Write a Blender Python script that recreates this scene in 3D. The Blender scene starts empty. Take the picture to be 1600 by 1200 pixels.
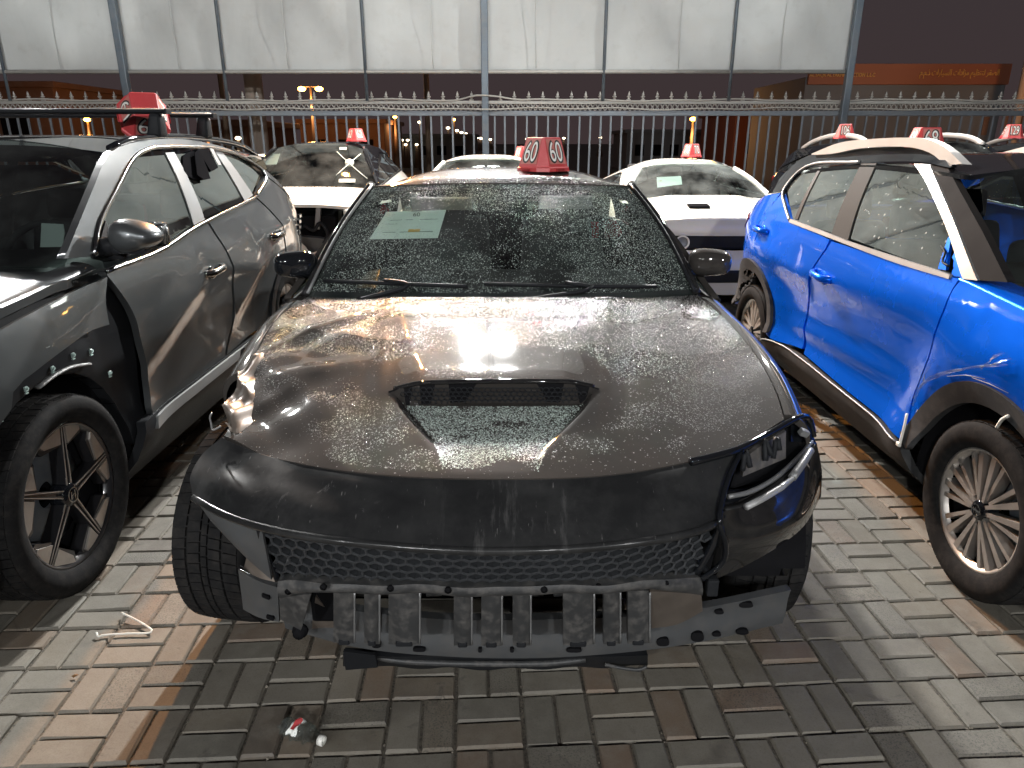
import bpy, bmesh, math, random
import numpy as np
from mathutils import Vector, Matrix
random.seed(7); RNG = np.random.default_rng(7)
scene = bpy.context.scene
COL = scene.collection

# ------------------------------------------------------------------ camera
FPX, PITCH, CAMH = 1109.0, math.radians(18.8), 1.62      # photo pixels (1600 x 1200), pitch, eye height
cam_d = bpy.data.cameras.new('camera'); cam = bpy.data.objects.new('camera', cam_d); COL.objects.link(cam)
cam.location = (0, 0, CAMH); cam.rotation_euler = (math.pi/2 - PITCH, 0, 0)
cam_d.sensor_width = 36; cam_d.lens = FPX/1600*36; cam_d.clip_start = .05; cam_d.clip_end = 2000
scene.camera = cam

# ------------------------------------------------------------------ night sky
world = bpy.data.worlds.new('World'); scene.world = world; world.use_nodes = True
wt = world.node_tree; wt.nodes.clear()
wo = wt.nodes.new('ShaderNodeOutputWorld'); wb = wt.nodes.new('ShaderNodeBackground')
wc = wt.nodes.new('ShaderNodeTexCoord'); wx = wt.nodes.new('ShaderNodeSeparateXYZ'); wr = wt.nodes.new('ShaderNodeValToRGB')
wt.links.new(wc.outputs['Generated'], wx.inputs[0]); wt.links.new(wx.outputs['Z'], wr.inputs[0])
wr.color_ramp.elements[0].position = 0.0; wr.color_ramp.elements[0].color = (.046, .032, .033, 1)
wr.color_ramp.elements[1].position = .35; wr.color_ramp.elements[1].color = (.042, .036, .040, 1)
wt.links.new(wr.outputs[0], wb.inputs[0]); wb.inputs[1].default_value = 1.0
wt.links.new(wb.outputs[0], wo.inputs[0])

scene.view_settings.view_transform = 'Standard'; scene.view_settings.look = 'None'
scene.view_settings.exposure = 0.0; scene.view_settings.gamma = 1.0
scene.render.engine = 'CYCLES'
scene.cycles.use_denoising = True
scene.cycles.sample_clamp_indirect = 4.0; scene.cycles.sample_clamp_direct = 0
scene.cycles.max_bounces = 8; scene.cycles.transparent_max_bounces = 12
scene.cycles.caustics_reflective = False; scene.cycles.caustics_refractive = False

# light strengths (the lamps themselves are built in the flood light and street lamp builders below)
P_FLOOD, P_FLOOD_SIDE, P_SODIUM, P_SCREEN, P_FILL = 1050.0, 540.0, 680.0, 3900.0, 320.0

# ------------------------------------------------------------------ photo pixel -> place
CP, SP = math.cos(PITCH), math.sin(PITCH)
def ray(u, v):
    a = (u-800)/FPX; b = (v-600)/FPX
    return (a, CP-b*SP, -SP-b*CP)
def PY(u, v, Y):
    r = ray(u, v); t = Y/r[1]; return Vector((r[0]*t, Y, CAMH+r[2]*t))
def PZ(u, v, Z):
    r = ray(u, v); t = (Z-CAMH)/r[2]; return Vector((r[0]*t, r[1]*t, Z))
def PX(u, v, X):
    r = ray(u, v); t = X/r[0]; return Vector((X, r[1]*t, CAMH+r[2]*t))
def proj(x, y, z):
    dz = z-CAMH; d = y*CP-dz*SP; dn = -y*SP-dz*CP
    return 800+FPX*x/max(d, .01), 600+FPX*dn/max(d, .01)

# ------------------------------------------------------------------ materials
MATS = {}
def newmat(name):
    m = bpy.data.materials.new(name); m.use_nodes = True
    nt = m.node_tree; nt.nodes.clear()
    out = nt.nodes.new('ShaderNodeOutputMaterial'); MATS[name] = m
    return m, nt, out
def N(nt, t, **kw):
    n = nt.nodes.new(t)
    for k, v in kw.items():
        if k.startswith('i_'):
            n.inputs[k[2:].replace('_', ' ')].default_value = v
        else: setattr(n, k, v)
    return n
def math_n(nt, op, a, b=None, c=None, clamp=False):
    n = nt.nodes.new('ShaderNodeMath'); n.operation = op; n.use_clamp = clamp
    for i, x in enumerate((a, b, c)):
        if x is None: continue
        if isinstance(x, (int, float)): n.inputs[i].default_value = x
        else: nt.links.new(x, n.inputs[i])
    return n.outputs[0]
def ramp(nt, src, stops, interp='LINEAR'):
    n = nt.nodes.new('ShaderNodeValToRGB'); cr = n.color_ramp; cr.interpolation = interp
    while len(cr.elements) < len(stops): cr.elements.new(.5)
    for e, (p, c) in zip(cr.elements, stops):
        e.position = p
        e.color = (c, c, c, 1) if isinstance(c, (int, float)) else (*c, 1)
    nt.links.new(src, n.inputs[0]); return n.outputs[0]
def noise(nt, scale, detail=4, rough=.55, vec=None, dist=0):
    n = N(nt, 'ShaderNodeTexNoise'); n.inputs['Scale'].default_value = scale; n.inputs['Detail'].default_value = detail
    n.inputs['Roughness'].default_value = rough; n.inputs['Distortion'].default_value = dist
    if vec is None:
        tc = N(nt, 'ShaderNodeTexCoord'); vec = tc.outputs['Object']
    nt.links.new(vec, n.inputs['Vector']); return n.outputs['Fac']
def mixc(nt, fac, a, b):
    n = nt.nodes.new('ShaderNodeMix'); n.data_type = 'RGBA'
    for i, x in ((0, fac), (6, a), (7, b)):
        if isinstance(x, (int, float)): n.inputs[i].default_value = x
        elif isinstance(x, tuple): n.inputs[i].default_value = (*x, 1)
        else: nt.links.new(x, n.inputs[i])
    return n.outputs[2]
def pm(name, color, rough=.5, metal=0., coat=0., coat_rough=.05, spec=.5, var=.12, vscale=6., rvar=.08, bump=0., bscale=60., dust=0., dustcol=(.30, .27, .24)):
    """principled surface with uneven colour, gloss and relief"""
    m, nt, out = newmat(name)
    b = N(nt, 'ShaderNodeBsdfPrincipled'); nt.links.new(b.outputs[0], out.inputs[0])
    n1 = noise(nt, vscale, 5)
    lo = tuple(max(0, c*(1-var)) for c in color); hi = tuple(c*(1+var) for c in color)
    col = mixc(nt, n1, lo, hi)
    if dust > 0:
        n2 = noise(nt, vscale*2.3, 8, .68)
        f = math_n(nt, 'MULTIPLY', ramp(nt, n2, [(.45, 0.), (.75, 1.)]), dust)
        col = mixc(nt, f, col, dustcol)
        r = math_n(nt, 'MULTIPLY_ADD', f, .5, rough)
        nt.links.new(math_n(nt, 'ADD', r, math_n(nt, 'MULTIPLY', n1, rvar)), b.inputs['Roughness'])
        if metal > 0: nt.links.new(math_n(nt, 'MULTIPLY', math_n(nt, 'SUBTRACT', 1., f), metal), b.inputs['Metallic'])
    else:
        nt.links.new(math_n(nt, 'MULTIPLY_ADD', n1, rvar*2, rough-rvar), b.inputs['Roughness'])
        b.inputs['Metallic'].default_value = metal
    nt.links.new(col, b.inputs['Base Color'])
    b.inputs['Coat Weight'].default_value = coat; b.inputs['Coat Roughness'].default_value = coat_rough
    b.inputs['Specular IOR Level'].default_value = spec
    if bump > 0:
        bn = N(nt, 'ShaderNodeBump'); bn.inputs['Strength'].default_value = bump; bn.inputs['Distance'].default_value = .004
        nt.links.new(noise(nt, bscale, 6, .6), bn.inputs['Height']); nt.links.new(bn.outputs[0], b.inputs['Normal'])
    return m
def emit(name, color, strength):
    m, nt, out = newmat(name); e = N(nt, 'ShaderNodeEmission'); e.inputs[0].default_value = (*color, 1); e.inputs[1].default_value = strength
    nt.links.new(e.outputs[0], out.inputs[0]); return m
def droplet_nodes(nt, scale, cover_lo, cover_hi, cover_scale=3.0, seed=0.):
    """beads of rain: returns (height, mask) sockets. Two sizes of round beads, kept only where a cover map is high."""
    tc = N(nt, 'ShaderNodeTexCoord'); mp = N(nt, 'ShaderNodeMapping'); mp.inputs['Location'].default_value = (seed, seed*.7, 0)
    nt.links.new(tc.outputs['Object'], mp.inputs[0])
    hs = None
    for k, (sc, r0) in enumerate(((scale, .46), (scale*2.1, .40))):
        v = N(nt, 'ShaderNodeTexVoronoi'); v.feature = 'F1'; v.inputs['Scale'].default_value = sc; v.inputs['Randomness'].default_value = 1.
        nt.links.new(mp.outputs[0], v.inputs['Vector'])
        sx = N(nt, 'ShaderNodeSeparateColor'); nt.links.new(v.outputs['Color'], sx.inputs[0])
        rad = math_n(nt, 'MULTIPLY_ADD', sx.outputs[0], r0*.75, r0*.25)
        d = math_n(nt, 'DIVIDE', v.outputs['Distance'], rad)
        h = math_n(nt, 'SUBTRACT', 1., math_n(nt, 'MULTIPLY', d, d), clamp=True)
        h = math_n(nt, 'POWER', h, .6)
        h = math_n(nt, 'MULTIPLY', h, math_n(nt, 'GREATER_THAN', sx.outputs[1], .22))
        h = math_n(nt, 'MULTIPLY', h, 1. if k == 0 else .5)
        hs = h if hs is None else math_n(nt, 'MAXIMUM', hs, h)
    cov = ramp(nt, noise(nt, cover_scale, 4, .6, mp.outputs[0], .4), [(cover_lo, 0.), (cover_hi, 1.)])
    hs = math_n(nt, 'MULTIPLY', hs, cov)
    return hs, cov

def paint(name, color, metal=.5, rough=.32, dust=.0, flake=.0, var=.06):
    m = pm(name, color, rough, metal, 1., .022, .0, var, 3., .04, 0, 60, dust)
    if flake > 0:
        nt = m.node_tree; b = [n for n in nt.nodes if n.type == 'BSDF_PRINCIPLED'][0]
        bn = N(nt, 'ShaderNodeBump'); bn.inputs['Strength'].default_value = flake; bn.inputs['Distance'].default_value = .001
        nt.links.new(noise(nt, 1500, 2, .5), bn.inputs['Height']); nt.links.new(bn.outputs[0], b.inputs['Normal'])
    return m

def glass(name, tint=(.30, .36, .36), refl=1.0, drops=None, ior=1.5, dust=0.0, speck=0.0):
    """thin window pane: tinted clear pane with a Fresnel reflection; beads of rain or dirt specks where asked"""
    m, nt, out = newmat(name)
    tr = N(nt, 'ShaderNodeBsdfTransparent'); tr.inputs[0].default_value = (*tint, 1)
    gl = N(nt, 'ShaderNodeBsdfGlossy'); gl.inputs['Roughness'].default_value = .015; gl.inputs[0].default_value = (refl*.92, refl, refl*.97, 1)
    fr = N(nt, 'ShaderNodeFresnel'); fr.inputs[0].default_value = ior
    gb_ = N(nt, 'ShaderNodeNewGeometry')                      # a pane reflects the same from both of its sides
    nt.links.new(math_n(nt, 'MULTIPLY_ADD', gb_.outputs['Backfacing'], 1./ior-ior, ior), fr.inputs[0])
    fac = math_n(nt, 'MULTIPLY', fr.outputs[0], 1.7, clamp=True)
    mx = N(nt, 'ShaderNodeMixShader'); nt.links.new(fac, mx.inputs[0]); nt.links.new(tr.outputs[0], mx.inputs[1]); nt.links.new(gl.outputs[0], mx.inputs[2])
    last = mx.outputs[0]
    if drops:
        h, cov = droplet_nodes(nt, *drops)
        bn = N(nt, 'ShaderNodeBump'); bn.inputs['Strength'].default_value = 1.; bn.inputs['Distance'].default_value = .0045
        nt.links.new(h, bn.inputs['Height'])
        nt.links.new(bn.outputs[0], gl.inputs['Normal'])
        bead = N(nt, 'ShaderNodeBsdfPrincipled'); bead.inputs['Base Color'].default_value = (.30, .37, .35, 1); bead.inputs['Roughness'].default_value = .08
        bead.inputs['Specular IOR Level'].default_value = 1.; bead.inputs['Metallic'].default_value = .75
        nt.links.new(bn.outputs[0], bead.inputs['Normal'])
        bm_ = N(nt, 'ShaderNodeMixShader')
        nt.links.new(math_n(nt, 'MULTIPLY', ramp(nt, h, [(.05, 0.), (.35, 1.)]), .62), bm_.inputs[0])
        nt.links.new(last, bm_.inputs[1]); nt.links.new(bead.outputs[0], bm_.inputs[2]); last = bm_.outputs[0]
    if dust > 0 or speck > 0:
        df = N(nt, 'ShaderNodeBsdfDiffuse'); df.inputs[0].default_value = (.42, .45, .43, 1)
        f = ramp(nt, noise(nt, 3., 6, .6), [(.35, 0.), (.8, dust)])
        if speck > 0:
            v = N(nt, 'ShaderNodeTexVoronoi'); v.inputs['Scale'].default_value = 42; tc = N(nt, 'ShaderNodeTexCoord'); nt.links.new(tc.outputs['Object'], v.inputs['Vector'])
            sx = N(nt, 'ShaderNodeSeparateColor'); nt.links.new(v.outputs['Color'], sx.inputs[0])
            dot = math_n(nt, 'LESS_THAN', v.outputs['Distance'], math_n(nt, 'MULTIPLY', math_n(nt, 'POWER', sx.outputs[0], 4.), .3))
            f = math_n(nt, 'MAXIMUM', f, math_n(nt, 'MULTIPLY', dot, speck))
        dm = N(nt, 'ShaderNodeMixShader'); nt.links.new(f, dm.inputs[0]); nt.links.new(last, dm.inputs[1]); nt.links.new(df.outputs[0], dm.inputs[2]); last = dm.outputs[0]
    nt.links.new(last, out.inputs[0]); return m

# ------------------------------------------------------------------ object helpers
def mk(name, me, mat=None, parent=None, **props):
    o = bpy.data.objects.new(name, me); COL.objects.link(o)
    if mat is not None and me is not None:
        me.materials.clear()
        for mm in (mat if isinstance(mat, (list, tuple)) else [mat]): me.materials.append(mm)
    if parent is not None:
        o.parent = parent; o.matrix_parent_inverse = parent.matrix_world.inverted()
    for k, v in props.items(): o[k] = v
    return o
def thing(name, label, cat, loc=(0, 0, 0), group=None):
    o = bpy.data.objects.new(name, None); COL.objects.link(o); o.location = loc; o.empty_display_size = .1
    o['label'] = label; o['category'] = cat
    if group: o['group'] = group
    o.matrix_world = Matrix.Translation(Vector(loc)); return o
def bm_done(bm, name, mat, parent=None, smooth=True, **props):
    me = bpy.data.meshes.new(name); bm.to_mesh(me); bm.free()
    if smooth: me.polygons.foreach_set('use_smooth', [True]*len(me.polygons))
    return mk(name, me, mat, parent, **props)
def pd(name, verts, faces, mat, parent=None, smooth=False, **props):
    me = bpy.data.meshes.new(name); me.from_pydata([tuple(v) for v in verts], [], faces); me.update()
    if smooth: me.polygons.foreach_set('use_smooth', [True]*len(me.polygons))
    return mk(name, me, mat, parent, **props)

def spl(pts, n):
    """smooth curve through points, n samples evenly by length"""
    P = np.array([tuple(p) for p in pts], float)
    if len(P) == 2:
        t = np.linspace(0, 1, n)[:, None]; return P[0]*(1-t)+P[1]*t
    E = np.vstack([2*P[0]-P[1], P, 2*P[-1]-P[-2]]); res = []
    for i in range(len(P)-1):
        p0, p1, p2, p3 = E[i:i+4]
        d = [max(np.linalg.norm(b-a)**.5, 1e-6) for a, b in ((p0, p1), (p1, p2), (p2, p3))]
        t0 = 0; t1 = d[0]; t2 = t1+d[1]; t3 = t2+d[2]
        for t in np.linspace(t1, t2, 17)[:(17 if i == len(P)-2 else 16)]:
            A1 = (t1-t)/(t1-t0)*p0+(t-t0)/(t1-t0)*p1; A2 = (t2-t)/(t2-t1)*p1+(t-t1)/(t2-t1)*p2; A3 = (t3-t)/(t3-t2)*p2+(t-t2)/(t3-t2)*p3
            B1 = (t2-t)/(t2-t0)*A1+(t-t0)/(t2-t0)*A2; B2 = (t3-t)/(t3-t1)*A2+(t-t1)/(t3-t1)*A3
            res.append((t2-t)/(t2-t1)*B1+(t-t1)/(t2-t1)*B2)
    R = np.array(res); L = np.concatenate([[0], np.cumsum(np.linalg.norm(np.diff(R, axis=0), axis=1))])
    s = np.linspace(0, L[-1], n)
    return np.stack([np.interp(s, L, R[:, k]) for k in range(P.shape[1])], 1)
def closed(segs, n=10):
    """closed outline from smooth runs joined at sharp corners"""
    out = []
    for sgm in segs:
        out += [tuple(p) for p in spl(sgm, max(2, n if len(sgm) > 2 else 2))[:-1]]
    return out
def I1(x, xs, ys): return float(np.interp(x, xs, ys))
def pch(x, xs, ys):
    """smooth monotone-ish interpolation"""
    if x <= xs[0]: return ys[0]
    if x >= xs[-1]: return ys[-1]
    i = int(np.searchsorted(xs, x))-1; i = min(max(i, 0), len(xs)-2)
    def sl(j):
        if j <= 0: return (ys[1]-ys[0])/(xs[1]-xs[0])
        if j >= len(xs)-1: return (ys[-1]-ys[-2])/(xs[-1]-xs[-2])
        a = (ys[j]-ys[j-1])/(xs[j]-xs[j-1]); b = (ys[j+1]-ys[j])/(xs[j+1]-xs[j])
        return 0 if a*b <= 0 else 2*a*b/(a+b)
    h = xs[i+1]-xs[i]; t = (x-xs[i])/h
    return (2*t**3-3*t*t+1)*ys[i]+(t**3-2*t*t+t)*h*sl(i)+(-2*t**3+3*t*t)*ys[i+1]+(t**3-t*t)*h*sl(i+1)
def sstep(x, a, b):
    t = min(max((x-a)/(b-a), 0), 1); return t*t*(3-2*t)
def grid(name, fn, nu, nv, mat, parent=None, thick=0., inward=(0, 0, -1), **props):
    """surface from fn(u, v), u and v 0..1, with a turned-in rim"""
    V = [Vector(fn(i/nu, j/nv)) for j in range(nv+1) for i in range(nu+1)]
    F = [(j*(nu+1)+i, j*(nu+1)+i+1, (j+1)*(nu+1)+i+1, (j+1)*(nu+1)+i) for j in range(nv) for i in range(nu)]
    inw = Vector(inward)
    n = (V[F[len(F)//2+nu//2][1]]-V[F[len(F)//2+nu//2][0]]).cross(V[F[len(F)//2+nu//2][3]]-V[F[len(F)//2+nu//2][0]])
    if n.dot(inw) > 0: F = [f[::-1] for f in F]
    bm = bmesh.new(); vs = [bm.verts.new(v) for v in V]
    for f in F: bm.faces.new([vs[k] for k in f])
    if thick: rim(bm, inw.normalized()*thick)
    return bm_done(bm, name, mat, parent, **props)
def rim(bm, vec):
    be = [e for e in bm.edges if e.is_boundary]
    r = bmesh.ops.extrude_edge_only(bm, edges=be)
    for e in be: e.smooth = False
    bmesh.ops.translate(bm, verts=[g for g in r['geom'] if isinstance(g, bmesh.types.BMVert)], vec=vec)
def panel(name, outline, mp, mat, parent=None, step=.06, thick=.02, inward=(0, 0, -1), **props):
    """sheet cut to a 2-D outline and laid on the surface mp(a, b)"""
    bm = bmesh.new(); pts = []
    for p in outline:
        if not pts or (abs(p[0]-pts[-1][0])+abs(p[1]-pts[-1][1])) > 1e-4: pts.append(p)
    if abs(pts[0][0]-pts[-1][0])+abs(pts[0][1]-pts[-1][1]) < 1e-4: pts.pop()
    bm.faces.new([bm.verts.new((p[0], p[1], 0)) for p in pts])
    bmesh.ops.triangulate(bm, faces=bm.faces[:])
    sa, sb = step if isinstance(step, tuple) else (step, step)
    a0, a1 = min(p[0] for p in pts), max(p[0] for p in pts); b0, b1 = min(p[1] for p in pts), max(p[1] for p in pts)
    for k in range(1, int((a1-a0)/sa)+1):
        bmesh.ops.bisect_plane(bm, geom=bm.verts[:]+bm.edges[:]+bm.faces[:], plane_co=(a0+k*sa, 0, 0), plane_no=(1, 0, 0), dist=1e-5)
    for k in range(1, int((b1-b0)/sb)+1):
        bmesh.ops.bisect_plane(bm, geom=bm.verts[:]+bm.edges[:]+bm.faces[:], plane_co=(0, b0+k*sb, 0), plane_no=(0, 1, 0), dist=1e-5)
    bmesh.ops.remove_doubles(bm, verts=bm.verts[:], dist=1e-5)
    for v in bm.verts: v.co = Vector(mp(v.co.x, v.co.y))
    bm.normal_update()
    inw = Vector(inward).normalized(); s = sum((f.normal*f.calc_area() for f in bm.faces), Vector())
    if s.dot(inw) > 0: bmesh.ops.reverse_faces(bm, faces=bm.faces[:])
    if thick: rim(bm, inw*thick)
    return bm_done(bm, name, mat, parent, **props)
def bm_tube(bm, pts, r, n=8, cap=True, flat=1.0, up=(0, 0, 1)):
    P = [Vector(p) for p in pts]; rings = []; prev = None
    for i, p in enumerate(P):
        t = (P[min(i+1, len(P)-1)]-P[max(i-1, 0)]).normalized()
        ref = Vector(up) if prev is None else prev
        if abs(t.dot(ref)) > .95: ref = Vector((1, 0, 0)) if abs(t.x) < .9 else Vector((0, 1, 0))
        a = (ref-t*ref.dot(t)).normalized(); b = t.cross(a); prev = a
        rr = r[i] if isinstance(r, (list, tuple)) else r
        rings.append([bm.verts.new(p+a*math.cos(2*math.pi*k/n)*rr*flat+b*math.sin(2*math.pi*k/n)*rr) for k in range(n)])
    for i in range(len(P)-1):
        for k in range(n):
            bm.faces.new((rings[i][k], rings[i][(k+1) % n], rings[i+1][(k+1) % n], rings[i+1][k]))
    if cap:
        bm.faces.new(rings[0][::-1]); bm.faces.new(rings[-1])
def tube(name, pts, r, mat, parent=None, n=8, smooth_n=0, flat=1.0, up=(0, 0, 1), **props):
    if smooth_n: pts = spl(pts, smooth_n)
    bm = bmesh.new(); bm_tube(bm, pts, r, n, True, flat, up)
    return bm_done(bm, name, mat, parent, **props)
def bm_box(bm, c, s, rot=None, bev=0., seg=1, taper=None):
    r = bmesh.ops.create_cube(bm, size=1.0); vs = r['verts']
    for v in vs:
        k = 1.0
        if taper is not None and v.co.z > 0: k = taper
        v.co = Vector((v.co.x*s[0]*k, v.co.y*s[1]*k, v.co.z*s[2]))
    if bev > 0:
        es = list({e for v in vs for e in v.link_edges})
        rr = bmesh.ops.bevel(bm, geom=es, offset=bev, segments=seg, affect='EDGES', profile=.6)
        vs = [v for v in rr['verts']]
        vs = list({v for f in rr['faces'] for v in f.verts} | set(vs))
        # include the untouched face centres as well
    M = Matrix.Translation(Vector(c)) @ (rot.to_4x4() if rot is not None else Matrix.Identity(4))
    seen = set()
    stack = list(vs)
    while stack:
        v = stack.pop()
        if v in seen: continue
        seen.add(v)
        for e in v.link_edges: stack.append(e.other_vert(v))
    for v in seen: v.co = M @ v.co
def box(name, c, s, mat, parent=None, rot=None, bev=.0, seg=2, taper=None, smooth=None, **props):
    bm = bmesh.new(); bm_box(bm, c, s, rot, bev, seg, taper)
    o = bm_done(bm, name, mat, parent, smooth=False, **props)
    return o
def R3(x=0, y=0, z=0):
    return (Matrix.Rotation(z, 3, 'Z') @ Matrix.Rotation(y, 3, 'Y') @ Matrix.Rotation(x, 3, 'X'))
def lathe_bm(bm, prof, n=48, M=None):
    """prof: (radius, offset along x) ring list, turned about the x axis"""
    rings = []
    for (r, h) in prof:
        rings.append([bm.verts.new((M or Matrix.Identity(4)) @ Vector((h, r*math.cos(2*math.pi*k/n), r*math.sin(2*math.pi*k/n)))) for k in range(n)])
    for i in range(len(prof)-1):
        for k in range(n): bm.faces.new((rings[i][k], rings[i][(k+1) % n], rings[i+1][(k+1) % n], rings[i+1][k]))
def prism_bm(bm, poly, h0, h1, M=None, bev=.0):
    """poly in the (y, z) plane pushed along x from h0 to h1; face at h1 slightly smaller"""
    M = M or Matrix.Identity(4); c = Vector((sum(p[0] for p in poly)/len(poly), sum(p[1] for p in poly)/len(poly)))
    a = [bm.verts.new(M @ Vector((h0, p[0], p[1]))) for p in poly]
    b = []
    for p in poly:
        q = Vector(p); d = (c-q); q = q+d.normalized()*min(bev, d.length*.4) if bev else q
        b.append(bm.verts.new(M @ Vector((h1, q.x, q.y))))
    k = len(poly)
    for i in range(k): bm.faces.new((a[i], a[(i+1) % k], b[(i+1) % k], b[i]))
    bm.faces.new(b); bm.faces.new(a[::-1])
def text_mesh(body, size, depth=.0, sx=1.0, align='CENTER', shear=0.):
    cu = bpy.data.curves.new('lettering', 'FONT'); cu.body = body; cu.size = size; cu.extrude = depth; cu.align_x = align; cu.align_y = 'CENTER'; cu.shear = shear
    ob = bpy.data.objects.new('lettering_source', cu); COL.objects.link(ob)
    bpy.context.view_layer.update()
    me = bpy.data.meshes.new_from_object(ob.evaluated_get(bpy.context.evaluated_depsgraph_get()))
    bpy.data.objects.remove(ob); bpy.data.curves.remove(cu)
    for v in me.vertices: v.co.x *= sx
    return me
def text(name, body, size, M, mat, parent, depth=0., sx=1., bold=0., **props):
    me = text_mesh(body, size, depth, sx); me.transform(M); return mk(name, me, mat, parent, **props)
def frame_of(origin, xdir, ydir):
    x = Vector(xdir).normalized(); z = x.cross(Vector(ydir)).normalized(); y = z.cross(x)
    M = Matrix((x, y, z)).transposed().to_4x4(); M.translation = Vector(origin); return M
def coons(bot, top, lef, rig, disp=None):
    """boundary curves (point lists): bot and top run left to right, lef and rig run bottom to top"""
    B, T, L, R = (spl(c, 81) for c in (bot, top, lef, rig))
    def at(C, t):
        k = t*80; i = min(int(k), 79); f = k-i; return C[i]*(1-f)+C[i+1]*f
    def fn(u, v):
        p = (1-v)*at(B, u)+v*at(T, u)+(1-u)*at(L, v)+u*at(R, v)-((1-u)*(1-v)*B[0]+u*(1-v)*B[-1]+(1-u)*v*T[0]+u*v*T[-1])
        if disp: p = disp(u, v, p)
        return p
    return fn

def vnoise(n, seed):
    r = np.random.default_rng(seed).random((n+2, n+2))
    def f(u, v):
        x, y = u*n, v*n; i, j = np.minimum(x.astype(int), n-1), np.minimum(y.astype(int), n-1); fx, fy = x-i, y-j; fx = fx*fx*(3-2*fx); fy = fy*fy*(3-2*fy)
        return (r[j, i]*(1-fx)+r[j, i+1]*fx)*(1-fy)+(r[j+1, i]*(1-fx)+r[j+1, i+1]*fx)*fy
    return f
def rain_drops(name, fn, n, r0, r1, keep, mat, parent, seed=1, up=(0, 0, 1), flat=.55, nu=70, nv=60):
    """thousands of separate water beads standing on the surface fn"""
    rg = np.random.default_rng(seed); P = np.array([[tuple(fn(i/nu, j/nv)) for i in range(nu+1)] for j in range(nv+1)])
    u, v = rg.random(n*3), rg.random(n*3); k = rg.random(n*3) < keep(u, v); u, v = u[k][:n], v[k][:n]; n = len(u)
    x, y = u*nu, v*nv; i, j = np.minimum(x.astype(int), nu-1), np.minimum(y.astype(int), nv-1); fx, fy = (x-i)[:, None], (y-j)[:, None]
    c = (P[j, i]*(1-fx)+P[j, i+1]*fx)*(1-fy)+(P[j+1, i]*(1-fx)+P[j+1, i+1]*fx)*fy
    a = (P[j, i+1]-P[j, i]); b = (P[j+1, i]-P[j, i]); nr = np.cross(a, b); nr /= np.linalg.norm(nr, axis=1)[:, None]+1e-9
    s = np.sign(nr @ np.array(up)); nr *= s[:, None]; a /= np.linalg.norm(a, axis=1)[:, None]+1e-9; b = np.cross(nr, a)
    r = (r0+(r1-r0)*rg.random(n)**2.5)[:, None]; V = []
    K = 6
    for (rad, h) in ((1., 0.),):
        for q in range(K):
            t = 2*math.pi*q/K+h; V.append(c+(a*math.cos(t)+b*math.sin(t))*r*rad+nr*r*(h*flat+.02))
    V.append(c+nr*r*flat); V = np.stack(V, 1).reshape(-1, 3)
    base = np.array([(q, (q+1) % K, K) for q in range(K)])
    F = (base[None]+(np.arange(n)*(K+1))[:, None, None]).reshape(-1, 3)
    me = bpy.data.meshes.new(name); me.vertices.add(len(V)); me.vertices.foreach_set('co', V.ravel()); me.loops.add(F.size); me.loops.foreach_set('vertex_index', F.ravel().astype(np.int32))
    me.polygons.add(len(F)); me.polygons.foreach_set('loop_start', np.arange(0, F.size, 3, dtype=np.int32)); me.polygons.foreach_set('use_smooth', np.ones(len(F), bool)); me.update(); me.validate()
    return mk(name, me, mat, parent, kind='stuff')
# ================================================================== materials shared
M_STEEL = pm('weathered_grey_steel', (.16, .18, .20), .45, .4, var=.2, dust=.3)
M_GALV = pm('galvanised_pipe', (.42, .42, .40), .42, .5, var=.15, dust=.25)
M_BLACKP = pm('black_plastic', (.017, .018, .020), .45, spec=.07, var=.25, bump=.12, bscale=400)
M_BLACKG = pm('gloss_black', (.008, .009, .011), .3, 0, 1., .03, spec=0., var=.2)
M_DARK = pm('dark_cavity_metal', (.010, .010, .011), .75, .0, spec=.0, var=.4)
M_RUBBER = pm('tyre_rubber', (.015, .015, .0155), .75, spec=.05, var=.3, vscale=12, bump=.25, bscale=90, dust=.30, dustcol=(.07, .062, .055))
M_CHROME = pm('satin_chrome', (.27, .28, .28), .18, 1., var=.08, rvar=.06)
M_SILVER = pm('silver_trim', (.22, .222, .222), .42, .4, spec=.1, var=.1)
M_ALLOY = pm('machined_alloy', (.46, .43, .40), .34, .85, var=.1, dust=.35, dustcol=(.20, .16, .13))
M_ALLOYD = pm('dark_painted_alloy', (.018, .018, .02), .3, .2, .6, var=.15)
M_SEAT = pm('dark_seat_fabric', (.03, .03, .032), .8, var=.2, bump=.2, bscale=200)
M_SEATL = pm('pale_seat_fabric', (.30, .30, .28), .8, var=.15, bump=.2, bscale=200)
M_DASH = pm('dashboard_plastic', (.02, .02, .022), .6, spec=.2, var=.2, bump=.2, bscale=500)
M_WHITE = pm('white_paper', (.82, .84, .80), .7, var=.04)
M_INK = pm('black_ink', (.012, .012, .012), .6)
M_REDGLARE = pm('glare_red_face', (.50, .17, .145), .4, var=.15, spec=.3)  # paler red, with the glare on the marker faces put into the colour
M_RED = pm('red_moulded_plastic', (.50, .05, .055), .35, var=.12, dust=.12, dustcol=(.5, .3, .28))  # pinkish mottling stands for glare on the marker shells
M_WHITEP = pm('white_print', (.78, .77, .72), .5, var=.06)
M_TAIL = pm('red_tail_lens', (.30, .008, .010), .12, 0, 1., .03)

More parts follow.
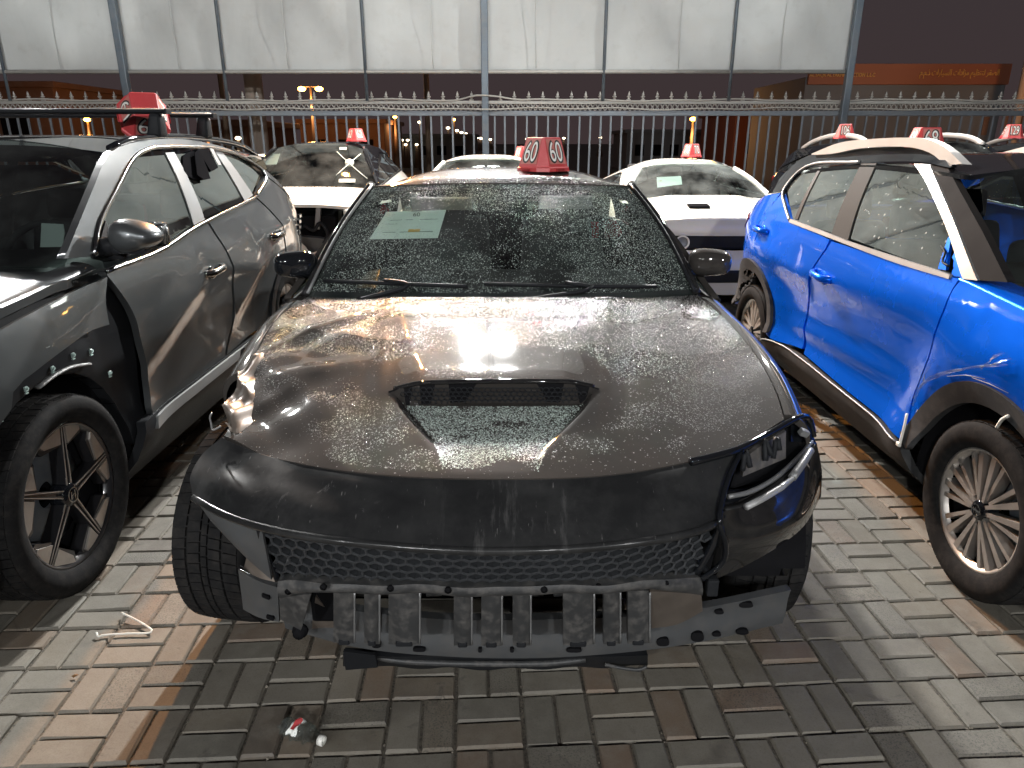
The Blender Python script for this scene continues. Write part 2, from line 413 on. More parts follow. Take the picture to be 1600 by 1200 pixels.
# ================================================================== ground and pavers
def ground_mat():
    m, nt, out = newmat('sandy_joint_ground'); b = N(nt, 'ShaderNodeBsdfPrincipled'); nt.links.new(b.outputs[0], out.inputs[0])
    n1 = noise(nt, 3., 8, .65); n2 = noise(nt, 90., 6, .7)
    c = mixc(nt, ramp(nt, n1, [(.3, 0.), (.7, 1.)]), (.085, .072, .056), (.19, .165, .13))
    c = mixc(nt, ramp(nt, n2, [(.45, 0.), (.62, 1.)]), c, (.045, .040, .034))
    nt.links.new(c, b.inputs['Base Color']); b.inputs['Roughness'].default_value = .95
    bn = N(nt, 'ShaderNodeBump'); bn.inputs['Strength'].default_value = .8; bn.inputs['Distance'].default_value = .006
    nt.links.new(n2, bn.inputs['Height']); nt.links.new(bn.outputs[0], b.inputs['Normal']); return m
def paver_mat():
    m, nt, out = newmat('concrete_paver'); b = N(nt, 'ShaderNodeBsdfPrincipled'); nt.links.new(b.outputs[0], out.inputs[0])
    oi = N(nt, 'ShaderNodeObjectInfo'); ge = N(nt, 'ShaderNodeNewGeometry')
    rnd = math_n(nt, 'FRACT', math_n(nt, 'ADD', math_n(nt, 'MULTIPLY', oi.outputs['Random'], 7.31), math_n(nt, 'MULTIPLY', ge.outputs['Random Per Island'], 5.77)))
    rnd2 = math_n(nt, 'FRACT', math_n(nt, 'MULTIPLY', rnd, 13.7)); rnd3 = math_n(nt, 'FRACT', math_n(nt, 'MULTIPLY', rnd, 41.3))
    pos = ge.outputs['Position']
    base = ramp(nt, rnd, [(0., (.150, .147, .134)), (.30, (.190, .186, .172)), (.55, (.142, .146, .140)), (.78, (.170, .158, .136)), (.86, (.195, .145, .112)), (.91, (.175, .128, .100)), (.93, (.115, .108, .100)), (1., (.225, .212, .190))], 'LINEAR')
    base = mixc(nt, .20, base, (.150, .138, .120))
    mxn = nt.nodes.new('ShaderNodeMix'); mxn.data_type = 'RGBA'; mxn.blend_type = 'MULTIPLY'; mxn.inputs[0].default_value = 1.; nt.links.new(base, mxn.inputs[6]); mxn.inputs[7].default_value = (1.0, .93, .82, 1); base = mxn.outputs[2]
    big = noise(nt, 1.1, 6, .6, pos)
    base = mixc(nt, math_n(nt, 'MULTIPLY', ramp(nt, big, [(.35, 0.), (.7, 1.)]), .62), base, (.075, .066, .055))
    med = noise(nt, 17., 7, .68, pos)
    base = mixc(nt, math_n(nt, 'MULTIPLY', ramp(nt, med, [(.42, 0.), (.74, 1.)]), .40), base, (.23, .215, .185))
    fine = noise(nt, 190., 5, .75, pos)
    sp = ramp(nt, fine, [(.36, 0.), (.50, 1.)])
    rough_pv = math_n(nt, 'GREATER_THAN', rnd2, .80)          # a few worn pavers with exposed aggregate
    amt = math_n(nt, 'MULTIPLY_ADD', rough_pv, .55, .28)
    base = mixc(nt, math_n(nt, 'MULTIPLY', math_n(nt, 'SUBTRACT', 1., sp), amt), base, (.045, .042, .038))
    st = ramp(nt, noise(nt, 5.5, 8, .7, pos, 1.2), [(.60, 0.), (.72, 1.)])
    base = mixc(nt, math_n(nt, 'MULTIPLY', st, .70), base, (.040, .035, .030))
    st2 = ramp(nt, noise(nt, 2.3, 7, .65, pos, .6), [(.56, 0.), (.66, 1.)]); base = mixc(nt, math_n(nt, 'MULTIPLY', st2, .45), base, (.055, .048, .042))
    nt.links.new(base, b.inputs['Base Color'])
    nt.links.new(math_n(nt, 'SUBTRACT', math_n(nt, 'MULTIPLY_ADD', med, .3, .56), math_n(nt, 'MULTIPLY', st2, .22)), b.inputs['Roughness'])
    bn = N(nt, 'ShaderNodeBump'); bn.inputs['Distance'].default_value = .0035
    nt.links.new(math_n(nt, 'MULTIPLY_ADD', rough_pv, .7, .35), bn.inputs['Strength'])
    nt.links.new(math_n(nt, 'ADD', math_n(nt, 'MULTIPLY', fine, .6), med), bn.inputs['Height']); nt.links.new(bn.outputs[0], b.inputs['Normal'])
    return m
M_GROUND, M_PAVER = ground_mat(), paver_mat()
gb = bmesh.new(); bmesh.ops.create_grid(gb, x_segments=8, y_segments=8, size=400)
ground = bm_done(gb, 'ground', M_GROUND, None, False, kind='structure', label='sandy ground under the paved car lot and the dark land beyond')
ground.location = (0, 380, -.0105); bpy.context.view_layer.update()

def paver_verts(L, W, jit):
    """top slightly dished with a chamfer; 20 cm by 10 cm"""
    hx, hy = L/2-.0052, W/2-.0048; ch = .0048; V = []
    for (k, z) in ((0, -.05), (0, -.0065), (ch, 0.)):
        for sx, sy in ((-1, -1), (1, -1), (1, 1), (-1, 1)):
            V.append((sx*(hx-k)+random.uniform(-jit, jit), sy*(hy-k)+random.uniform(-jit, jit), z))
    Fc = [(8, 9, 10, 11)]
    for r in (0, 4):
        for i in range(4): Fc.append((r+i, r+(i+1) % 4, r+4+(i+1) % 4, r+4+i))
    return V, Fc
yaw = math.radians(3.1); cy_, sy_ = math.cos(yaw), math.sin(yaw)
spots = []
for i in range(-46, 62):
    for j in range(-3, 70):
        for k in range(2):
            if (i+j) % 2 == 0: lx, ly, r = i*.2, j*.2-.05+.1*k, 0
            else: lx, ly, r = i*.2-.05+.1*k, j*.2, 1
            x = lx*cy_-ly*sy_+.02; y = lx*sy_+ly*cy_+.07
            if -8.9 < x < 11 and .2 < y < 12.7: spots.append((x, y, r))
def seen(x, y):
    u, v = proj(x, y, 0)
    if not (-60 < u < 1660 and v < 1290): return False
    if -.9 < x < .85 and y > 1.9: return False
    if x < -1.75 and y > 1.75: return False
    if x > 1.85 and y > 2.0: return False
    if y > 5.: return False
    return True
vis = sorted([s for s in spots if seen(s[0], s[1])], key=lambda s: s[1])[:300]
vset = set(vis)
pv_me = []
for q in range(8):
    V, Fc = paver_verts(.2, .1, .0016); me = bpy.data.meshes.new('paver'); me.from_pydata(V, [], Fc); me.materials.append(M_PAVER); pv_me.append(me)
for (x, y, r) in vis:
    o = bpy.data.objects.new('paver', random.choice(pv_me)); COL.objects.link(o)
    o.parent = ground; o.matrix_parent_inverse = ground.matrix_world.inverted()
    o.location = (x, y, random.gauss(-.001, .0024))
    o.rotation_euler = (random.gauss(0, .011), random.gauss(0, .011), yaw+(math.pi/2 if r else 0)+random.gauss(0, .006))
V, Fc = [], []
for (x, y, r) in spots:
    if (x, y, r) in vset: continue
    pvv, pf = paver_verts(.2, .1, .0016); a = yaw+(math.pi/2 if r else 0)+random.gauss(0, .006); ca, sa = math.cos(a), math.sin(a); dz = random.uniform(-.0028, .0022); n0 = len(V)
    tx, ty = random.gauss(0, .006), random.gauss(0, .006)
    V += [(x+px*ca-py*sa, y+px*sa+py*ca, pz+dz+tx*px+ty*py) for (px, py, pz) in pvv]; Fc += [tuple(n0+q for q in f) for f in pf]
pd('paver_field', V, Fc, M_PAVER, ground, kind='stuff')

# grit and small stones lying in the joints
gv, gf = [], []
for k in range(3600):
    x = random.uniform(-2.2, 2.4); y = random.uniform(1.3, 4.6)
    # snap to a joint line of the paving frame
    lx = (x-.02)*cy_+(y-.07)*sy_; ly = -(x-.02)*sy_+(y-.07)*cy_
    if random.random() < .8:
        if random.random() < .5: lx = round((lx-.1)/.2)*.2+.1+random.gauss(0, .005)
        else: ly = round((ly-.1)/.2)*.2+.1+random.gauss(0, .005)
    x = lx*cy_-ly*sy_+.02; y = lx*sy_+ly*cy_+.07; r = random.uniform(.0012, .0040)*(1 if random.random() < .97 else 2.2); n0 = len(gv)
    for d in ((1, 0, -.3), (-.5, .87, -.2), (-.5, -.87, -.3), (.2, .1, .9), (-.3, .5, .6)): gv.append((x+d[0]*r*random.uniform(.6, 1.3), y+d[1]*r*random.uniform(.6, 1.3), -.006+d[2]*r+r*.4))
    gf += [(n0, n0+1, n0+4, n0+3), (n0+1, n0+2, n0+4), (n0+2, n0, n0+3), (n0+2, n0+3, n0+4)]
pd('grit', gv, gf, pm('sand_grit', (.17, .15, .12), .9, var=.5, vscale=60), ground, kind='stuff')

# ================================================================== boundary fence
FY = 13.0
def fz(v, Y=FY): return PY(800, v, Y).z
M_FENCE = pm('painted_fence_iron', (.20, .23, .26), .42, .35, var=.2, vscale=4, dust=.3)
M_FENCEL = pm('pale_fence_rail', (.46, .45, .42), .45, .25, var=.15, dust=.3)
FX0, FX1 = -11.5, 13.5
fence = thing('iron_fence', 'grey iron picket fence with lattice band and spear finials behind the parked cars', 'fence', (0, FY, 0))
zt, zl0, zl1, zr_ = fz(160), fz(171.5), fz(163.5), fz(177)
box('top_rail', ((FX0+FX1)/2, FY, zt), (FX1-FX0, .05, .055), M_FENCEL, fence, bev=.008)
box('middle_rail', ((FX0+FX1)/2, FY, zr_), (FX1-FX0, .06, .085), M_FENCE, fence, bev=.01)
box('bottom_rail', ((FX0+FX1)/2, FY, .16), (FX1-FX0, .05, .06), M_FENCE, fence, bev=.008)
lat = bmesh.new(); hgt = zt-.03-(zr_+.04); nd = int((FX1-FX0)/.085)
for k in range(nd):
    x = FX0+k*.085
    for s in (-1, 1):
        a = Vector((x, FY+.006*s, zr_+.04)); b = Vector((x+s*hgt*.75, FY+.006*s, zr_+.04+hgt))
        if FX0 <= b.x <= FX1: bm_tube(lat, [a, b], .011, 4, False)
bm_done(lat, 'lattice', M_FENCEL, fence, False)
pk = bmesh.new(); bm_box(pk, (0, 0, 0), (.030, .026, zr_-.04-.16)); pkm = bpy.data.meshes.new('picket'); pk.to_mesh(pkm); pk.free(); pkm.materials.append(M_FENCE)
n_p = int((FX1-FX0)/.182)
for k in range(n_p):
    o = bpy.data.objects.new('picket', pkm); COL.objects.link(o); o.parent = fence; o.matrix_parent_inverse = fence.matrix_world.inverted()
    o.location = (FX0+.1+k*.182+random.gauss(0, .004), FY, (zr_-.04+.16)/2); o.rotation_euler = (0, random.gauss(0, .004), 0)
fb = bmesh.new(); Mx = Matrix.Rotation(-math.pi/2, 4, 'Y')
lathe_bm(fb, [(.001, -.02), (.038, -.015), (.038, .0), (.02, .012), (.018, .025), (.036, .04), (.036, .05), (.016, .062), (.022, .075), (.012, .105), (.001, .135)], 8, Matrix.Rotation(-math.pi/2, 4, 'Y'))
fme = bpy.data.meshes.new('finial'); fb.to_mesh(fme); fb.free(); fme.materials.append(M_FENCEL)
for k in range(int((FX1-FX0)/.243)):
    o = bpy.data.objects.new('finial', fme); COL.objects.link(o); o.parent = fence; o.matrix_parent_inverse = fence.matrix_world.inverted()
    o.location = (FX0+.12+k*.243, FY, zt+.045); o.rotation_euler = (random.gauss(0, .03), random.gauss(0, .03), 0)

# steel posts that carry the screen, with the flood light arms
post_px = [(-390, 0), (187, 0), (757, 0), (1331, 0)]
M_POST = pm('blue_grey_post_paint', (.12, .15, .18), .4, .3, var=.25, vscale=3, dust=.3)
post_x = [PY(-390, 150, FY-.12).x, PY(198, 140, FY-.12).x, PY(758, 150, FY-.12).x, PY(1322, 150, FY-.12).x]
where = ['at its far end past the grey SUV', 'behind the roof bars of the grey SUV', 'behind the black sedan', 'at its free end']
TARP_TOP = 7.1
posts = []
for k, x in enumerate(post_x):
    t = thing('screen_post', 'tall square steel post of the white screen '+where[k], 'post', (x, FY-.12, 0), 'posts of the white screen')
    box('shaft', (x, FY-.12, TARP_TOP/2+.1), (.115, .115, TARP_TOP+.2), M_POST, t, bev=.012)
    box('foot_plate', (x, FY-.12, .012), (.26, .26, .03), M_POST, t)
    bm = bmesh.new(); bm_box(bm, (x, FY-.12, TARP_TOP+.21), (.14, .14, .02)); bm_done(bm, 'cap', M_POST, t, False)
    tube('lamp_arm', [(x, FY-.15, 5.35), (x, FY-1.2, 5.65), (x, FY-2.75, 5.75)], .04, M_POST, t, 8, 10)
    posts.append(t)

# ================================================================== white screen above the fence
def tarp_mat():
    m, nt, out = newmat('white_woven_tarpaulin'); b = N(nt, 'ShaderNodeBsdfPrincipled'); nt.links.new(b.outputs[0], out.inputs[0])
    n1 = noise(nt, .6, 6, .6); n2 = noise(nt, 4., 7, .65)
    c = mixc(nt, ramp(nt, n1, [(.3, 0.), (.7, 1.)]), (.50, .515, .505), (.60, .62, .61))
    c = mixc(nt, math_n(nt, 'MULTIPLY', ramp(nt, n2, [(.55, 0.), (.8, 1.)]), .35), c, (.36, .355, .33))
    n3 = noise(nt, .9, 8, .7, None, 1.5); c = mixc(nt, math_n(nt, 'MULTIPLY', ramp(nt, n3, [(.52, 0.), (.70, 1.)]), .30), c, (.47, .46, .42))
    nt.links.new(c, b.inputs['Base Color']); b.inputs['Roughness'].default_value = .55
    bn = N(nt, 'ShaderNodeBump'); bn.inputs['Strength'].default_value = .35; bn.inputs['Distance'].default_value = .06
    tc = N(nt, 'ShaderNodeTexCoord'); mp = N(nt, 'ShaderNodeMapping'); mp.inputs['Rotation'].default_value = (0, .7, 0); mp.inputs['Scale'].default_value = (1.3, 1., .5); nt.links.new(tc.outputs['Object'], mp.inputs[0])
    nt.links.new(math_n(nt, 'ADD', noise(nt, 1.1, 3, .45, mp.outputs[0], .6), math_n(nt, 'MULTIPLY', noise(nt, 5., 3, .5), .12)), bn.inputs['Height']); nt.links.new(bn.outputs[0], b.inputs['Normal']); return m
M_TARP = tarp_mat()
TY = FY-.02
zb_t = fz(109.5, TY)
div_px = [-390, -190, 10, 187, 352, 572, 757, 943, 1141, 1331]
div_x = [PY(u, 112, TY).x for u in div_px]
div_x[3], div_x[6], div_x[9] = post_x[1], post_x[2], post_x[3]; div_x[0] = post_x[0]
screen = thing('tarpaulin_screen', 'tall white tarpaulin screen stretched on a steel frame above the iron fence', 'screen', (0, TY, zb_t))
def wob(x, z): return .035*math.sin(x*1.9+z*1.3)+.025*math.sin(x*4.1-z*2.2+1)+.015*math.sin(x*7.7+z*5.3)
for k in range(len(div_x)-1):
    a, b = div_x[k], div_x[k+1]; ph = random.uniform(0, 6)
    def fn(u, v, a=a, b=b, ph=ph):
        x = a+(b-a)*u; z = zb_t+(TARP_TOP-zb_t)*v; e = min(1, 6*min(u, 1-u))*min(1, 10*v)*min(1, 10*(1-v))
        return (x, TY-e*wob(x+ph, z)*.9, z)
    grid('tarpaulin', fn, 22, 30, M_TARP, screen, 0, (0, 1, 0))
for k, x in enumerate(div_x[1:-1]):
    if k+1 in (3, 6): continue
    tube('upright', [(x, TY-.06, fz(158)), (x, TY-.06, TARP_TOP)], .028, M_POST, screen, 6)
for k in range(len(div_x)-1):
    xm = (div_x[k]+div_x[k+1])/2+.2*math.sin(k*3.); tube('hem_seam', [(xm+.01*math.sin(z*5), TY-.075, z) for z in np.linspace(zb_t+.02, TARP_TOP-.05, 12)], .006, M_TARP, screen, 4)
tube('bottom_bar', [(div_x[0], TY-.05, zb_t-.03), (div_x[-1], TY-.05, zb_t-.03)], .033, M_FENCEL, screen, 6)
tube('top_bar', [(div_x[0], TY-.05, TARP_TOP), (div_x[-1], TY-.05, TARP_TOP)], .033, M_FENCEL, screen, 6)
# loose pale cable strung along the fence
cab = [(FX0, zt+.035)]+[(x, zt+.035+.012*math.sin(x*2.1)+.008*math.sin(x*5.3)) for x in np.arange(FX0+.4, FX1, .35)]
pts = []
for (x, z) in cab:
    d = abs(x-post_x[2]); zz = z+(.11*max(0, 1-d/.45)); pts.append((x, FY-.05-(.17 if d < .3 else 0), zz))
mc = pm('pale_cable_sheath', (.50, .48, .44), .5, var=.15)
o = tube('cable', pts, .014, mc, None, 6, 220); o['label'] = 'pale cable strung along the top rail of the iron fence, humped over the middle post'; o['category'] = 'cable'
pts = [(x, FY-.06-(.14 if abs(x-post_x[2]) < .3 else 0), zl0+.01*math.sin(x*1.7)+.012*math.sin(x*4.4)+.015) for x in np.arange(FX0, FX1, .35)]
o = tube('cable', pts, .013, mc, None, 6, 200); o['label'] = 'pale cable sagging along the lower edge of the fence lattice'; o['category'] = 'cable'

# ================================================================== lamps of the lot
M_LAMPFACE = emit('lit_led_face', (1., .97, .90), 40.)
M_SODFACE = emit('lit_sodium_face', (1., .52, .12), 25.)
def flood(loc, target, power, color, label, size=(.5, .36), face=None, hang=None, spread=160, spot=None):
    loc = Vector(loc); d = (Vector(target)-loc).normalized(); q = d.to_track_quat('-Z', 'Y').to_matrix()
    t = thing('flood_light', label, 'flood light', tuple(loc), 'flood lights of the lot')
    box('housing', loc-d*.06, (size[0]+.06, size[1]+.06, .10), M_STEEL, t, q, .012)
    bm = bmesh.new()
    for k in range(7): bm_box(bm, loc-d*.13+q @ Vector(((k-3)*size[0]/7, 0, 0)), (.012, size[1], .06), q)
    bm_done(bm, 'cooling_fins', M_STEEL, t, False)
    box('lens', loc-d*.004, (size[0], size[1], .012), face or M_LAMPFACE, t, q)
    if hang is not None: tube('bracket', [hang, loc-d*.1], .022, M_STEEL, t, 6)
    if spot:
        L = bpy.data.lights.new('lamp', 'SPOT'); L.spot_size = math.radians(spot); L.spot_blend = .25; L.shadow_soft_size = .15
    else:
        L = bpy.data.lights.new('lamp', 'AREA'); L.shape = 'DISK'; L.size = size[0]*.55; L.spread = math.radians(spread)
    L.energy = power; L.color = color
    lo = bpy.data.objects.new('lamp', L); COL.objects.link(lo); lo.parent = t; lo.matrix_parent_inverse = t.matrix_world.inverted()
    lo.location = loc+d*.02; lo.rotation_euler = d.to_track_quat('-Z', 'Y').to_euler()
    return t
WHITE = (1., .995, .97)
arm = lambda k: (post_x[k], FY-2.75, 5.75)
flood((post_x[2]-.32, FY-2.85, 5.5), (-.4, 2., .4), P_FLOOD, WHITE, 'white flood light on the left of the arm of the post behind the black sedan', hang=arm(2))
flood((post_x[2]+.32, FY-2.85, 5.5), (.8, 3., .4), P_FLOOD*.5, WHITE, 'white flood light on the right of the arm of the post behind the black sedan', hang=arm(2))
flood((post_x[1], FY-2.85, 5.5), (-2.4, 4., .6), P_FLOOD_SIDE, WHITE, 'white flood light on the arm of the post behind the grey car', hang=arm(1))
flood((post_x[3], FY-2.85, 5.5), (-.5, 3., .7), P_FLOOD_SIDE*1.5, WHITE, 'white flood light on the arm at the free end of the screen', hang=arm(3))
flood((post_x[2]-1.9, FY-2.6, 5.2), (-.6, 1.6, .3), P_SODIUM, (1., .42, .10), 'orange sodium flood light left of the white ones', (.3, .22), M_SODFACE, hang=(post_x[2], FY-.15, 5.3))
for x in (-10., -4.5, 1., 6.5):  # unseen masts added behind the camera for screen and fill light
    pole = thing('added_lamp_mast', 'unseen steel mast added across the lot to carry screen and fill lamps', 'lamp mast', (x, -9, 0), 'added lamp masts across the lot')
    tube('shaft', [(x, -9.1, 0), (x, -9.1, 5.8)], [.07, .05], M_STEEL, pole, 10)
    box('foot', (x, -9.1, .02), (.3, .3, .04), M_STEEL, pole)
    flood((x, -9., 4.2), (x, FY, 8.4), P_SCREEN, (.97, 1., .985), 'unseen flood light added across the lot to brighten the white screen', hang=(x, -9.1, 4.3), spot=34)
    flood((x+.5, -9., 5.6), (x*.25, 3.5, .8), P_FILL, (.97, .99, 1.), 'unseen fill light added across the lot to brighten the parked cars', hang=(x, -9.1, 5.7))

# ================================================================== beyond the fence
M_OCHRE = pm('ochre_render', (.22, .12, .075), .85, var=.15, vscale=.8, dust=.3)
M_GREYWALL = pm('grey_render', (.16, .17, .18), .8, var=.15, vscale=.6)
M_SIGN = pm('rust_brown_sign', (.30, .105, .055), .6, var=.1, vscale=.7)
M_GOLD = pm('gold_lettering', (.75, .42, .12), .45, var=.05)
M_POLE = pm('lamp_pole_paint', (.25, .18, .13), .5, .2)
M_SODHEAD = emit('street_lamp_glow', (1., .40, .06), 30.)
M_WHHEAD = emit('distant_lamp_glow', (1., .80, .52), 9.)

# auction hall with the sign
BY = 24.0
def bp(u, v): return PY(u, v, BY)
t = thing('auction_hall', 'low grey hall with a rust brown name band beyond the fence behind the blue car', 'building', (bp(1410, 160).x, BY, 0))
xl, xr = bp(1256, 150).x, bp(1568, 150).x
box('wall', ((xl+xr)/2, BY+2.5, bp(1400, 120).z/2), (xr-xl, 5., bp(1400, 120).z), M_GREYWALL, t, bev=.02)
zb0, zb1 = bp(1400, 132.5).z, bp(1400, 100).z
sb = box('sign_band', ((bp(1262, 115).x+xr)/2, BY-.06, (zb0+zb1)/2), (xr-bp(1262, 115).x, .12, zb1-zb0), M_SIGN, t, bev=.01)
def arabic(s):
    forms = {'ا': (0xFE8D, 0xFE8E), 'ل': (0xFEDD, 0xFEDE, 0xFEDF, 0xFEE0), 'ص': (0xFEB9, 0xFEBA, 0xFEBB, 0xFEBC), 'ق': (0xFED5, 0xFED6, 0xFED7, 0xFED8), 'ر': (0xFEAD, 0xFEAE),
             'ت': (0xFE95, 0xFE96, 0xFE97, 0xFE98), 'ن': (0xFEE5, 0xFEE6, 0xFEE7, 0xFEE8), 'ظ': (0xFEC5, 0xFEC6, 0xFEC7, 0xFEC8), 'ي': (0xFEF1, 0xFEF2, 0xFEF3, 0xFEF4), 'م': (0xFEE1, 0xFEE2, 0xFEE3, 0xFEE4),
             'ز': (0xFEAF, 0xFEB0), 'د': (0xFEA9, 0xFEAA), 'س': (0xFEB1, 0xFEB2, 0xFEB3, 0xFEB4), 'ذ': (0xFEAB, 0xFEAC)}
    out = ''
    for i, ch in enumerate(s):
        if ch not in forms: out += ch; continue
        f = forms[ch]; joined_before = i > 0 and s[i-1] in forms and len(forms[s[i-1]]) == 4; joins_after = i+1 < len(s) and s[i+1] in forms and len(f) == 4
        out += chr(f[3] if joined_before and joins_after else f[1] if joined_before else f[2] if joins_after else f[0])
    return out[::-1]
def fit_text(name, body, u0, u1, v, Y, mat, parent, hpx):
    a, b = PY(u0, v, Y), PY(u1, v, Y); size = 1.; me = text_mesh(body, size, .02)
    xs = [q.co.x for q in me.vertices]; ys = [q.co.y for q in me.vertices]; w, h = max(xs)-min(xs), max(ys)-min(ys)
    H = abs(PY(u0, v-hpx/2, Y).z-PY(u0, v+hpx/2, Y).z)
    x0, ym = min(xs), (min(ys)+max(ys))/2
    for q in me.vertices: q.co.x = (q.co.x-x0)/w*(b.x-a.x); q.co.y = (q.co.y-ym)/h*H
    me.transform(frame_of((a.x, Y, a.z), (1, 0, 0), (0, 0, 1))); return mk(name, me, mat, parent)
fit_text('latin_lettering', 'AL SAQR AL FAKHR AUCTION L.L.C', 1265, 1367, 117.5, BY-.135, M_GOLD, sb, 7)
fit_text('arabic_lettering', arabic('الصقر لتنظيم مزادات السيارات ذ.م.م'), 1437, 1561, 115.5, BY-.135, M_GOLD, sb, 15)
def poster(u0, u1, v0, v1, kind):
    a, b = bp(u0, v1), bp(u1, v0); f = pd(kind, [(a.x, BY-.03, a.z), (b.x, BY-.03, a.z), (b.x, BY-.03, b.z), (a.x, BY-.03, b.z), (a.x, BY+.01, a.z), (b.x, BY+.01, a.z), (b.x, BY+.01, b.z), (a.x, BY+.01, b.z)], [(0, 1, 2, 3), (0, 3, 7, 4), (1, 5, 6, 2), (2, 6, 7, 3), (0, 4, 5, 1)], M_OCHRE, t); return f
for u0, u1, v0, v1 in ((1532, 1546, 183, 211), (1564, 1576, 178, 212), (1579, 1588, 178, 212), (1592, 1612, 178, 205)): poster(u0, u1, v0, v1, 'poster_panel')
def block(label, u0, u1, vt, Y, mat, dpt=6., windows=0, roof=True):
    a, b = PY(u0, vt, Y), PY(u1, vt, Y)
    t = thing('low_building', label, 'building', ((a.x+b.x)/2, Y, 0))
    box('wall', ((a.x+b.x)/2, Y+dpt/2, a.z/2), (b.x-a.x, dpt, a.z), mat, t, bev=.03)
    box('parapet', ((a.x+b.x)/2, Y+dpt/2, a.z+.1), (b.x-a.x+.3, dpt+.3, .22), mat, t, bev=.03)
    w = (b.x-a.x)/max(1, windows*2+1)
    for k in range(windows):
        x = a.x+w*(1.5+2*k); box('window', (x, Y-.01, a.z*.55), (w, .08, a.z*.3), M_DARK, t)
    return t
block('ochre flat roofed building lit by a street lamp, far left beyond the fence', -330, 82, 136, 30, M_OCHRE, windows=4)
block('small ochre store seen through the pickets left of the pale column', 330, 384, 197, 26, M_OCHRE, windows=1)
block('wide ochre shed seen through the pickets above the white and black car', 468, 600, 193, 38, M_OCHRE, windows=3)
block('dark brown shed seen through the pickets right of the pale column', 610, 740, 214, 52, M_GREYWALL, windows=4)
block('long dark shed seen through the pickets above the white coupe', 980, 1130, 208, 45, M_GREYWALL, windows=5)
block('narrow rust brown store seen through the pickets beside the auction hall', 1150, 1250, 178, 34, M_SIGN, windows=2)
# pale concrete column and bare poles behind the fence
def bpole(label, u, v, Y, r, mat, nm='utility_pole', cat='pole', top=None):
    a = PY(u, v, Y); t = thing(nm, label, cat, (a.x, Y, 0)); zt_ = top or 7.5
    tube('shaft', [(a.x, Y, -.02), (a.x, Y, zt_)], [r*1.05, r*.9], mat, t, 12)
    tube('base', [(a.x, Y, -.02), (a.x, Y, .25)], r*1.5, mat, t, 12); box('cap', (a.x, Y, zt_), (r*2, r*2, .06), mat, t); return t
M_CONC = pm('pale_concrete', (.38, .31, .26), .85, var=.15, vscale=2)
bpole('thick pale concrete column beyond the fence left of the white and black car', 399, 160, 14.6, .17, M_CONC, 'concrete_column', 'column')
bpole('thin brown pole beyond the fence beside the pale concrete column', 346, 140, 16., .05, M_POLE)
bpole('brown pole beyond the fence halfway between the pale column and the middle post', 667, 150, 19., .07, M_POLE)
bpole('orange lit pole at the far end of the auction hall', 1598, 140, 22., .12, M_CONC)
def street_lamp(u, v, Y, label, twin=False, head=None, r=.08, light=0., grp='street lamps in the distance'):
    a = PY(u, v, Y); t = thing('street_lamp', label, 'street lamp', (a.x, Y, 0), grp); s = .34*Y/30 if twin else 0
    tube('pole', [(a.x, Y, 0), (a.x, Y, a.z+.1)], [.012*Y*.35+.03, .03], M_POLE, t, 6)
    for sx in ((-1, 1) if twin else (0,)):
        bm = bmesh.new(); bmesh.ops.create_icosphere(bm, subdivisions=2, radius=r, matrix=Matrix.Translation((a.x+sx*s, Y, a.z)) @ Matrix.Diagonal((1.2, 1, .7, 1)))
        bm_done(bm, 'lamp_head', head or M_SODHEAD, t)
        tube('arm', [(a.x, Y, a.z+.1), (a.x+sx*s, Y, a.z+r*.5)], .03, M_POLE, t, 5)
    if light:
        L = bpy.data.lights.new('lamp', 'POINT'); L.energy = light; L.color = (1., .46, .16); L.shadow_soft_size = .2
        lo = bpy.data.objects.new('lamp', L); COL.objects.link(lo); lo.parent = t; lo.matrix_parent_inverse = t.matrix_world.inverted(); lo.location = (a.x, Y-.4, a.z-.5)
    return t
street_lamp(485, 139, 34, 'twin headed orange street lamp standing clear above the fence', True, r=.15, light=260)
street_lamp(136, 187, 27, 'orange street lamp glimpsed under the roof bars of the grey car', r=.10, light=90)
street_lamp(322, 190, 27, 'orange street lamp glimpsed beside the end of the rear roof bar', r=.08, light=45)
street_lamp(372, 216, 24, 'small white lamp glimpsed left of the pale concrete column', head=M_WHHEAD, r=.08)
street_lamp(1083, 186, 30, 'orange street lamp behind the fence above the white coupe', r=.11, light=110)
street_lamp(1660, 120, 19, 'orange street lamp beside the auction hall, just out past the blue crossover', r=.16, light=230)
street_lamp(617, 183, 40, 'orange street lamp behind the fence between the two white cars', r=.09, light=50)
street_lamp(709, 187, 55, 'tall orange street lamp at the near end of the lamp row', r=.12)
street_lamp(656, 191, 46, 'lone white lamp right of the brown pole', head=M_WHHEAD, r=.11)
for k, (u, v) in enumerate([(700, 200), (714, 204), (721, 207), (728, 209), (735, 211.5), (741, 213.5), (746, 215), (751, 216), (755, 217), (766, 218)]):
    street_lamp(u, v, 60+k*14, 'tiny warm lamp in the row of lamps along the far road', head=M_WHHEAD, r=.13+.022*k, grp='row of lamps along the far road')
for (u, v) in ((823, 217), (881, 216), (938, 215), (996, 215), (1053, 214)):
    street_lamp(u, v, 90, 'small white lamp evenly spaced behind the fence above the sedan roof', head=M_WHHEAD, r=.15, grp='evenly spaced white lamps behind the fence')
for (u, v) in ((609, 219), (628, 219), (637, 219), (634, 226), (651, 226)):
    street_lamp(u, v, 50, 'white yard lamp clustered low behind the fence beside the black roofed car', head=M_WHHEAD, r=.09, grp='cluster of yard lamps')
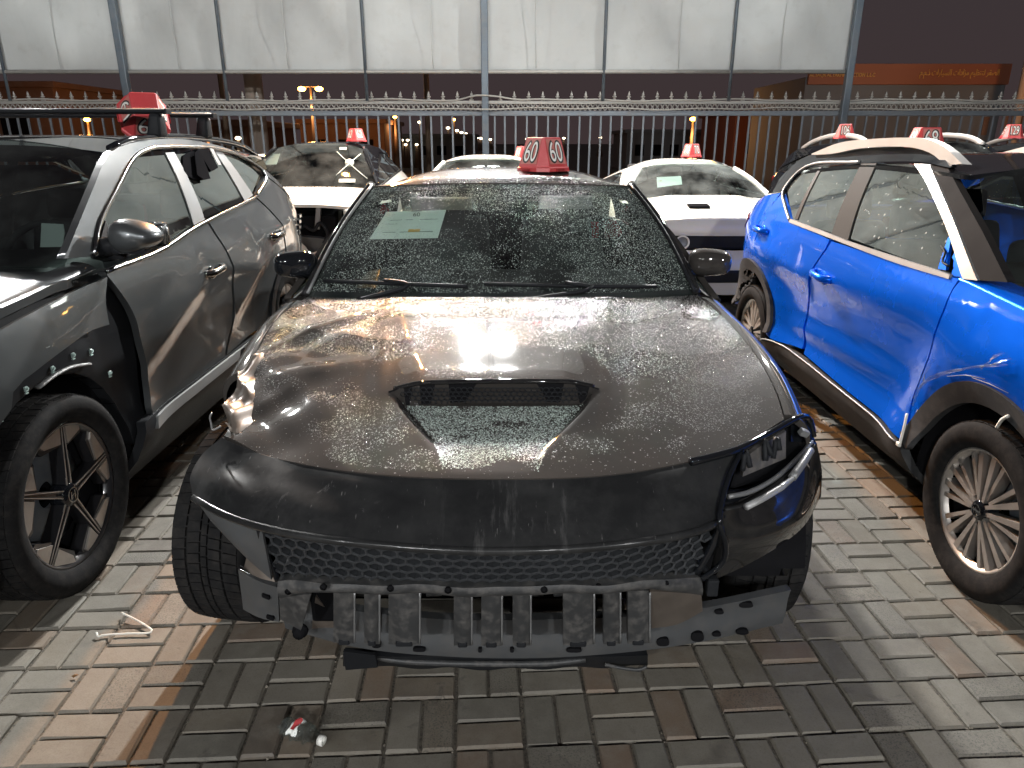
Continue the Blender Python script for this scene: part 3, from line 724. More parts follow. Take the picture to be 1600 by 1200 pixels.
# ================================================================== wheels
def arcp(r0, a0, a1, n=8):
    return [(r0*math.cos(math.radians(a0+(a1-a0)*k/n)), r0*math.sin(math.radians(a0+(a1-a0)*k/n))) for k in range(n+1)]
def pol(r, a): return (r*math.cos(math.radians(a)), r*math.sin(math.radians(a)))
def wheel(car, c, sx, R, rr, w, style, steer=0., camber=0., phase=90., tread=True, label=None):
    """a part of the car: barrel mesh, with tyre, spokes and cap as sub-parts. sx: side the outer face looks to"""
    M = Matrix.Translation(Vector(c)) @ Matrix.Rotation(steer+(0 if sx > 0 else math.pi), 4, 'Z') @ Matrix.Rotation(camber, 4, 'Y')
    h = w/2
    bm = bmesh.new(); lathe_bm(bm, [(.03, -.02), (rr*.55, -.03), (rr*.55, -.012), (rr*.93, -.06), (rr*.95, h*.35), (rr*.90, h*.35)], 40, M)
    wl = bm_done(bm, 'wheel', M_DARK, car)
    g = .008; T = R-.001
    prof = [(rr*.97, -h*.80), (rr*1.02, -h*.92), ((R+rr)/2, -h*1.02), (R-.022, -h*.95), (R-.008, -h*.86)]
    for a, b in ((-.84, -.52), (-.42, -.12), (-.03, .03), (.12, .42), (.52, .84)):
        if tread: prof += [(T-g, h*a+.001), (T-g, h*b-.001)]
        else: prof += [(T, h*a), (T, h*b), (T-g, h*b+.003), (T-g, h*b+.010)]
    prof += [(R-.008, h*.86), (R-.022, h*.95), ((R*.6+rr*.4), h*1.03), ((R*.35+rr*.65), h*1.0), (rr*1.05, h*.93), (rr*1.0, h*.82), (rr*.97, h*.70)]
    bm = bmesh.new(); lathe_bm(bm, prof, 72, M); bm_done(bm, 'tyre', M_RUBBER, wl)
    if tread:
        bm = bmesh.new(); nb = 64
        for ri, (a, b, sk) in enumerate(((-.86, -.50, .5), (-.43, -.12, .35), (-.07, .07, 0), (.12, .43, -.35), (.50, .86, -.5))):
            for k in range(nb):
                t0 = (k+.07+ri*.3)/nb; t1 = (k+.93+ri*.3)/nb; vs = []
                for (t, s) in ((t0, a), (t1, a), (t1, b), (t0, b)):
                    for rad in (R-.012, R-(.004 if abs(s) > .8 else 0)):
                        an = 2*math.pi*(t+sk*(s-a)/nb); vs.append(bm.verts.new(M @ Vector((h*s, rad*math.cos(an), rad*math.sin(an)))))
                bm.faces.new((vs[1], vs[3], vs[5], vs[7]))
                for i in range(4): j = (i+1) % 4; bm.faces.new((vs[2*i], vs[2*j], vs[2*j+1], vs[2*i+1]))
        bm_done(bm, 'tread', M_RUBBER, wl, False)
    bm = bmesh.new(); lathe_bm(bm, [(rr*.90, h*.55), (rr*.955, h*.78), (rr*1.0, h*.80), (rr*1.0, h*.70)], 60, M); bm_done(bm, 'rim', M_ALLOY if style == 'fan' else M_ALLOYD, wl)
    f0, f1 = h*.45, h*.72
    if style == 'star':
        for k in range(5):
            A = phase+72*k; p = lambda r, a: pol(rr*r, A+a)
            bm = bmesh.new()
            for s in (-1, 1): prism_bm(bm, [p(.13, s*24), p(.13, s*8), p(.95, s*.7), p(.95, s*2.6)], f0, f1, M, .002)
            prism_bm(bm, [p(.10, -30), p(.10, 30), p(.95, 2.5), p(.95, -2.5)], f0-.02, f1-.012, M)
            prism_bm(bm, [p(.95, 3), p(.95, 36), p(.80, 34), p(.70, 4)], f0-.02, f1-.006, M)
            prism_bm(bm, [p(.95, -3), p(.95, -26), p(.86, -27), p(.66, -4.5)], f0-.02, f1-.006, M)
            bm_done(bm, 'spoke', M_ALLOYD, wl, False)
            bm = bmesh.new()
            prism_bm(bm, [p(.96, 3), p(.96, 33), p(.84, 30), p(.72, 5)], f0, f1+.001, M, .003)
            prism_bm(bm, [p(.96, -3), p(.96, -22), p(.90, -24), p(.70, -5.5)], f0, f1+.001, M, .003)
            for s in (-1, 1): prism_bm(bm, [p(.16, s*20), p(.16, s*15), p(.94, s*.9), p(.94, s*1.6)], f1-.002, f1+.0015, M)
            bm_done(bm, 'machined_face', M_ALLOY, wl, False)
    elif style == 'fan':
        for k in range(5):
            A = phase+72*k; p = lambda r, a: pol(rr*r, A+a)
            for s in (-1, 1):
                bm = bmesh.new(); prism_bm(bm, [p(.14, s*34), p(.14, s*8), p(.95, s*6), p(.95, s*13)], f0-.015, f1, M, .004); bm_done(bm, 'spoke', M_ALLOY, wl, False)
                bm = bmesh.new(); prism_bm(bm, [p(.24, s*33), p(.24, s*20), p(.95, s*21.5), p(.95, s*26.5)], f0-.015, f1-.004, M, .003); bm_done(bm, 'thin_spoke', M_ALLOY, wl, False)
                bm = bmesh.new(); prism_bm(bm, [p(.16, s*30), p(.2, s*14), p(.93, s*13), p(.93, s*16)], f0-.03, f1-.02, M); bm_done(bm, 'spoke_flank', M_ALLOYD, wl, False)
    else:
        for k in range(10 if style == 'ten' else 5):
            A = phase+(36 if style == 'ten' else 72)*k; p = lambda r, a: pol(rr*r, A+a)
            bm = bmesh.new(); q = 1 if style == 'ten' else 1.8
            prism_bm(bm, [p(.14, -26*q*.8), p(.14, 26*q*.8), p(.95, 4.5*q), p(.95, -4.5*q)], f0-.015, f1, M, .004); bm_done(bm, 'spoke', M_ALLOYD, wl, False)
    bm = bmesh.new(); lathe_bm(bm, [(rr*.17, f0-.02), (rr*.17, f1-.002), (rr*.145, f1+.006), (.001, f1+.009)], 24, M); cap = bm_done(bm, 'hub_cap', M_BLACKG if style != 'ten' else M_ALLOYD, wl)
    if style in ('star', 'fan'):
        bm = bmesh.new(); e = rr*.105
        lathe_bm(bm, [(e*1.0, f1+.008), (e*1.0, f1+.0115), (e*.86, f1+.0115), (e*.86, f1+.008)], 24, M)
        if style == 'star':
            prism_bm(bm, [(-.55*e, -.5*e), (-.38*e, -.5*e), (-.22*e, .5*e), (-.39*e, .5*e)], f1+.008, f1+.0115, M); prism_bm(bm, [(.22*e, -.5*e), (.39*e, -.5*e), (.55*e, .5*e), (.38*e, .5*e)], f1+.008, f1+.0115, M)
            prism_bm(bm, [(-.35*e, -.1*e), (.35*e, .02*e), (.37*e, .14*e), (-.33*e, .02*e)], f1+.008, f1+.0115, M)
        else: prism_bm(bm, [(-.95*e, -.14*e), (.95*e, -.14*e), (.95*e, .14*e), (-.95*e, .14*e)], f1+.008, f1+.0115, M)
        bm_done(bm, 'hub_emblem', M_CHROME, wl, False)
    # brake disc behind the spokes
    bm = bmesh.new(); lathe_bm(bm, [(.05, -.015), (rr*.72, -.015), (rr*.72, -.002), (.05, -.002)], 32, M); bm_done(bm, 'brake_disc', M_STEEL, wl)
    return wl

# ================================================================== number cones on the roofs
def number_box(c, rz, scale, label, digits, ry=0., rx=0., h=.165):
    t = thing('number_marker', label, 'number marker', (0, 0, 0), 'red numbered roof markers')
    M = Matrix.Translation(Vector(c)) @ (R3(rx, ry, rz)).to_4x4() @ Matrix.Scale(scale, 4)
    a, w, b = .064, .066, .115        # half top, half face width, half base
    top, low = [], []
    def oct_(d, w_, z): return [Vector(q) for q in ((-w_, -d, z), (w_, -d, z), (d, -w_, z), (d, w_, z), (w_, d, z), (-w_, d, z), (-d, w_, z), (-d, -w_, z))]
    rings = [oct_(b+.004, w+.006, 0), oct_(b+.002, w+.004, .018), oct_(b-.004, w, .022), oct_(a, a-.006, h-.004), oct_(a-.005, a-.011, h)]
    bm = bmesh.new(); rr_ = [[bm.verts.new(M @ v) for v in r] for r in rings]
    for i in range(len(rr_)-1):
        for k in range(8): bm.faces.new((rr_[i][k], rr_[i][(k+1) % 8], rr_[i+1][(k+1) % 8], rr_[i+1][k]))
    bm.faces.new(rr_[-1])
    bm_done(bm, 'shell', M_RED, t, False)
    bm = bmesh.new()
    for k in range(4): bm_box(bm, M @ Vector((0, 0, .006)), (2*(b+.012)*scale, .05*scale, .012*scale), (M.to_3x3().normalized() @ R3(0, 0, k*math.pi/2)), .0)
    bm_done(bm, 'foot_tabs', M_RED, t, False)
    for k in range(4):
        d0 = b-.004; ang = k*math.pi/2
        n_ = R3(0, 0, ang)
        x = n_ @ Vector((1, 0, 0)); lo_ = n_ @ Vector((0, -(b-.004), .022)); hi_ = n_ @ Vector((0, -a, h-.004)); upv = hi_-lo_; mid = (lo_+hi_)/2
        nrm = x.cross(upv).normalized()
        F = M @ frame_of(mid+nrm*.0012+upv*.03, x, upv)
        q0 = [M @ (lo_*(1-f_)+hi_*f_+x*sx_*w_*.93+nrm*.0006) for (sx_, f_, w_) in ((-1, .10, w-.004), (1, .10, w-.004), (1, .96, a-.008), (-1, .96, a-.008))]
        pd('glare_panel', q0, [(0, 1, 2, 3)], M_REDGLARE, t)  # panel added to carry the painted glare of the face
        for nm, mt, sz, off in (('digit_outline', M_INK, .118, 0.), ('digits', M_WHITEP, .108, .0012)):
            me = text_mesh(digits, sz, 0., 1.)
            xs = [q.co.x for q in me.vertices]; ys = [q.co.y for q in me.vertices]
            cx, cy = (max(xs)+min(xs))/2, (max(ys)+min(ys))/2; wx = max(xs)-min(xs); wy = max(ys)-min(ys)
            tw, th = (.084, .100) if nm == 'digits' else (.092, .108)
            for q in me.vertices: q.co = Vector(((q.co.x-cx)/wx*tw, (q.co.y-cy)/wy*th, off))
            if nm == 'digit_outline':
                # fatten the glyphs so that they stand out round the white ones
                bmx = bmesh.new(); n0 = 0
                for dx, dy in ((-.005, 0), (.005, 0), (0, -.005), (0, .005), (.0035, .0035), (-.0035, .0035), (.0035, -.0035), (-.0035, -.0035)):
                    m2 = me.copy(); m2.transform(Matrix.Translation((dx, dy, off+.00005*n0))); bmx.from_mesh(m2); bpy.data.meshes.remove(m2); n0 += 1
                bmx.to_mesh(me); bmx.free()
            me.transform(F); mk(nm, me, mt, t)
    return t

# ================================================================== generic car parts
class Car: pass
def side_map(C, sx, inset=0.):
    return lambda y, z: (C.xc+sx*(C.hw(y, z)-inset), y, z)
def spanel(C, name, outline, sx, mat, inset=0., thick=.025, step=.06, **props):
    return panel(name, outline, side_map(C, sx, inset), mat, C.root, step, thick, (-sx, 0, 0), **props)
def stube(C, name, yz, sx, r, mat, n=24, out=.004, flat=1., **props):
    P = [(C.xc+sx*(C.hw(y, z)+out), y, z) for (y, z) in spl(yz, n)]
    return tube(name, P, r, mat, C.root, 6, flat=flat, **props)
def arch(yw, R, z0, n=14):
    """points over a wheel arch from the front foot to the rear foot"""
    a0 = math.asin(min(1, max(-1, (z0-.34)/R)))
    return [(yw-R*math.cos(t), .34+R*math.sin(t)) for t in np.linspace(a0, math.pi-a0, n)]
def seats(C, y, zs, w=.48, mat=None, head=True, parent_label=None):
    for sx in (-1, 1):
        c = Vector((C.xc+sx*.37, y, zs))
        bm = bmesh.new(); bm_box(bm, c+Vector((0, .10, .0)), (w, .16, .66), R3(-.22), .06, 3, .86); bm_box(bm, c+Vector((0, -.2, -.32)), (w, .5, .18), None, .06, 3)
        o = bm_done(bm, 'seat', mat or M_SEAT, C.root)
        if head:
            bm = bmesh.new(); bm_box(bm, c+Vector((0, .19, .42)), (.27, .11, .19), R3(-.15), .045, 3); bm_done(bm, 'headrest', mat or M_SEAT, o)
def steering(C, c, tilt=.45, r=.185):
    bm = bmesh.new(); pts = [(c[0]+r*math.cos(a), c[1]+r*math.sin(a)*math.sin(tilt), c[2]+r*math.sin(a)*math.cos(tilt)) for a in np.linspace(0, 2*math.pi, 33)]
    bm_tube(bm, pts, .016, 8, False); bm_box(bm, c, (.14, .05, .11), R3(-tilt), .02, 2); bm_box(bm, c, (2*r, .02, .035), R3(-tilt))
    bm_done(bm, 'steering_wheel', M_DASH, C.root)

def mirror_shell(C, name, c, s, sx, mat, mat2=None, ang=0., tap=.12):
    """door mirror: rounded shell with a flat back face and a foot"""
    c = Vector(c); q = R3(0, 0, ang)
    def fn(u, v):
        th = (u-.5)*math.pi; ph = 2*math.pi*v
        # squashed super-ellipsoid, blunt towards the rear
        cx, sz = math.cos(ph), math.sin(ph); e = .62 if tap < .3 else .85
        px = math.copysign(abs(cx)**e, cx)*math.cos(th)**.6; pz = math.copysign(abs(sz)**e, sz)*math.cos(th)**.6
        return c+q @ Vector((px*s[0]/2*(1-.10*px*sx), (math.sin(th))*s[1]/2, pz*s[2]/2*(1-tap*px*sx)))
    o = grid(name, fn, 14, 28, mat, C.root, 0, (0, -1, 0))
    bm = bmesh.new(); bm_box(bm, c+q @ Vector((0, s[1]*.42, 0)), (s[0]*.82, .02, s[2]*.78), q, .02, 2); bm_done(bm, 'mirror_glass', M_CHROME, o)
    bm = bmesh.new(); bm_tube(bm, [c+Vector((-sx*s[0]*.35, 0, -s[2]*.25)), c+Vector((-sx*(s[0]*.5+.10), .03, -s[2]*.45))], [.035, .045], 8); bm_done(bm, 'mirror_foot', mat2 or M_BLACKP, o)
    return o

def base_car(C):
    """fills in the surfaces that every car shares: both body sides, bonnet, glass, roof, tail and interior.
    C holds the measurements; C.skip names what is built elsewhere."""
    K = C; skip = getattr(C, 'skip', set())
    body, roofm = C.body, getattr(C, 'roofm', C.body)
    glassm = C.glass; glass2 = getattr(C, 'glass_rear', glassm)
    zs = C.zsill
    def zhe(y): return pch(y, [C.yf, (C.yf+C.ycw)/2, C.ycw], [C.zhf-.03, (C.zhf*.42+C.zcw*.58)-.005, C.zcw-.03])
    C.zhe = zhe
    def zre(y): return pch(y, [C.ywt, C.ywt+.45*(C.yrr-C.ywt), C.yrr], [C.zre-.015, C.zre, C.zre-getattr(C, 'rdrop', .07)])
    C.zre_f = zre
    def xr(y): return C.hw(y, zre(y))
    C.xr = xr
    for sx in (-1, 1):
        if ('side%+d' % sx) in skip: continue
        d1, d2, d3 = C.doors; a1 = arch(C.w1, C.R+.055, zs); a2 = arch(C.w2, C.R+.055, zs); g = .003
        belt = lambda y: I1(y, C.belt[0], C.belt[1])
        top = [(y, zhe(y)-.002) for y in np.linspace(d1-g, C.yf+.06, 12)]
        if ('fender%+d' % sx) in skip: spanel(C, 'fender', [p for p in a1 if p[0] > C.w1+.12]+[(d1-g, zs), (d1-g, belt(d1))]+[p for p in top if p[0] > C.w1+.16], sx, body)
        else: spanel(C, 'fender', [(C.yf+.06, zs+.06)]+a1+[(d1-g, zs), (d1-g, belt(d1))]+top, sx, body)
        spanel(C, 'door', [(d1+g, zs), (d2-g, zs)]+[(y, belt(y)) for y in np.linspace(d2-g, d1+g, 6)], sx, body)
        if d3 > d2:
            dn = [(y, z) for (y, z) in a2 if y < d3]; dn = [p for p in dn if p[0] < d3-g]
            spanel(C, 'door', [(d2+g, zs)]+dn+[(d3-g, belt(d3))]+[(y, belt(y)) for y in np.linspace(d3-.05, d2+g, 5)], sx, body)
        rest = [p for p in a2 if p[0] > d3+g] if d3 > d2 else a2
        st = [(d3+g, rest[0][1])] if d3 > d2 else [(d2+g, zs)]
        zt_end = C.zdeck if C.sedan else C.zre-.3
        spanel(C, 'quarter_panel', st+rest+[(C.ye-.08, zs+.08), (C.ye-.05, zt_end-.02)]+[(y, belt(y)) for y in np.linspace(C.yrb, max(d3, d2)+g, 8)], sx, body)
        spanel(C, 'sill', [(C.w1+C.R+.05, zs-.005), (C.w1+C.R+.05, zs-.14), (C.w2-C.R-.05, zs-.14), (C.w2-C.R-.05, zs-.005)], sx, getattr(C, 'clad', M_BLACKP), -.006)
        for yw, a in ((C.w1, a1), (C.w2, a2)):
            if yw == C.w1 and ('fender%+d' % sx) in skip: continue
            P = [(C.xc+sx*(C.hw(y, z)-.02), y, z) for (y, z) in a]; Q = [(C.xc+sx*(C.hw(y, z)-.30), y, z) for (y, z) in a]
            pd('wheel_arch_liner', P+Q, [(i, i+1, len(a)+i+1, len(a)+i) for i in range(len(a)-1)], M_DARK, C.root)
        # glasshouse: windows between pillars
        yA0, yA1 = C.ya, C.ywt+.10; pil = C.pillars
        def zA(y): return I1(y, [yA0, yA1, C.yrr-.12, C.yrb], [belt(yA0), zre(yA1)-.035, zre(C.yrr-.12)-.035, belt(C.yrb)+.01])
        def zTop(y): return min(zA(y), zre(min(max(y, C.ywt), C.yrr))-.035)
        edges = [yA0+.10]+pil+[C.yrb-.10]
        for k in range(len(edges)-1):
            a = edges[k]+(.028 if k > 0 else 0); b = edges[k+1]-(.028 if k < len(edges)-2 else 0)
            ys = np.linspace(a, b, 14)
            spanel(C, 'side_window', [(y, belt(y)+.012) for y in ys]+[(y, max(belt(y)+.02, zTop(y)-.02)) for y in ys[::-1]], sx, glass2 if k > 0 else glassm, .012, .004)
        for y in pil:
            spanel(C, 'pillar', [(y-.032, belt(y)), (y+.032, belt(y)), (y+.032, zTop(y)), (y-.032, zTop(y))], sx, M_BLACKG, .004)
        # roof side frame from the windscreen foot over the doors to the tail
        lo = [(y, zTop(y)) for y in np.linspace(yA0+.02, C.yrb-.02, 40)]
        hi = []
        for (y, z) in lo:
            if y < C.ywt: zz = I1(y, [yA0-.05, C.ywt], [zhe(C.ycw), zre(C.ywt)])
            elif y > C.yrr: zz = I1(y, [C.yrr, C.yrb+.08], [zre(C.yrr), (C.zdeck if C.sedan else belt(C.yrb)+.12)])
            else: zz = zre(y)
            hi.append((y, max(zz, z+.02)))
        spanel(C, 'roof_side_frame', lo+hi[::-1], sx, roofm, 0., .03, (.06, .03))
        stube(C, 'belt_trim', [(y, belt(y)+.004) for y in np.linspace(yA0+.05, C.yrb-.08, 8)], sx, .011, getattr(C, 'trim', M_BLACKP))
    if 'hood' not in skip:
        def hood(u, v):
            s = u*2-1; y = (C.yf+.06+C.hoodsweep*s*s)*(1-v)+(C.ycw+.12*s*s)*v; x = C.hw(min(y, C.ycw), zhe(min(y, C.ycw)))-.003
            z = zhe(min(y, C.ycw))+.055*(1-abs(s)**3.5); 
            if getattr(C, 'hoodfeat', None): z += C.hoodfeat(s, v)
            return (C.xc+s*x, y, z)
        grid('bonnet', hood, 40, 28, body, C.root, .03, (0, 0, -1))
    if 'front' not in skip:
        zf = zhe(C.yf+.06)
        def front(u, v):
            s = u*2-1; z = zf-.012+(.20-zf)*v; x = (C.hw(C.yf+.06, .5)-.01)*s; y = C.yf+.06+C.hoodsweep*s*s-.10*math.sin(min(1, v*1.3)*math.pi*.75)*(1-.4*s*s)
            return (C.xc+x, y, z+.05*(1-abs(s)**3.5)*(1-v))
        grid('front_bumper', front, 24, 16, getattr(C, 'frontm', body), C.root, .03, (0, 1, 0))
    if 'screen' not in skip:
        zc0 = zhe(C.ycw)+.03
        def ws(u, v):
            s = u*2-1; x = s*((C.hw(C.ycw, zc0)-.075)*(1-v)+(xr(C.ywt)-.035)*v); y = (C.ycw+.10+.12*s*s)*(1-v)+(C.ywt+.05*s*s)*v
            z = zc0*(1-v)+(zre(C.ywt)+C.rcrown*(1-abs(s)**2.5)-.004)*v+.03*math.sin(math.pi*v)+.02*(1-s*s)*(1-v)
            return (C.xc+x, y, z)
        C.ws = ws
        grid('windscreen', ws, 24, 16, glassm, C.root, .006, (0, 0, -1))
        for sx in (-1, 1):
            if ('pillar%+d' % sx) in skip: continue
            P = [Vector(ws(.5+.5*sx*1.0, v))+Vector((sx*.012, .008, .004)) for v in np.linspace(-.04, 1.0, 12)]
            tube('windscreen_pillar', P, .027, getattr(C, 'apillar', roofm), C.root, 8)
        box('cowl', (C.xc, C.ycw+.10, zhe(C.ycw)-.015), (C.hw(C.ycw, zc0)*1.75, .26, .05), M_BLACKP, C.root, bev=.01)
    if 'roof' not in skip:
        def roof(u, v):
            s = u*2-1; y = (C.ywt+.05*s*s)*(1-v)+(C.yrr)*v; return (C.xc+s*xr(y), y, zre(y)+C.rcrown*(1-abs(s)**3.2)*min(1, .55+1.6*v))
        grid('roof', roof, 28, 22, roofm, C.root, .02, (0, 0, -1))
    if 'tail' not in skip:
        zd = C.zdeck if C.sedan else C.zre-.36
        def rg(u, v):
            s = u*2-1; x = s*((xr(C.yrr)-.02)*(1-v)+(C.hw(C.yrb, zd)-.10)*v); y = C.yrr*(1-v)+(C.yrb+.02-.04*s*s)*v; z = (zre(C.yrr)+C.rcrown*(1-abs(s)**3))*(1-v)+(zd+.01)*v
            return (C.xc+x, y, z)
        grid('rear_window', rg, 16, 10, glass2, C.root, .01, (0, 0, -1))
        def tg(u, v):
            s = u*2-1
            if v < .4: t = v/.4; y = C.yrb+(C.ye-C.yrb-.03*s*s)*t; z = zd+.03*(1-abs(s)**3)-.02*t
            else: t = (v-.4)/.6; y = C.ye-.03*s*s+.04*math.sin(math.pi*t)-.05*t; z = zd-.02+(.22-zd)*t
            return (C.xc+s*(C.hw(min(y, C.ye), min(z, zd-.03))-.004), y, z)
        grid('tailgate', tg, 20, 24, body, C.root, .02, (0, -1, 0))
        for sx in (-1, 1): box('tail_lamp', (C.xc+sx*(C.hw(C.ye, zd-.2)-.14), C.ye-.02, zd-.16), (.26, .10, .16), M_TAIL, C.root, bev=.03)
    # floor, dashboard, seats
    box('floor_pan', (C.xc, (C.yf+C.ye)/2, .30), (C.W*1.45, C.ye-C.yf-.5, .10), M_DARK, C.root)
    if 'bay' not in skip: box('engine_bay', (C.xc, (C.yf+.2+C.ycw)/2, .55), (C.W*1.1, C.ycw-C.yf-.3, .40), M_DARK, C.root)
    if 'interior' not in skip:
        bm = bmesh.new(); bm_box(bm, (C.xc, C.ycw+.42, zhe(C.ycw)-.10), (C.W*1.5, .62, .24), R3(.05), .07, 3); bm_done(bm, 'dashboard', M_DASH, C.root)
        sm = getattr(C, 'seatm', M_SEAT)
        seats(C, C.ycw+1.28, .80, mat=sm); seats(C, C.ycw+2.1, .82, .52, mat=sm)
        steering(C, (C.xc+(.37 if getattr(C, 'wheel_right', True) else -.37), C.ycw+.78, zhe(C.ycw)-.04))
        spl_in = [(C.xc+s*(C.W-.14), (C.doors[0]+C.doors[2])/2, .62) for s in (-1, 1)]
        for p in spl_in: box('door_card', p, (.04, 1.9, .55), M_DASH, C.root, bev=.015)
    for sx in (-1, 1):
        for yw in (C.w1, C.w2):
            if ('wheel%+d%d' % (sx, 1 if yw == C.w1 else 2)) in skip: continue
            wheel(C.root, (C.xc+sx*(C.W-C.tw/2-.012), yw, C.R), sx, C.R, C.rr, C.tw, C.wstyle, phase=C.phase+(17 if yw == C.w2 else 0)*0, tread=(yw == C.w1 and getattr(C, 'tread', True)))
def prof_hw(W, zs, ws, yf, ye, ftap=.20, rtap=.16, fl=.8, rl=.8, feat=None, roof_taper=.02, yr0=3.5):
    def hw(y, z, plain=False):
        h = W+pch(z, zs, ws)
        if y < yf+fl: t = (yf+fl-y)/fl; h -= ftap*t*t
        if y > ye-rl: t = (y-ye+rl)/rl; h -= rtap*t*t
        if z > 1.1 and y > yr0: h -= roof_taper*(y-yr0)*min(1, (z-1.1)/.3)
        if feat and not plain: h += feat(y, z)
        return h
    return hw
# ================================================================== grey SUV on the left
def make_pix(C, sx):
    def pix(u, v):
        X = C.xc+sx*C.W
        for _ in range(14):
            p = PX(u, v, X); X = .5*X+.5*(C.xc+sx*C.hw(min(max(p.y, C.yf), C.ye), min(max(p.z, .15), 1.75), True))
        return (p.y, p.z)
    def run(pts): return [pix(*p) if len(p) == 2 else (p[0], p[1]) for p in pts]
    C.pix, C.run = pix, run
def seg_d(y, z, a, b):
    ax, az = a; bx, bz = b; L2 = (bx-ax)**2+(bz-az)**2; t = min(max(((y-ax)*(bx-ax)+(z-az)*(bz-az))/L2, 0), 1)
    dy, dz = y-ax-t*(bx-ax), z-az-t*(bz-az); side = (bx-ax)*(z-az)-(bz-az)*(y-ax)
    return math.hypot(dy, dz), (1 if side > 0 else -1), t

P_GREY = paint('grey_metallic_paint', (.095, .102, .106), .65, .28, .04, .10)
G_GREY = glass('green_tinted_window', (.26, .33, .31), 1.3, None, 1.7, .12, .0)
G_DARKP = glass('dark_privacy_glass', (.025, .028, .03), 1.3, None, 1.7, .04)
G_SCREEN = glass('windscreen_glass', (.30, .35, .34), 1., None, 1.5, .05)
T = Car(); T.root = thing('suv', 'grey metallic SUV with black roof bars and its front wheel arch trim torn off', 'car', (-2.53, 3.7, 0), 'cars parked in the lot')
T.xc, T.W, T.yf, T.ye, T.w1, T.w2, T.R, T.rr, T.tw = -2.53, .93, 1.40, 6.0, 2.37, 5.08, .378, .275, .235
def t_feat(y, z):
    h = 0.
    # diamond facets pressed into the doors
    for a, b, amp in (((2.95, .66), (3.75, .98), .022), ((3.75, .98), (4.55, .88), .020), ((4.5, 1.02), (5.5, 1.12), .022), ((3.95, .60), (4.75, .98), .02)):
        d, s, t = seg_d(y, z, a, b)
        w = .17 if s > 0 else .07
        if d < w and 0 < t < 1: h += amp*(1-d/w)*math.sin(math.pi*t)**.7
    for yw in (2.37, 5.08):
        r = math.hypot(y-yw, z-.36)
        if r < .85 and z > .3: h += .028*math.exp(-((r-.50)/.16)**2)
    return h
T.hw = prof_hw(.93, [.16, .28, .42, .50, .62, .78, .90, 1.02, 1.18, 1.28, 1.45, 1.58, 1.68], [-.13, -.06, -.012, -.028, -.03, -.018, -.004, -.010, -.045, -.072, -.135, -.20, -.25], 1.40, 6.0, .20, .17, .7, .8, t_feat, .012, 4.0)
make_pix(T, 1)
T.body, T.roofm_, T.glass, T.glass_rear = P_GREY, P_GREY, G_SCREEN, G_DARKP
T.roofm = M_BLACKG
T.ycw, T.ywt, T.yrr, T.yrb, T.zhf, T.zcw, T.zre, T.rcrown, T.zsill, T.sedan, T.hoodsweep = 2.50, 3.32, 5.45, 5.80, 1.0, 1.17, 1.585, .075, .44, False, .18
T.doors, T.pillars, T.belt, T.ya = (2.78, 3.86, 4.98), [3.92, 4.88], ([2.6, 3.7, 4.8, 5.7], [1.16, 1.21, 1.28, 1.33]), 2.72
T.wstyle, T.phase, T.trim, T.clad, T.zdeck = 'star', 82., M_CHROME, M_BLACKP, 1.2
T.apillar = M_BLACKG
T.skip = {'side+1', 'pillar+1'}
base_car(T)
q = T.run
arch_o = [(2.37+.55*math.cos(a), .36+.55*math.sin(a)) for a in np.linspace(math.radians(118), math.radians(186), 9)]
fo = closed([q([(163, 433), (160, 470), (163, 507)]), q([(163, 507), (130, 517), (92, 541), (48, 573), (4, 612)])+arch_o, [arch_o[-1], (1.50, .30), (1.46, .60), (1.46, .92)], [(1.46, .92), (1.72, 1.0)]+q([(0, 512), (60, 480), (112, 454), (163, 433)])], 22)
fnd = spanel(T, 'front_fender', fo, 1, P_GREY, -.012, .012, .04); fnd['label'] = 'front fender sprung loose from the door, its arch trim gone'
def fender_top(u, v):                                  # rolled shoulder between the loose fender and the bonnet
    y = 1.52+(2.80-1.52)*v; z0 = I1(y, [1.46, 1.72, 2.16, 2.5, 2.8], [.935, 1.015, 1.098, 1.125, 1.145]); x0 = T.hw(y, z0)-.008; z1 = T.zhe(min(y, 2.5)); x1 = T.hw(min(y, 2.5), z1)+.004
    z1 = max(z1, z0+.012); a = u*math.pi/2
    return (T.xc+x0+(x1-x0-.10)*(1-math.cos(a)), y, z0+(z1+.018-z0)*math.sin(a))
grid('fender_shoulder', fender_top, 8, 30, P_GREY, T.root, .02, (-1, 0, -.4))
spanel(T, 'inner_fender', closed([[(1.62, 1.0), (2.16, 1.10), (2.98, 1.12)], [(2.98, 1.12), (3.02, .7), (2.98, .34)], [(2.98, .34), (2.80, .34)], [(2.37+.47*math.cos(a), .36+.47*math.sin(a)) for a in np.linspace(math.radians(2), math.radians(178), 20)], [(1.84, .37), (1.58, .37)], [(1.58, .37), (1.62, 1.0)]], 14), 1, M_BLACKP, .055, .05)
ring_ = [(2.37+.47*math.cos(a), .36+.47*math.sin(a)) for a in np.linspace(-.1, math.pi+.1, 28)]
nn = len(ring_)
pd('wheel_arch_liner', [(T.xc+.87, y, z) for y, z in ring_]+[(T.xc+.52, y, z) for y, z in ring_], [(i, i+1, nn+i+1, nn+i) for i in range(nn-1)], M_DARK, T.root, True)
pd('inner_bulkhead', [(T.xc+.52, y, z) for y, z in ring_], [tuple(range(nn))], M_DARK, T.root)
stube(T, 'torn_arch_edge', q([(62, 606), (85, 588), (112, 574), (142, 569)]), 1, .013, M_SILVER, 14, -.035, .5)
M_CLIP = pm('pale_green_clip', (.42, .55, .52), .5)
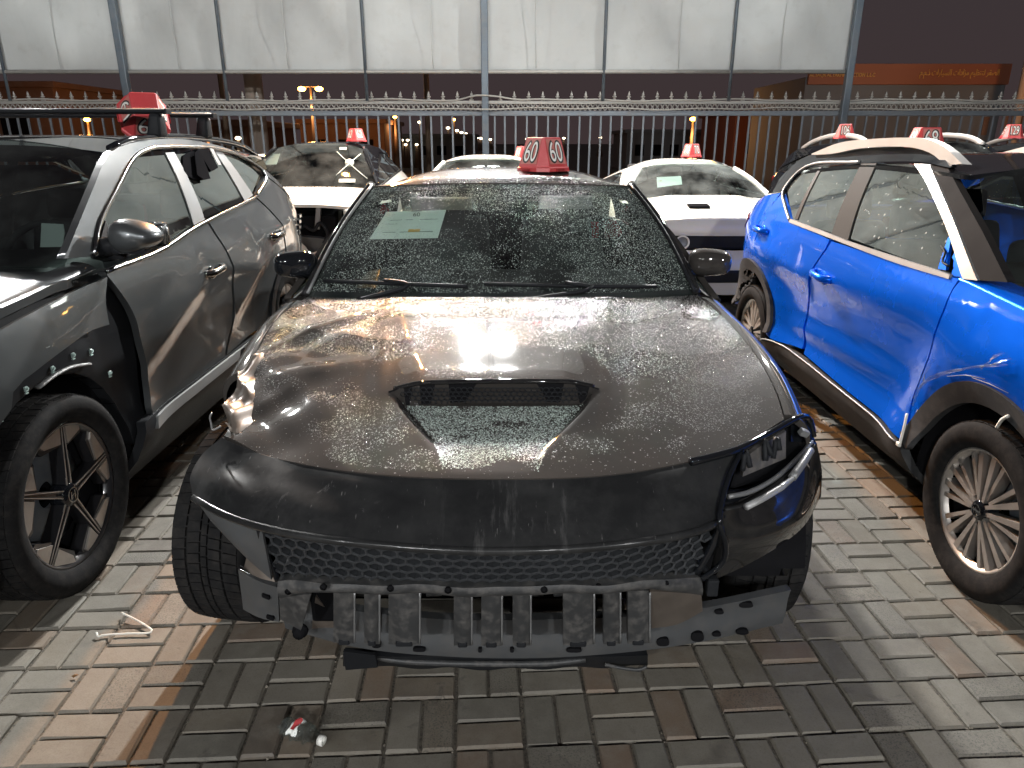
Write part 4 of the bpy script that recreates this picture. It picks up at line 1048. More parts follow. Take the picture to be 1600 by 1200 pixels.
for (u, v) in ((10, 652), (50, 608), (91, 576), (123, 555), (152, 549), (180, 583)):
    y, z = T.pix(u, v); x = T.xc+T.hw(y, z)-.048
    bm = bmesh.new(); bm_box(bm, (x, y, z), (.008, .016, .018), None, .002, 1); bm_box(bm, (x+.006, y, z+.002), (.006, .007, .007), None); bm_box(bm, (x, y-.001, z-.014), (.006, .014, .004), None); bm_done(bm, 'trim_clip', M_CLIP, T.root, False)
split = [(322, 345), (350, 392), (362, 440), (361, 500), (352, 556)]
fd = closed([q([(164, 426), (182, 448), (206, 484), (218, 526), (229, 592), (233, 647)]), q([(233, 647), (352, 556)]), q(split[::-1]), q([(322, 345), (305, 354), (248, 391), (200, 410), (164, 426)])], 18)
door1 = spanel(T, 'front_door', fd, 1, P_GREY, 0, .03, .03)
a2 = [(5.08-.45*math.cos(t), .36+.45*math.sin(t)) for t in np.linspace(.25, math.pi-.25, 20)]
rd_arch = [p for p in a2 if p[0] < 4.95]
rd = closed([q([(325, 344), (353, 392), (365, 440), (364, 500), (355, 554)]), q([(355, 554), (420, 502)])+[rd_arch[0]], rd_arch, [rd_arch[-1]]+q([(440, 395), (438, 360), (418, 328), (398, 308)]), q([(398, 308), (325, 344)])], 16)
door2 = spanel(T, 'rear_door', rd, 1, P_GREY, 0, .03, .03)
qp = closed([q([(401, 308), (420, 327), (440, 360), (442, 393)])+[(rd_arch[-1][0]+.006, rd_arch[-1][1])], [p for p in a2 if p[0] > 4.955], [a2[-1], (5.95, .50)], [(5.95, .50), (5.96, .85)]+q([(470, 347), (456, 314)]), q([(456, 314), (414, 275)]), q([(414, 275), (401, 308)])], 12)
spanel(T, 'quarter_panel', qp, 1, P_GREY, 0, .03, .05)
nn = len(a2)
pd('wheel_arch_liner', [(T.xc+T.hw(y, z)-.01, y, z) for y, z in a2]+[(T.xc+.5, y, z) for y, z in a2], [(i, i+1, nn+i+1, nn+i) for i in range(nn-1)], M_DARK, T.root, True)
spanel(T, 'arch_trim', a2+[(5.08-.52*math.cos(t), .36+.52*math.sin(t)) for t in np.linspace(math.pi-.25, .25, 20)], 1, M_BLACKP, -.014, .02)
spanel(T, 'sill_strip', closed([q([(234, 670), (236, 650)]), q([(236, 650), (425, 505)]), q([(425, 505), (425, 517)]), q([(425, 517), (234, 670)])], 4), 1, M_SILVER, -.016, .03)
spanel(T, 'sill_cladding', [(2.78, .20), (4.66, .20), (4.66, .47), (2.86, .47), (2.80, .36)], 1, M_BLACKP, -.004, .04)
frame_in = [(414, 273), (382, 247), (338, 233), (300, 230), (262, 230), (232, 233), (208, 247), (180, 297), (152, 356), (143, 401)]
frame_out = [(100, 404), (131, 330), (163, 252), (178, 234), (212, 222), (258, 217), (312, 221), (368, 237), (420, 270), (456, 312)]
rs = closed([q(frame_in), q([(143, 401), (100, 404)]), q(frame_out), q([(456, 312), (414, 273)])], 30)
spanel(T, 'roof_side_frame', rs, 1, P_GREY, 0, .03, .05)
stube(T, 'window_trim', q([(146, 398)]+frame_in[::-1][1:]+[(400, 307)]), 1, .011, M_CHROME, 60, .004)
stube(T, 'belt_trim', q([(165, 424), (248, 392), (305, 355), (400, 307)]), 1, .010, M_CHROME, 30, .006)
def win(pts, m, nm='side_window', ins=.014): return spanel(T, nm, closed([q(pts[i]) for i in range(len(pts))], 12), 1, m, ins, .006)
win([[(150, 405), (160, 352), (184, 297), (210, 250), (232, 235), (256, 231)], [(256, 231), (305, 351)], [(305, 351), (245, 388), (150, 412)]], G_GREY)
win([[(270, 231), (300, 229), (335, 234)], [(335, 234), (384, 313)], [(384, 313), (321, 342)], [(321, 342), (270, 231)]], G_DARKP)
win([[(347, 236), (380, 248), (409, 271)], [(409, 271), (396, 304)], [(396, 304), (347, 236)]], G_DARKP)
win([[(256, 230), (270, 230)], [(270, 230), (322, 343)], [(322, 343), (305, 352)], [(305, 352), (256, 230)]], M_SILVER, 'pillar', .006)
win([[(335, 233), (347, 235)], [(347, 235), (397, 305)], [(397, 305), (384, 314)], [(384, 314), (335, 233)]], M_SILVER, 'pillar', .006)
# torn dark film and a broken hole in the rear door glass
hl = win([[(288, 243), (302, 236), (306, 237)], [(306, 237), (322, 280)], [(322, 280), (300, 278), (290, 268), (287, 252), (288, 243)]], M_DARK, 'broken_hole', .004)
for k, pts in enumerate(([[(305, 234), (322, 230)], [(322, 230), (338, 262)], [(338, 262), (327, 268)], [(327, 268), (305, 234)]], [[(298, 238), (306, 234)], [(306, 234), (323, 279)], [(323, 279), (304, 279), (298, 238)]])):
    spanel(T, 'torn_film', closed([q(p) for p in pts], 5), 1, M_DARK, -.012-.01*k, .004)
spanel(T, 'torn_film_edge', closed([q(p) for p in ([(322, 231), (328, 233)], [(328, 233), (341, 257)], [(341, 257), (336, 258)], [(336, 258), (322, 231)])], 4), 1, M_SILVER, -.02, .004)
for (u, v, d) in ((331, 424, door1), (426, 368, door2)):
    y, z = T.pix(u, v); x = T.xc+T.hw(y, z)
    bm = bmesh.new(); bmesh.ops.create_uvsphere(bm, u_segments=16, v_segments=10, radius=1, matrix=Matrix.Translation((x-.002, y, z-.004)) @ Matrix.Diagonal((.010, .062, .036, 1))); bm_done(bm, 'handle_cup', M_BLACKG, d)
    tube('door_handle', [(x-.005, y-.105, z), (x+.03, y-.07, z+.003), (x+.042, y, z+.008), (x+.032, y+.08, z+.010), (x-.005, y+.10, z+.010)], .0145, M_CHROME, d, 8, 16, 1.3)
for z_, y_ in ((0, 0),):
    y, z = T.pix(463, 352); x = T.xc+T.hw(y, z)
    for k in range(4): box('lamp_cell', (x+.004, y+.02+.02*k, z-.06+.04*k), (.02, .06, .03), M_BLACKG, T.root, bev=.006)
# door mirror
c = PX(216, 369, -1.50)
mir = mirror_shell(T, 'door_mirror', c, (.205, .17, .125), 1, P_GREY, M_BLACKP, -.12, .42)
box('mirror_lower', c+Vector((-.03, .01, -.05)), (.14, .11, .035), M_BLACKP, mir, bev=.015)
tube('mirror_arm', [c+Vector((-.08, .02, -.07)), (T.xc+.84, c.y+.06, c.z-.085)], .028, M_BLACKP, mir, 8)
spanel(T, 'mirror_sail', closed([q([(146, 402), (163, 345)]), q([(163, 345), (178, 392)]), q([(178, 392), (146, 402)])], 4), 1, M_BLACKP, -.006, .01)
# roof rails and cross bars
for sx in (-1, 1):
    xs = lambda y: T.xc+sx*(T.xr(y)-.045)
    tube('roof_rail', [(xs(3.45), 3.42, T.zre_f(3.45)+.022), (xs(3.6), 3.6, T.zre_f(3.6)+.055), (xs(4.4), 4.4, T.zre_f(4.4)+.062), (xs(5.1), 5.1, T.zre_f(5.1)+.055), (xs(5.38), 5.36, T.zre_f(5.36)+.015)], .017, M_BLACKG, T.root, 8, 24)
for (yb, xe) in ((3.94, -1.79), (4.55, -1.79)):
    zb_ = 1.772; hx = xe-T.xc
    t = thing('roof_bar', 'black roof bar clamped across the grey SUV, '+('the front one of the pair' if yb < 4.2 else 'the rear one of the pair'), 'roof bar', (T.xc, yb, 1.66), 'roof bars')
    tube('bar', [(T.xc-hx, yb, zb_), (T.xc+hx, yb, zb_)], .030, M_BLACKP, t, 12, 0, .45)
    tube('bar_top_strip', [(T.xc-hx+.02, yb-.004, zb_+.0125), (T.xc+hx-.02, yb-.004, zb_+.0125)], .008, M_SILVER, t, 6, 0, .4)
    for sx in (-1, 1):
        xf = T.xc+sx*(T.xr(yb)-.05)
        bm = bmesh.new(); bm_box(bm, (xf, yb, (zb_+1.66)/2-.012), (.075, .10, zb_-1.655), R3(0, sx*.12), .018, 2, .75); bm_done(bm, 'clamp_foot', M_BLACKP, t)
        box('end_cap', (T.xc+sx*(hx+.003), yb, zb_), (.012, .058, .028), M_BLACKP, t, bev=.004)
number_box((-2.06, 4.24, 1.745), .55, 1.05, 'red number marker tipped over between the roof bars of the grey SUV', '61', ry=.0, rx=1.15)
st = PY(78, 369, 2.98); o = pd('windscreen_sticker', [st+Vector(p) for p in ((-.05, 0, -.045), (.035, .01, -.045), (.05, .02, .01), (.045, .03, .045), (-.04, .025, .05), (-.05, .0035, -.045), (.035, .0135, -.045), (.05, .0235, .01), (.045, .0335, .045), (-.04, .0285, .05))], [(0, 1, 2, 3, 4), (9, 8, 7, 6, 5), (0, 5, 6, 1), (1, 6, 7, 2), (2, 7, 8, 3), (3, 8, 9, 4), (4, 9, 5, 0)], M_WHITE); o['label'] = 'white paper sticker inside the windscreen of the grey SUV'; o['category'] = 'sticker'

# ================================================================== blue crossover on the right
P_BLUE = paint('blue_metallic_paint', (.002, .115, .74), .5, .27, 0, .03)
G_BLUE = glass('dirty_side_glass', (.34, .41, .39), 1.3, None, 1.7, .16, .6)
G_BLUEW = glass('clear_windscreen', (.40, .46, .44), 1., None, 1.5, .05)
B = Car(); B.root = thing('crossover', 'bright blue crossover with a black roof and its door mirror torn off', 'car', (2.56, 3.6, 0), 'cars parked in the lot')
B.xc, B.W, B.yf, B.ye, B.w1, B.w2, B.R, B.rr, B.tw = 2.56, .88, 1.45, 5.78, 2.33, 4.95, .335, .232, .215
def b_feat(y, z):
    h = 0.
    for yw in (2.33, 4.95):
        r = math.hypot(y-yw, z-.36)
        if r < .9 and z > .3: h += .045*math.exp(-((r-.48)/.17)**2)*(1-sstep(z, .95, 1.1))
    for a, b, amp, w in (((2.5, .98), (4.2, .93), .018, .12), ((4.0, .86), (5.4, 1.05), .026, .14), ((2.95, .62), (4.3, .56), .018, .08)):
        d, s, t = seg_d(y, z, a, b)
        if d < w and 0 < t < 1: h += amp*(1-d/w)**1.2*math.sin(math.pi*t)**.4
    return h
B.hw = prof_hw(.88, [.16, .30, .40, .45, .52, .64, .78, .92, 1.02, 1.12, 1.20, 1.35, 1.50, 1.60], [-.12, -.05, -.015, -.030, -.055, -.062, -.045, -.018, -.018, -.040, -.072, -.145, -.235, -.30], 1.45, 5.78, .22, .20, .7, .8, b_feat, .02, 3.6)
make_pix(B, -1)
B.body, B.roofm, B.glass, B.glass_rear = P_BLUE, M_BLACKG, G_BLUEW, G_BLUE
B.ycw, B.ywt, B.yrr, B.yrb, B.zhf, B.zcw, B.zre, B.rcrown, B.zsill, B.sedan, B.hoodsweep = 2.45, 3.02, 5.0, 5.42, .98, 1.12, 1.505, .065, .43, False, .2
B.doors, B.pillars, B.belt, B.ya = (2.68, 3.74, 4.72), [3.72, 4.7], ([2.5, 3.6, 4.5, 5.4], [1.12, 1.14, 1.19, 1.24]), 2.62
B.wstyle, B.phase, B.trim, B.zdeck = 'fan', 95., M_SILVER, 1.1
B.apillar = M_BLACKP; B.seatm = M_SEAT
B.skip = {'side-1', 'pillar-1'}
base_car(B)
q = B.run
front_y = [(1.50, .30), (1.47, .62), (1.50, .93)]
a1o = [(1425, 700), (1435, 659), (1446, 627), (1471, 603), (1504, 591), (1537, 600), (1567, 616), (1600, 634)]
arc_o = [(2.335+.475*math.cos(a), .335+.475*math.sin(a)) for a in np.linspace(math.radians(14), math.radians(184), 30)]
arc_i = [(2.335+.395*math.cos(a), .335+.395*math.sin(a)) for a in np.linspace(math.radians(10), math.radians(184), 30)]
fb_top = q([(1502, 437), (1535, 439), (1568, 441), (1605, 447)])
ff = closed([q([(1501, 438), (1491, 450), (1480, 490), (1462, 555), (1442, 620), (1428, 690)]), [q([(1428, 690)])[0], arc_o[0]], arc_o, [arc_o[-1]]+front_y, [front_y[-1], (1.9, 1.035), (2.2, 1.075), fb_top[0]]], 24)
bf = spanel(B, 'front_fender', ff, -1, P_BLUE, 0, .03, .04); bf['label'] = 'front fender scraped and split above the wheel arch'
def fender_top_b(u, v):
    y = 1.55+(2.72-1.55)*v; z0 = I1(y, [1.50, 1.9, 2.2, 2.72], [.932, 1.036, 1.076, 1.118]); x0 = B.hw(y, z0); z1 = max(B.zhe(min(y, 2.45)), z0+.008); x1 = B.hw(min(y, 2.45), z1)
    a = u*math.pi/2; return (B.xc-x0-(x1-x0-.11)*(1-math.cos(a)), y, z0+(z1+.02-z0)*math.sin(a))
grid('fender_shoulder', fender_top_b, 8, 30, P_BLUE, B.root, .02, (1, 0, -.4))
a1i = [(1433, 694), (1442, 655), (1462, 632), (1492, 624), (1521, 628), (1554, 647), (1583, 671), (1606, 700)]
cl_in = [(2.29+.375*math.cos(a), .345+.39*math.sin(a)) for a in np.linspace(math.radians(135), math.radians(186), 7)]
spanel(B, 'arch_trim', arc_o+arc_i[::-1], -1, pm('grey_black_cladding', (.045, .046, .048), .55, spec=.03, var=.15, bump=.2, bscale=300, dust=.25, dustcol=(.16, .15, .14)), -.014, .03)
M_CLADB = MATS['grey_black_cladding']
lin = [(2.335+.40*math.cos(a), .335+.40*math.sin(a)) for a in np.linspace(-.15, math.pi+.15, 26)]; nn = len(lin)
pd('wheel_arch_liner', [(B.xc-B.W+.03, y, z) for y, z in lin]+[(B.xc-.5, y, z) for y, z in lin], [(i, i+1, nn+i+1, nn+i) for i in range(nn-1)], M_DARK, B.root, True)
pd('inner_bulkhead', [(B.xc-.5, y, z) for y, z in lin], [tuple(range(nn))], M_DARK, B.root)
bsplit = [(1296, 375), (1288, 391), (1273, 417), (1265, 449), (1259, 500), (1253, 545)]
sill_t = [(1428, 690), (1418, 690), (1329, 616), (1253, 552)]
fd = closed([q([(1498, 436), (1488, 452), (1477, 490), (1459, 555), (1439, 620), (1425, 688)]), q([(1425, 688), (1329, 615), (1256, 553)]), q([(1256, 553), (1262, 500), (1268, 449), (1276, 417), (1291, 391), (1299, 377)]), q([(1299, 377), (1390, 405), (1450, 424), (1498, 436)])], 18)
bd1 = spanel(B, 'front_door', fd, -1, P_BLUE, 0, .03, .03)
a2 = [(4.95-.43*math.cos(t), .355+.43*math.sin(t)) for t in np.linspace(.2, math.pi-.2, 20)]
ra = [p for p in a2 if p[0] < 4.80]
rd = closed([q(bsplit), q([(1253, 545), (1215, 530)])+[ra[0]], ra, [ra[-1]]+q([(1174, 390), (1178, 362), (1186, 347), (1203, 325), (1221, 303)]), q([(1221, 303), (1226, 320), (1236, 345)]), q([(1236, 345), (1265, 358), (1296, 375)])], 14)
bd2 = spanel(B, 'rear_door', rd, -1, P_BLUE, 0, .03, .03)
qp = closed([q([(1219, 302), (1201, 324), (1184, 347), (1176, 362), (1172, 390)])+[(ra[-1][0]+.006, ra[-1][1])], [p for p in a2 if p[0] > 4.805], [a2[-1], (5.72, .52)], [(5.72, .52), (5.72, .80)]+q([(1151, 370)]), q([(1151, 370), (1155, 340), (1171, 327), (1197, 305)]), q([(1197, 305), (1219, 302)])], 12)
spanel(B, 'quarter_panel', qp, -1, P_BLUE, 0, .03, .05)
spanel(B, 'tail_lamp', closed([q([(1152, 338), (1169, 328)]), q([(1169, 328), (1172, 344), (1154, 366)]), q([(1154, 366), (1152, 338)])], 6), -1, M_TAIL, -.012, .05)
spanel(B, 'arch_trim', a2+[(4.95-.50*math.cos(t), .355+.50*math.sin(t)) for t in np.linspace(math.pi-.2, .2, 20)], -1, M_CLADB, -.022, .02, .03)
nn = len(a2); pd('wheel_arch_liner', [(B.xc-B.hw(y, z)+.10, y, z) for y, z in a2]+[(B.xc-.5, y, z) for y, z in a2], [(i, i+1, nn+i+1, nn+i) for i in range(nn-1)], M_DARK, B.root, True)
sc_top = q([(1424, 694), (1329, 620), (1252, 559), (1209, 530), (1196, 531), (1186, 524)])
sc = closed([sc_top, [sc_top[-1], (4.50, .24)], [(4.50, .24), (2.70, .24)], [(2.70, .24), sc_top[0]]], 14)
spanel(B, 'sill_cladding', sc, -1, M_CLADB, -.008, .04)
stube(B, 'sill_edge', [(p[0], p[1]+.0) for p in sc_top[:-1]], -1, .005, M_SILVER, 30, .010)
# glass and pillars
def bwin(pts, m, nm='side_window', ins=.014, th=.006): return spanel(B, nm, closed([q(p) for p in pts], 12), -1, m, ins, th)
bwin([[(1227, 297), (1240, 280), (1262, 262)], [(1262, 262), (1344, 256)], [(1344, 256), (1297, 364)], [(1297, 364), (1236, 344)], [(1236, 344), (1227, 297)]], G_BLUE)
bwin([[(1278, 261), (1282, 261)], [(1282, 261), (1244, 343)], [(1244, 343), (1239, 342)], [(1239, 342), (1278, 261)]], M_BLACKP, 'window_divider', .008)
bwin([[(1367, 256), (1428, 259), (1444, 281)], [(1444, 281), (1482, 364)], [(1482, 364), (1464, 424)], [(1464, 424), (1325, 373)], [(1325, 373), (1367, 256)]], G_BLUE)
bwin([[(1344, 255), (1368, 254)], [(1368, 254), (1323, 375)], [(1323, 375), (1297, 366)], [(1297, 366), (1344, 255)]], pm('satin_grey_pillar', (.05, .049, .047), .6, .0, spec=.02, var=.15), 'pillar', .006)
bwin([[(1428, 256), (1452, 257)], [(1452, 257), (1488, 340), (1527, 438)], [(1527, 438), (1504, 436)], [(1504, 436), (1480, 360), (1445, 282), (1428, 256)]], MATS['silver_trim'], 'front_pillar', .0, .03)
bwin([[(1452, 256), (1475, 258)], [(1475, 258), (1530, 360), (1570, 441)], [(1570, 441), (1527, 438)], [(1527, 438), (1488, 340), (1452, 256)]], pm('matt_black_pillar', (.012, .011, .011), .8, spec=.05), 'windscreen_edge', .01, .03)
bwin([[(1482, 366), (1502, 434)], [(1502, 434), (1466, 424)], [(1466, 424), (1482, 366)]], M_DARK, 'mirror_hole', .03)
bwin([[(1480, 370), (1484, 374)], [(1484, 374), (1476, 422)], [(1476, 422), (1464, 420)], [(1464, 420), (1480, 370)]], P_BLUE, 'mirror_socket_flange', .004, .012)
bwin([[(1490, 392), (1503, 433)], [(1503, 433), (1484, 428), (1490, 414), (1485, 402)], [(1485, 402), (1490, 392)]], P_BLUE, 'mirror_socket_flange', .006, .012)
tube('loose_wire', [Vector(side_map(B, -1, -.004)(*B.pix(u, v))) for u, v in ((1472, 384), (1478, 396), (1474, 408), (1484, 416))], .005, M_BLACKP, B.root, 6, 12)
spanel(B, 'belt_trim', closed([q([(1236, 342), (1300, 366), (1322, 375), (1487, 429)]), q([(1487, 429), (1485, 436)]), q([(1485, 436), (1400, 410), (1322, 381), (1234, 347)]), q([(1234, 347), (1236, 342)])], 16), -1, M_SILVER, -.008, .012)
stube(B, 'window_trim', q([(1234, 345), (1226, 320), (1224, 298), (1240, 276), (1261, 260), (1344, 253)]), -1, .010, M_SILVER, 40, .0)
rsf = closed([q([(1474, 260), (1440, 253), (1367, 253), (1300, 257), (1261, 260), (1240, 277), (1224, 300)]), q([(1224, 300), (1199, 303)]), q([(1199, 303), (1222, 275), (1255, 247), (1300, 238), (1360, 232), (1420, 230), (1455, 236), (1478, 250), (1486, 262)]), q([(1486, 262), (1474, 260)])], 26)
spanel(B, 'roof_side_frame', rsf, -1, M_BLACKG, -.002, .03, .05)
M_RAIL = pm('brushed_silver_rail', (.62, .60, .57), .36, .55, var=.08)
up_ = [(1268, 240), (1312, 223), (1365, 217), (1412, 215), (1449, 217), (1478, 232), (1503, 256)]; lo_ = [(1477, 258), (1455, 240), (1428, 231), (1399, 229), (1342, 232), (1301, 240), (1268, 242)]
Xr = B.xc-B.xr(3.8)+.02
rail = []
U, L_ = spl([PX(u, v, Xr) for u, v in up_], 30), spl([PX(u, v, Xr) for u, v in lo_[::-1]], 30)
V = [tuple(p) for p in U]+[tuple(p) for p in L_]+[(p[0]+.045, p[1], p[2]-.004) for p in U]+[(p[0]+.045, p[1], p[2]) for p in L_]
Fc = [(i, i+1, 31+i, 30+i) for i in range(29)]+[(60+i, 90+i, 91+i, 61+i) for i in range(29)]+[(i, 60+i, 61+i, i+1) for i in range(29)]+[(30+i, 31+i, 91+i, 90+i) for i in range(29)]+[(29, 89, 119, 59)]
pd('roof_rail', V, Fc, M_RAIL, B.root, False)
pd('roof_rail', [(2*B.xc-v[0], v[1], v[2]) for v in V], [f[::-1] for f in Fc], M_RAIL, B.root, False)
for (u, v, d) in ((1289, 434, bd1), (1194, 361, bd2)):
    y, z = B.pix(u, v); x = B.xc-B.hw(y, z)
    bm = bmesh.new(); bmesh.ops.create_uvsphere(bm, u_segments=16, v_segments=10, radius=1, matrix=Matrix.Translation((x+.004, y, z)) @ Matrix.Diagonal((.010, .062, .04, 1))); bm_done(bm, 'handle_cup', P_BLUE, d)
    tube('door_handle', [(x+.005, y-.10, z+.004), (x-.03, y-.07, z+.006), (x-.042, y, z+.010), (x-.030, y+.08, z+.014), (x+.005, y+.11, z+.016)], .0145, P_BLUE, d, 8, 16, 1.4)
# clear tape and torn lacquer over the front arch
M_TAPE = glass('clear_packing_tape', (.86, .89, .94), 1.2, None, 1.6, .45)
def tape(pts, w, nm='packing_tape'):
    P = spl([(*B.pix(u, v), 0) for u, v in pts], 40); V = []
    for i, p in enumerate(P):
        t = i/39; wv = w*(.7+.3*math.sin(t*7+len(pts)))*min(1, 8*t+.2)*min(1, 8*(1-t)+.2); o_ = .016+.004*math.sin(t*11)
        for k in range(4):
            f = k/3-.5; V.append((B.xc-B.hw(p[0], p[1]+wv*f)-o_-.003*math.sin(t*29+k*2.1), p[0], p[1]+wv*f))
    return pd(nm, V, [(4*i+k, 4*i+k+1, 4*i+k+5, 4*i+k+4) for i in range(39) for k in range(3)], M_TAPE, B.root, True)
tape([(1448, 622), (1462, 602), (1492, 585), (1530, 577), (1562, 572), (1596, 570)], .020)
tape([(1449, 634), (1455, 612), (1466, 588), (1478, 562)], .024)
tape([(1452, 628), (1462, 600), (1470, 570), (1474, 560)], .010)
tape([(1560, 578), (1572, 562), (1586, 552)], .016); tape([(1556, 574), (1580, 568), (1600, 560)], .010)
P_SCRAPE = pm('scraped_primer', (.30, .31, .33), .6, var=.4, vscale=40, spec=.1)
for pts, w in (([(1500, 588), (1530, 586), (1560, 592)], .006), ([(1452, 640), (1448, 655), (1444, 668)], .008), ([(1540, 590), (1568, 600), (1598, 614)], .005)):
    P = [Vector(side_map(B, -1, -.004)(*B.pix(u, v))) for u, v in pts]; tube('scrape', P, [w*.4, w*.5, w*.3], P_SCRAPE, B.root, 5, 0, .5)
M_TIE = pm('white_cable_tie', (.70, .69, .64), .5)
for pts in ([(1428, 697), (1436, 672), (1442, 646)], [(1575, 668), (1588, 656), (1602, 650)]):
    tube('cable_tie', [Vector(side_map(B, -1, -.022)(*B.pix(u, v))) for u, v in pts], .006, M_TIE, B.root, 6, 10)
bm = bmesh.new(); bm_box(bm, side_map(B, -1, -.024)(*B.pix(1428, 694)), (.014, .025, .018), None, .003); bm_done(bm, 'cable_tie_head', M_TIE, B.root, False)
pp = PX(1424, 214, B.xc-.30)
number_box((2.60, 4.72, B.zre+.052), -.10, .92, 'red number marker 68 on the roof of the blue crossover', '68')
paper = PY(1590, 330, 3.05)

# black rear bumper of the blue crossover
grid('rear_bumper', lambda u, v: (B.xc+(2*u-1)*(B.hw(5.6, .5)-.02), 5.80-.16*(2*u-1)**4+.02*math.sin(math.pi*v), .24+.50*v), 16, 6, M_CLADB, B.root, .04, (0, -1, 0))
# ================================================================== black sedan in the middle
def wet_paint(name, base=(.030, .0275, .0255)):
    m, nt, out = newmat(name); b = N(nt, 'ShaderNodeBsdfPrincipled'); nt.links.new(b.outputs[0], out.inputs[0])
    n1 = noise(nt, 3., 6, .6); col = mixc(nt, n1, tuple(c*.7 for c in base), tuple(c*1.5 for c in base))
    dn = math_n(nt, 'MULTIPLY', ramp(nt, noise(nt, 9., 9, .7), [(.45, 0.), (.78, 1.)]), .22)
    col = mixc(nt, dn, col, (.06, .048, .038)); nt.links.new(col, b.inputs['Base Color'])
    nt.links.new(math_n(nt, 'MULTIPLY_ADD', n1, .2, .38), b.inputs['Roughness']); b.inputs['Specular IOR Level'].default_value = .010
    b.inputs['Coat Weight'].default_value = 1.; nt.links.new(math_n(nt, 'MULTIPLY_ADD', n1, .06, .022), b.inputs['Coat Roughness'])
    return m
def bead_mat(name, col, rough):  # pale diffuse colour stands in for light sparkling through clear beads
    m, nt, out = newmat(name); b = N(nt, 'ShaderNodeBsdfPrincipled'); nt.links.new(b.outputs[0], out.inputs[0])
    ge = N(nt, 'ShaderNodeNewGeometry'); c = mixc(nt, ge.outputs['Random Per Island'], tuple(x*.35 for x in col), tuple(x*1.6 for x in col)); nt.links.new(c, b.inputs['Base Color'])
    b.inputs['Roughness'].default_value = rough; b.inputs['Specular IOR Level'].default_value = .8; b.inputs['Coat Weight'].default_value = 1.; b.inputs['Coat Roughness'].default_value = .03; return m
P_WET = wet_paint('rain_beaded_black_paint')
P_BLACK = pm('dusty_black_paint', (.012, .012, .0125), .35, 0, 1., .03, spec=0., var=.2, vscale=4, dust=.18, dustcol=(.10, .095, .09))
def scuffed():
    m, nt, out = newmat('scuffed_dusty_bumper'); b = N(nt, 'ShaderNodeBsdfPrincipled'); nt.links.new(b.outputs[0], out.inputs[0])
    tc = N(nt, 'ShaderNodeTexCoord'); mp = N(nt, 'ShaderNodeMapping'); mp.inputs['Scale'].default_value = (14., 2., 2.2); nt.links.new(tc.outputs['Object'], mp.inputs[0])
    st = ramp(nt, noise(nt, 2.2, 9, .72, mp.outputs[0]), [(.56, 0.), (.74, 1.)])
    ge = N(nt, 'ShaderNodeNewGeometry'); sp = N(nt, 'ShaderNodeSeparateXYZ'); nt.links.new(ge.outputs['Position'], sp.inputs[0])
    left = ramp(nt, math_n(nt, 'MULTIPLY_ADD', sp.outputs['X'], .5, .5), [(.0, 1.), (.36, .25), (.60, .45), (.85, .35)])
    d = math_n(nt, 'MULTIPLY', ramp(nt, noise(nt, 6., 9, .7), [(.40, 0.), (.75, 1.)]), left)
    col = mixc(nt, math_n(nt, 'MULTIPLY', d, .8), (.015, .0155, .016), (.085, .085, .084))
    mid = ramp(nt, math_n(nt, 'MULTIPLY_ADD', sp.outputs['X'], .5, .5), [(.40, 0.), (.46, 1.), (.55, 1.), (.60, .15)]); col = mixc(nt, math_n(nt, 'MULTIPLY', math_n(nt, 'MULTIPLY', st, mid), .45), col, (.15, .148, .145))
    sc = N(nt, 'ShaderNodeMapping'); sc.inputs['Rotation'].default_value = (0, 0, .5); sc.inputs['Scale'].default_value = (60., 4., 20.); nt.links.new(tc.outputs['Object'], sc.inputs[0])
    scr = ramp(nt, noise(nt, 2.5, 3, .5, sc.outputs[0]), [(.70, 0.), (.76, 1.)]); col = mixc(nt, math_n(nt, 'MULTIPLY', scr, .35), col, (.30, .29, .28))
    pt = ramp(nt, noise(nt, 13., 9, .75, None, .8), [(.60, 0.), (.66, 1.)]); pz = ramp(nt, noise(nt, 2.4, 3, .5), [(.50, 0.), (.62, 1.)])
    col = mixc(nt, math_n(nt, 'MULTIPLY', math_n(nt, 'MULTIPLY', pt, pz), .55), col, (.17, .168, .165))
    nt.links.new(col, b.inputs['Base Color']); nt.links.new(math_n(nt, 'MULTIPLY_ADD', d, .35, .30), b.inputs['Roughness']); b.inputs['Coat Weight'].default_value = .35; b.inputs['Coat Roughness'].default_value = .16; b.inputs['Specular IOR Level'].default_value = .15
    return m
P_SCUFF = scuffed()
M_PLATE = pm('scratched_grey_steel', (.075, .078, .081), .5, .2, spec=.25, var=.2, vscale=9, dust=.35, dustcol=(.12, .105, .09))
M_TABS = pm('dusty_black_moulding', (.034, .035, .036), .45, var=.35, vscale=14, dust=.65, dustcol=(.15, .14, .13))
M_BARE = pm('crumpled_bare_panel', (.14, .118, .10), .38, .3, .3, .1, spec=.15, var=.35, vscale=14)
G_WET = glass('rain_wet_windscreen', (.66, .78, .73), 1.15, None, 1.6, .14)
M_BEAD = bead_mat('rain_beads_on_paint', (.22, .219, .215), .15)
M_BEADG = bead_mat('rain_beads_on_glass', (.40, .47, .43), .15)
G_SED = glass('sedan_side_glass', (.10, .12, .12), 1., None, 1.5, .05)

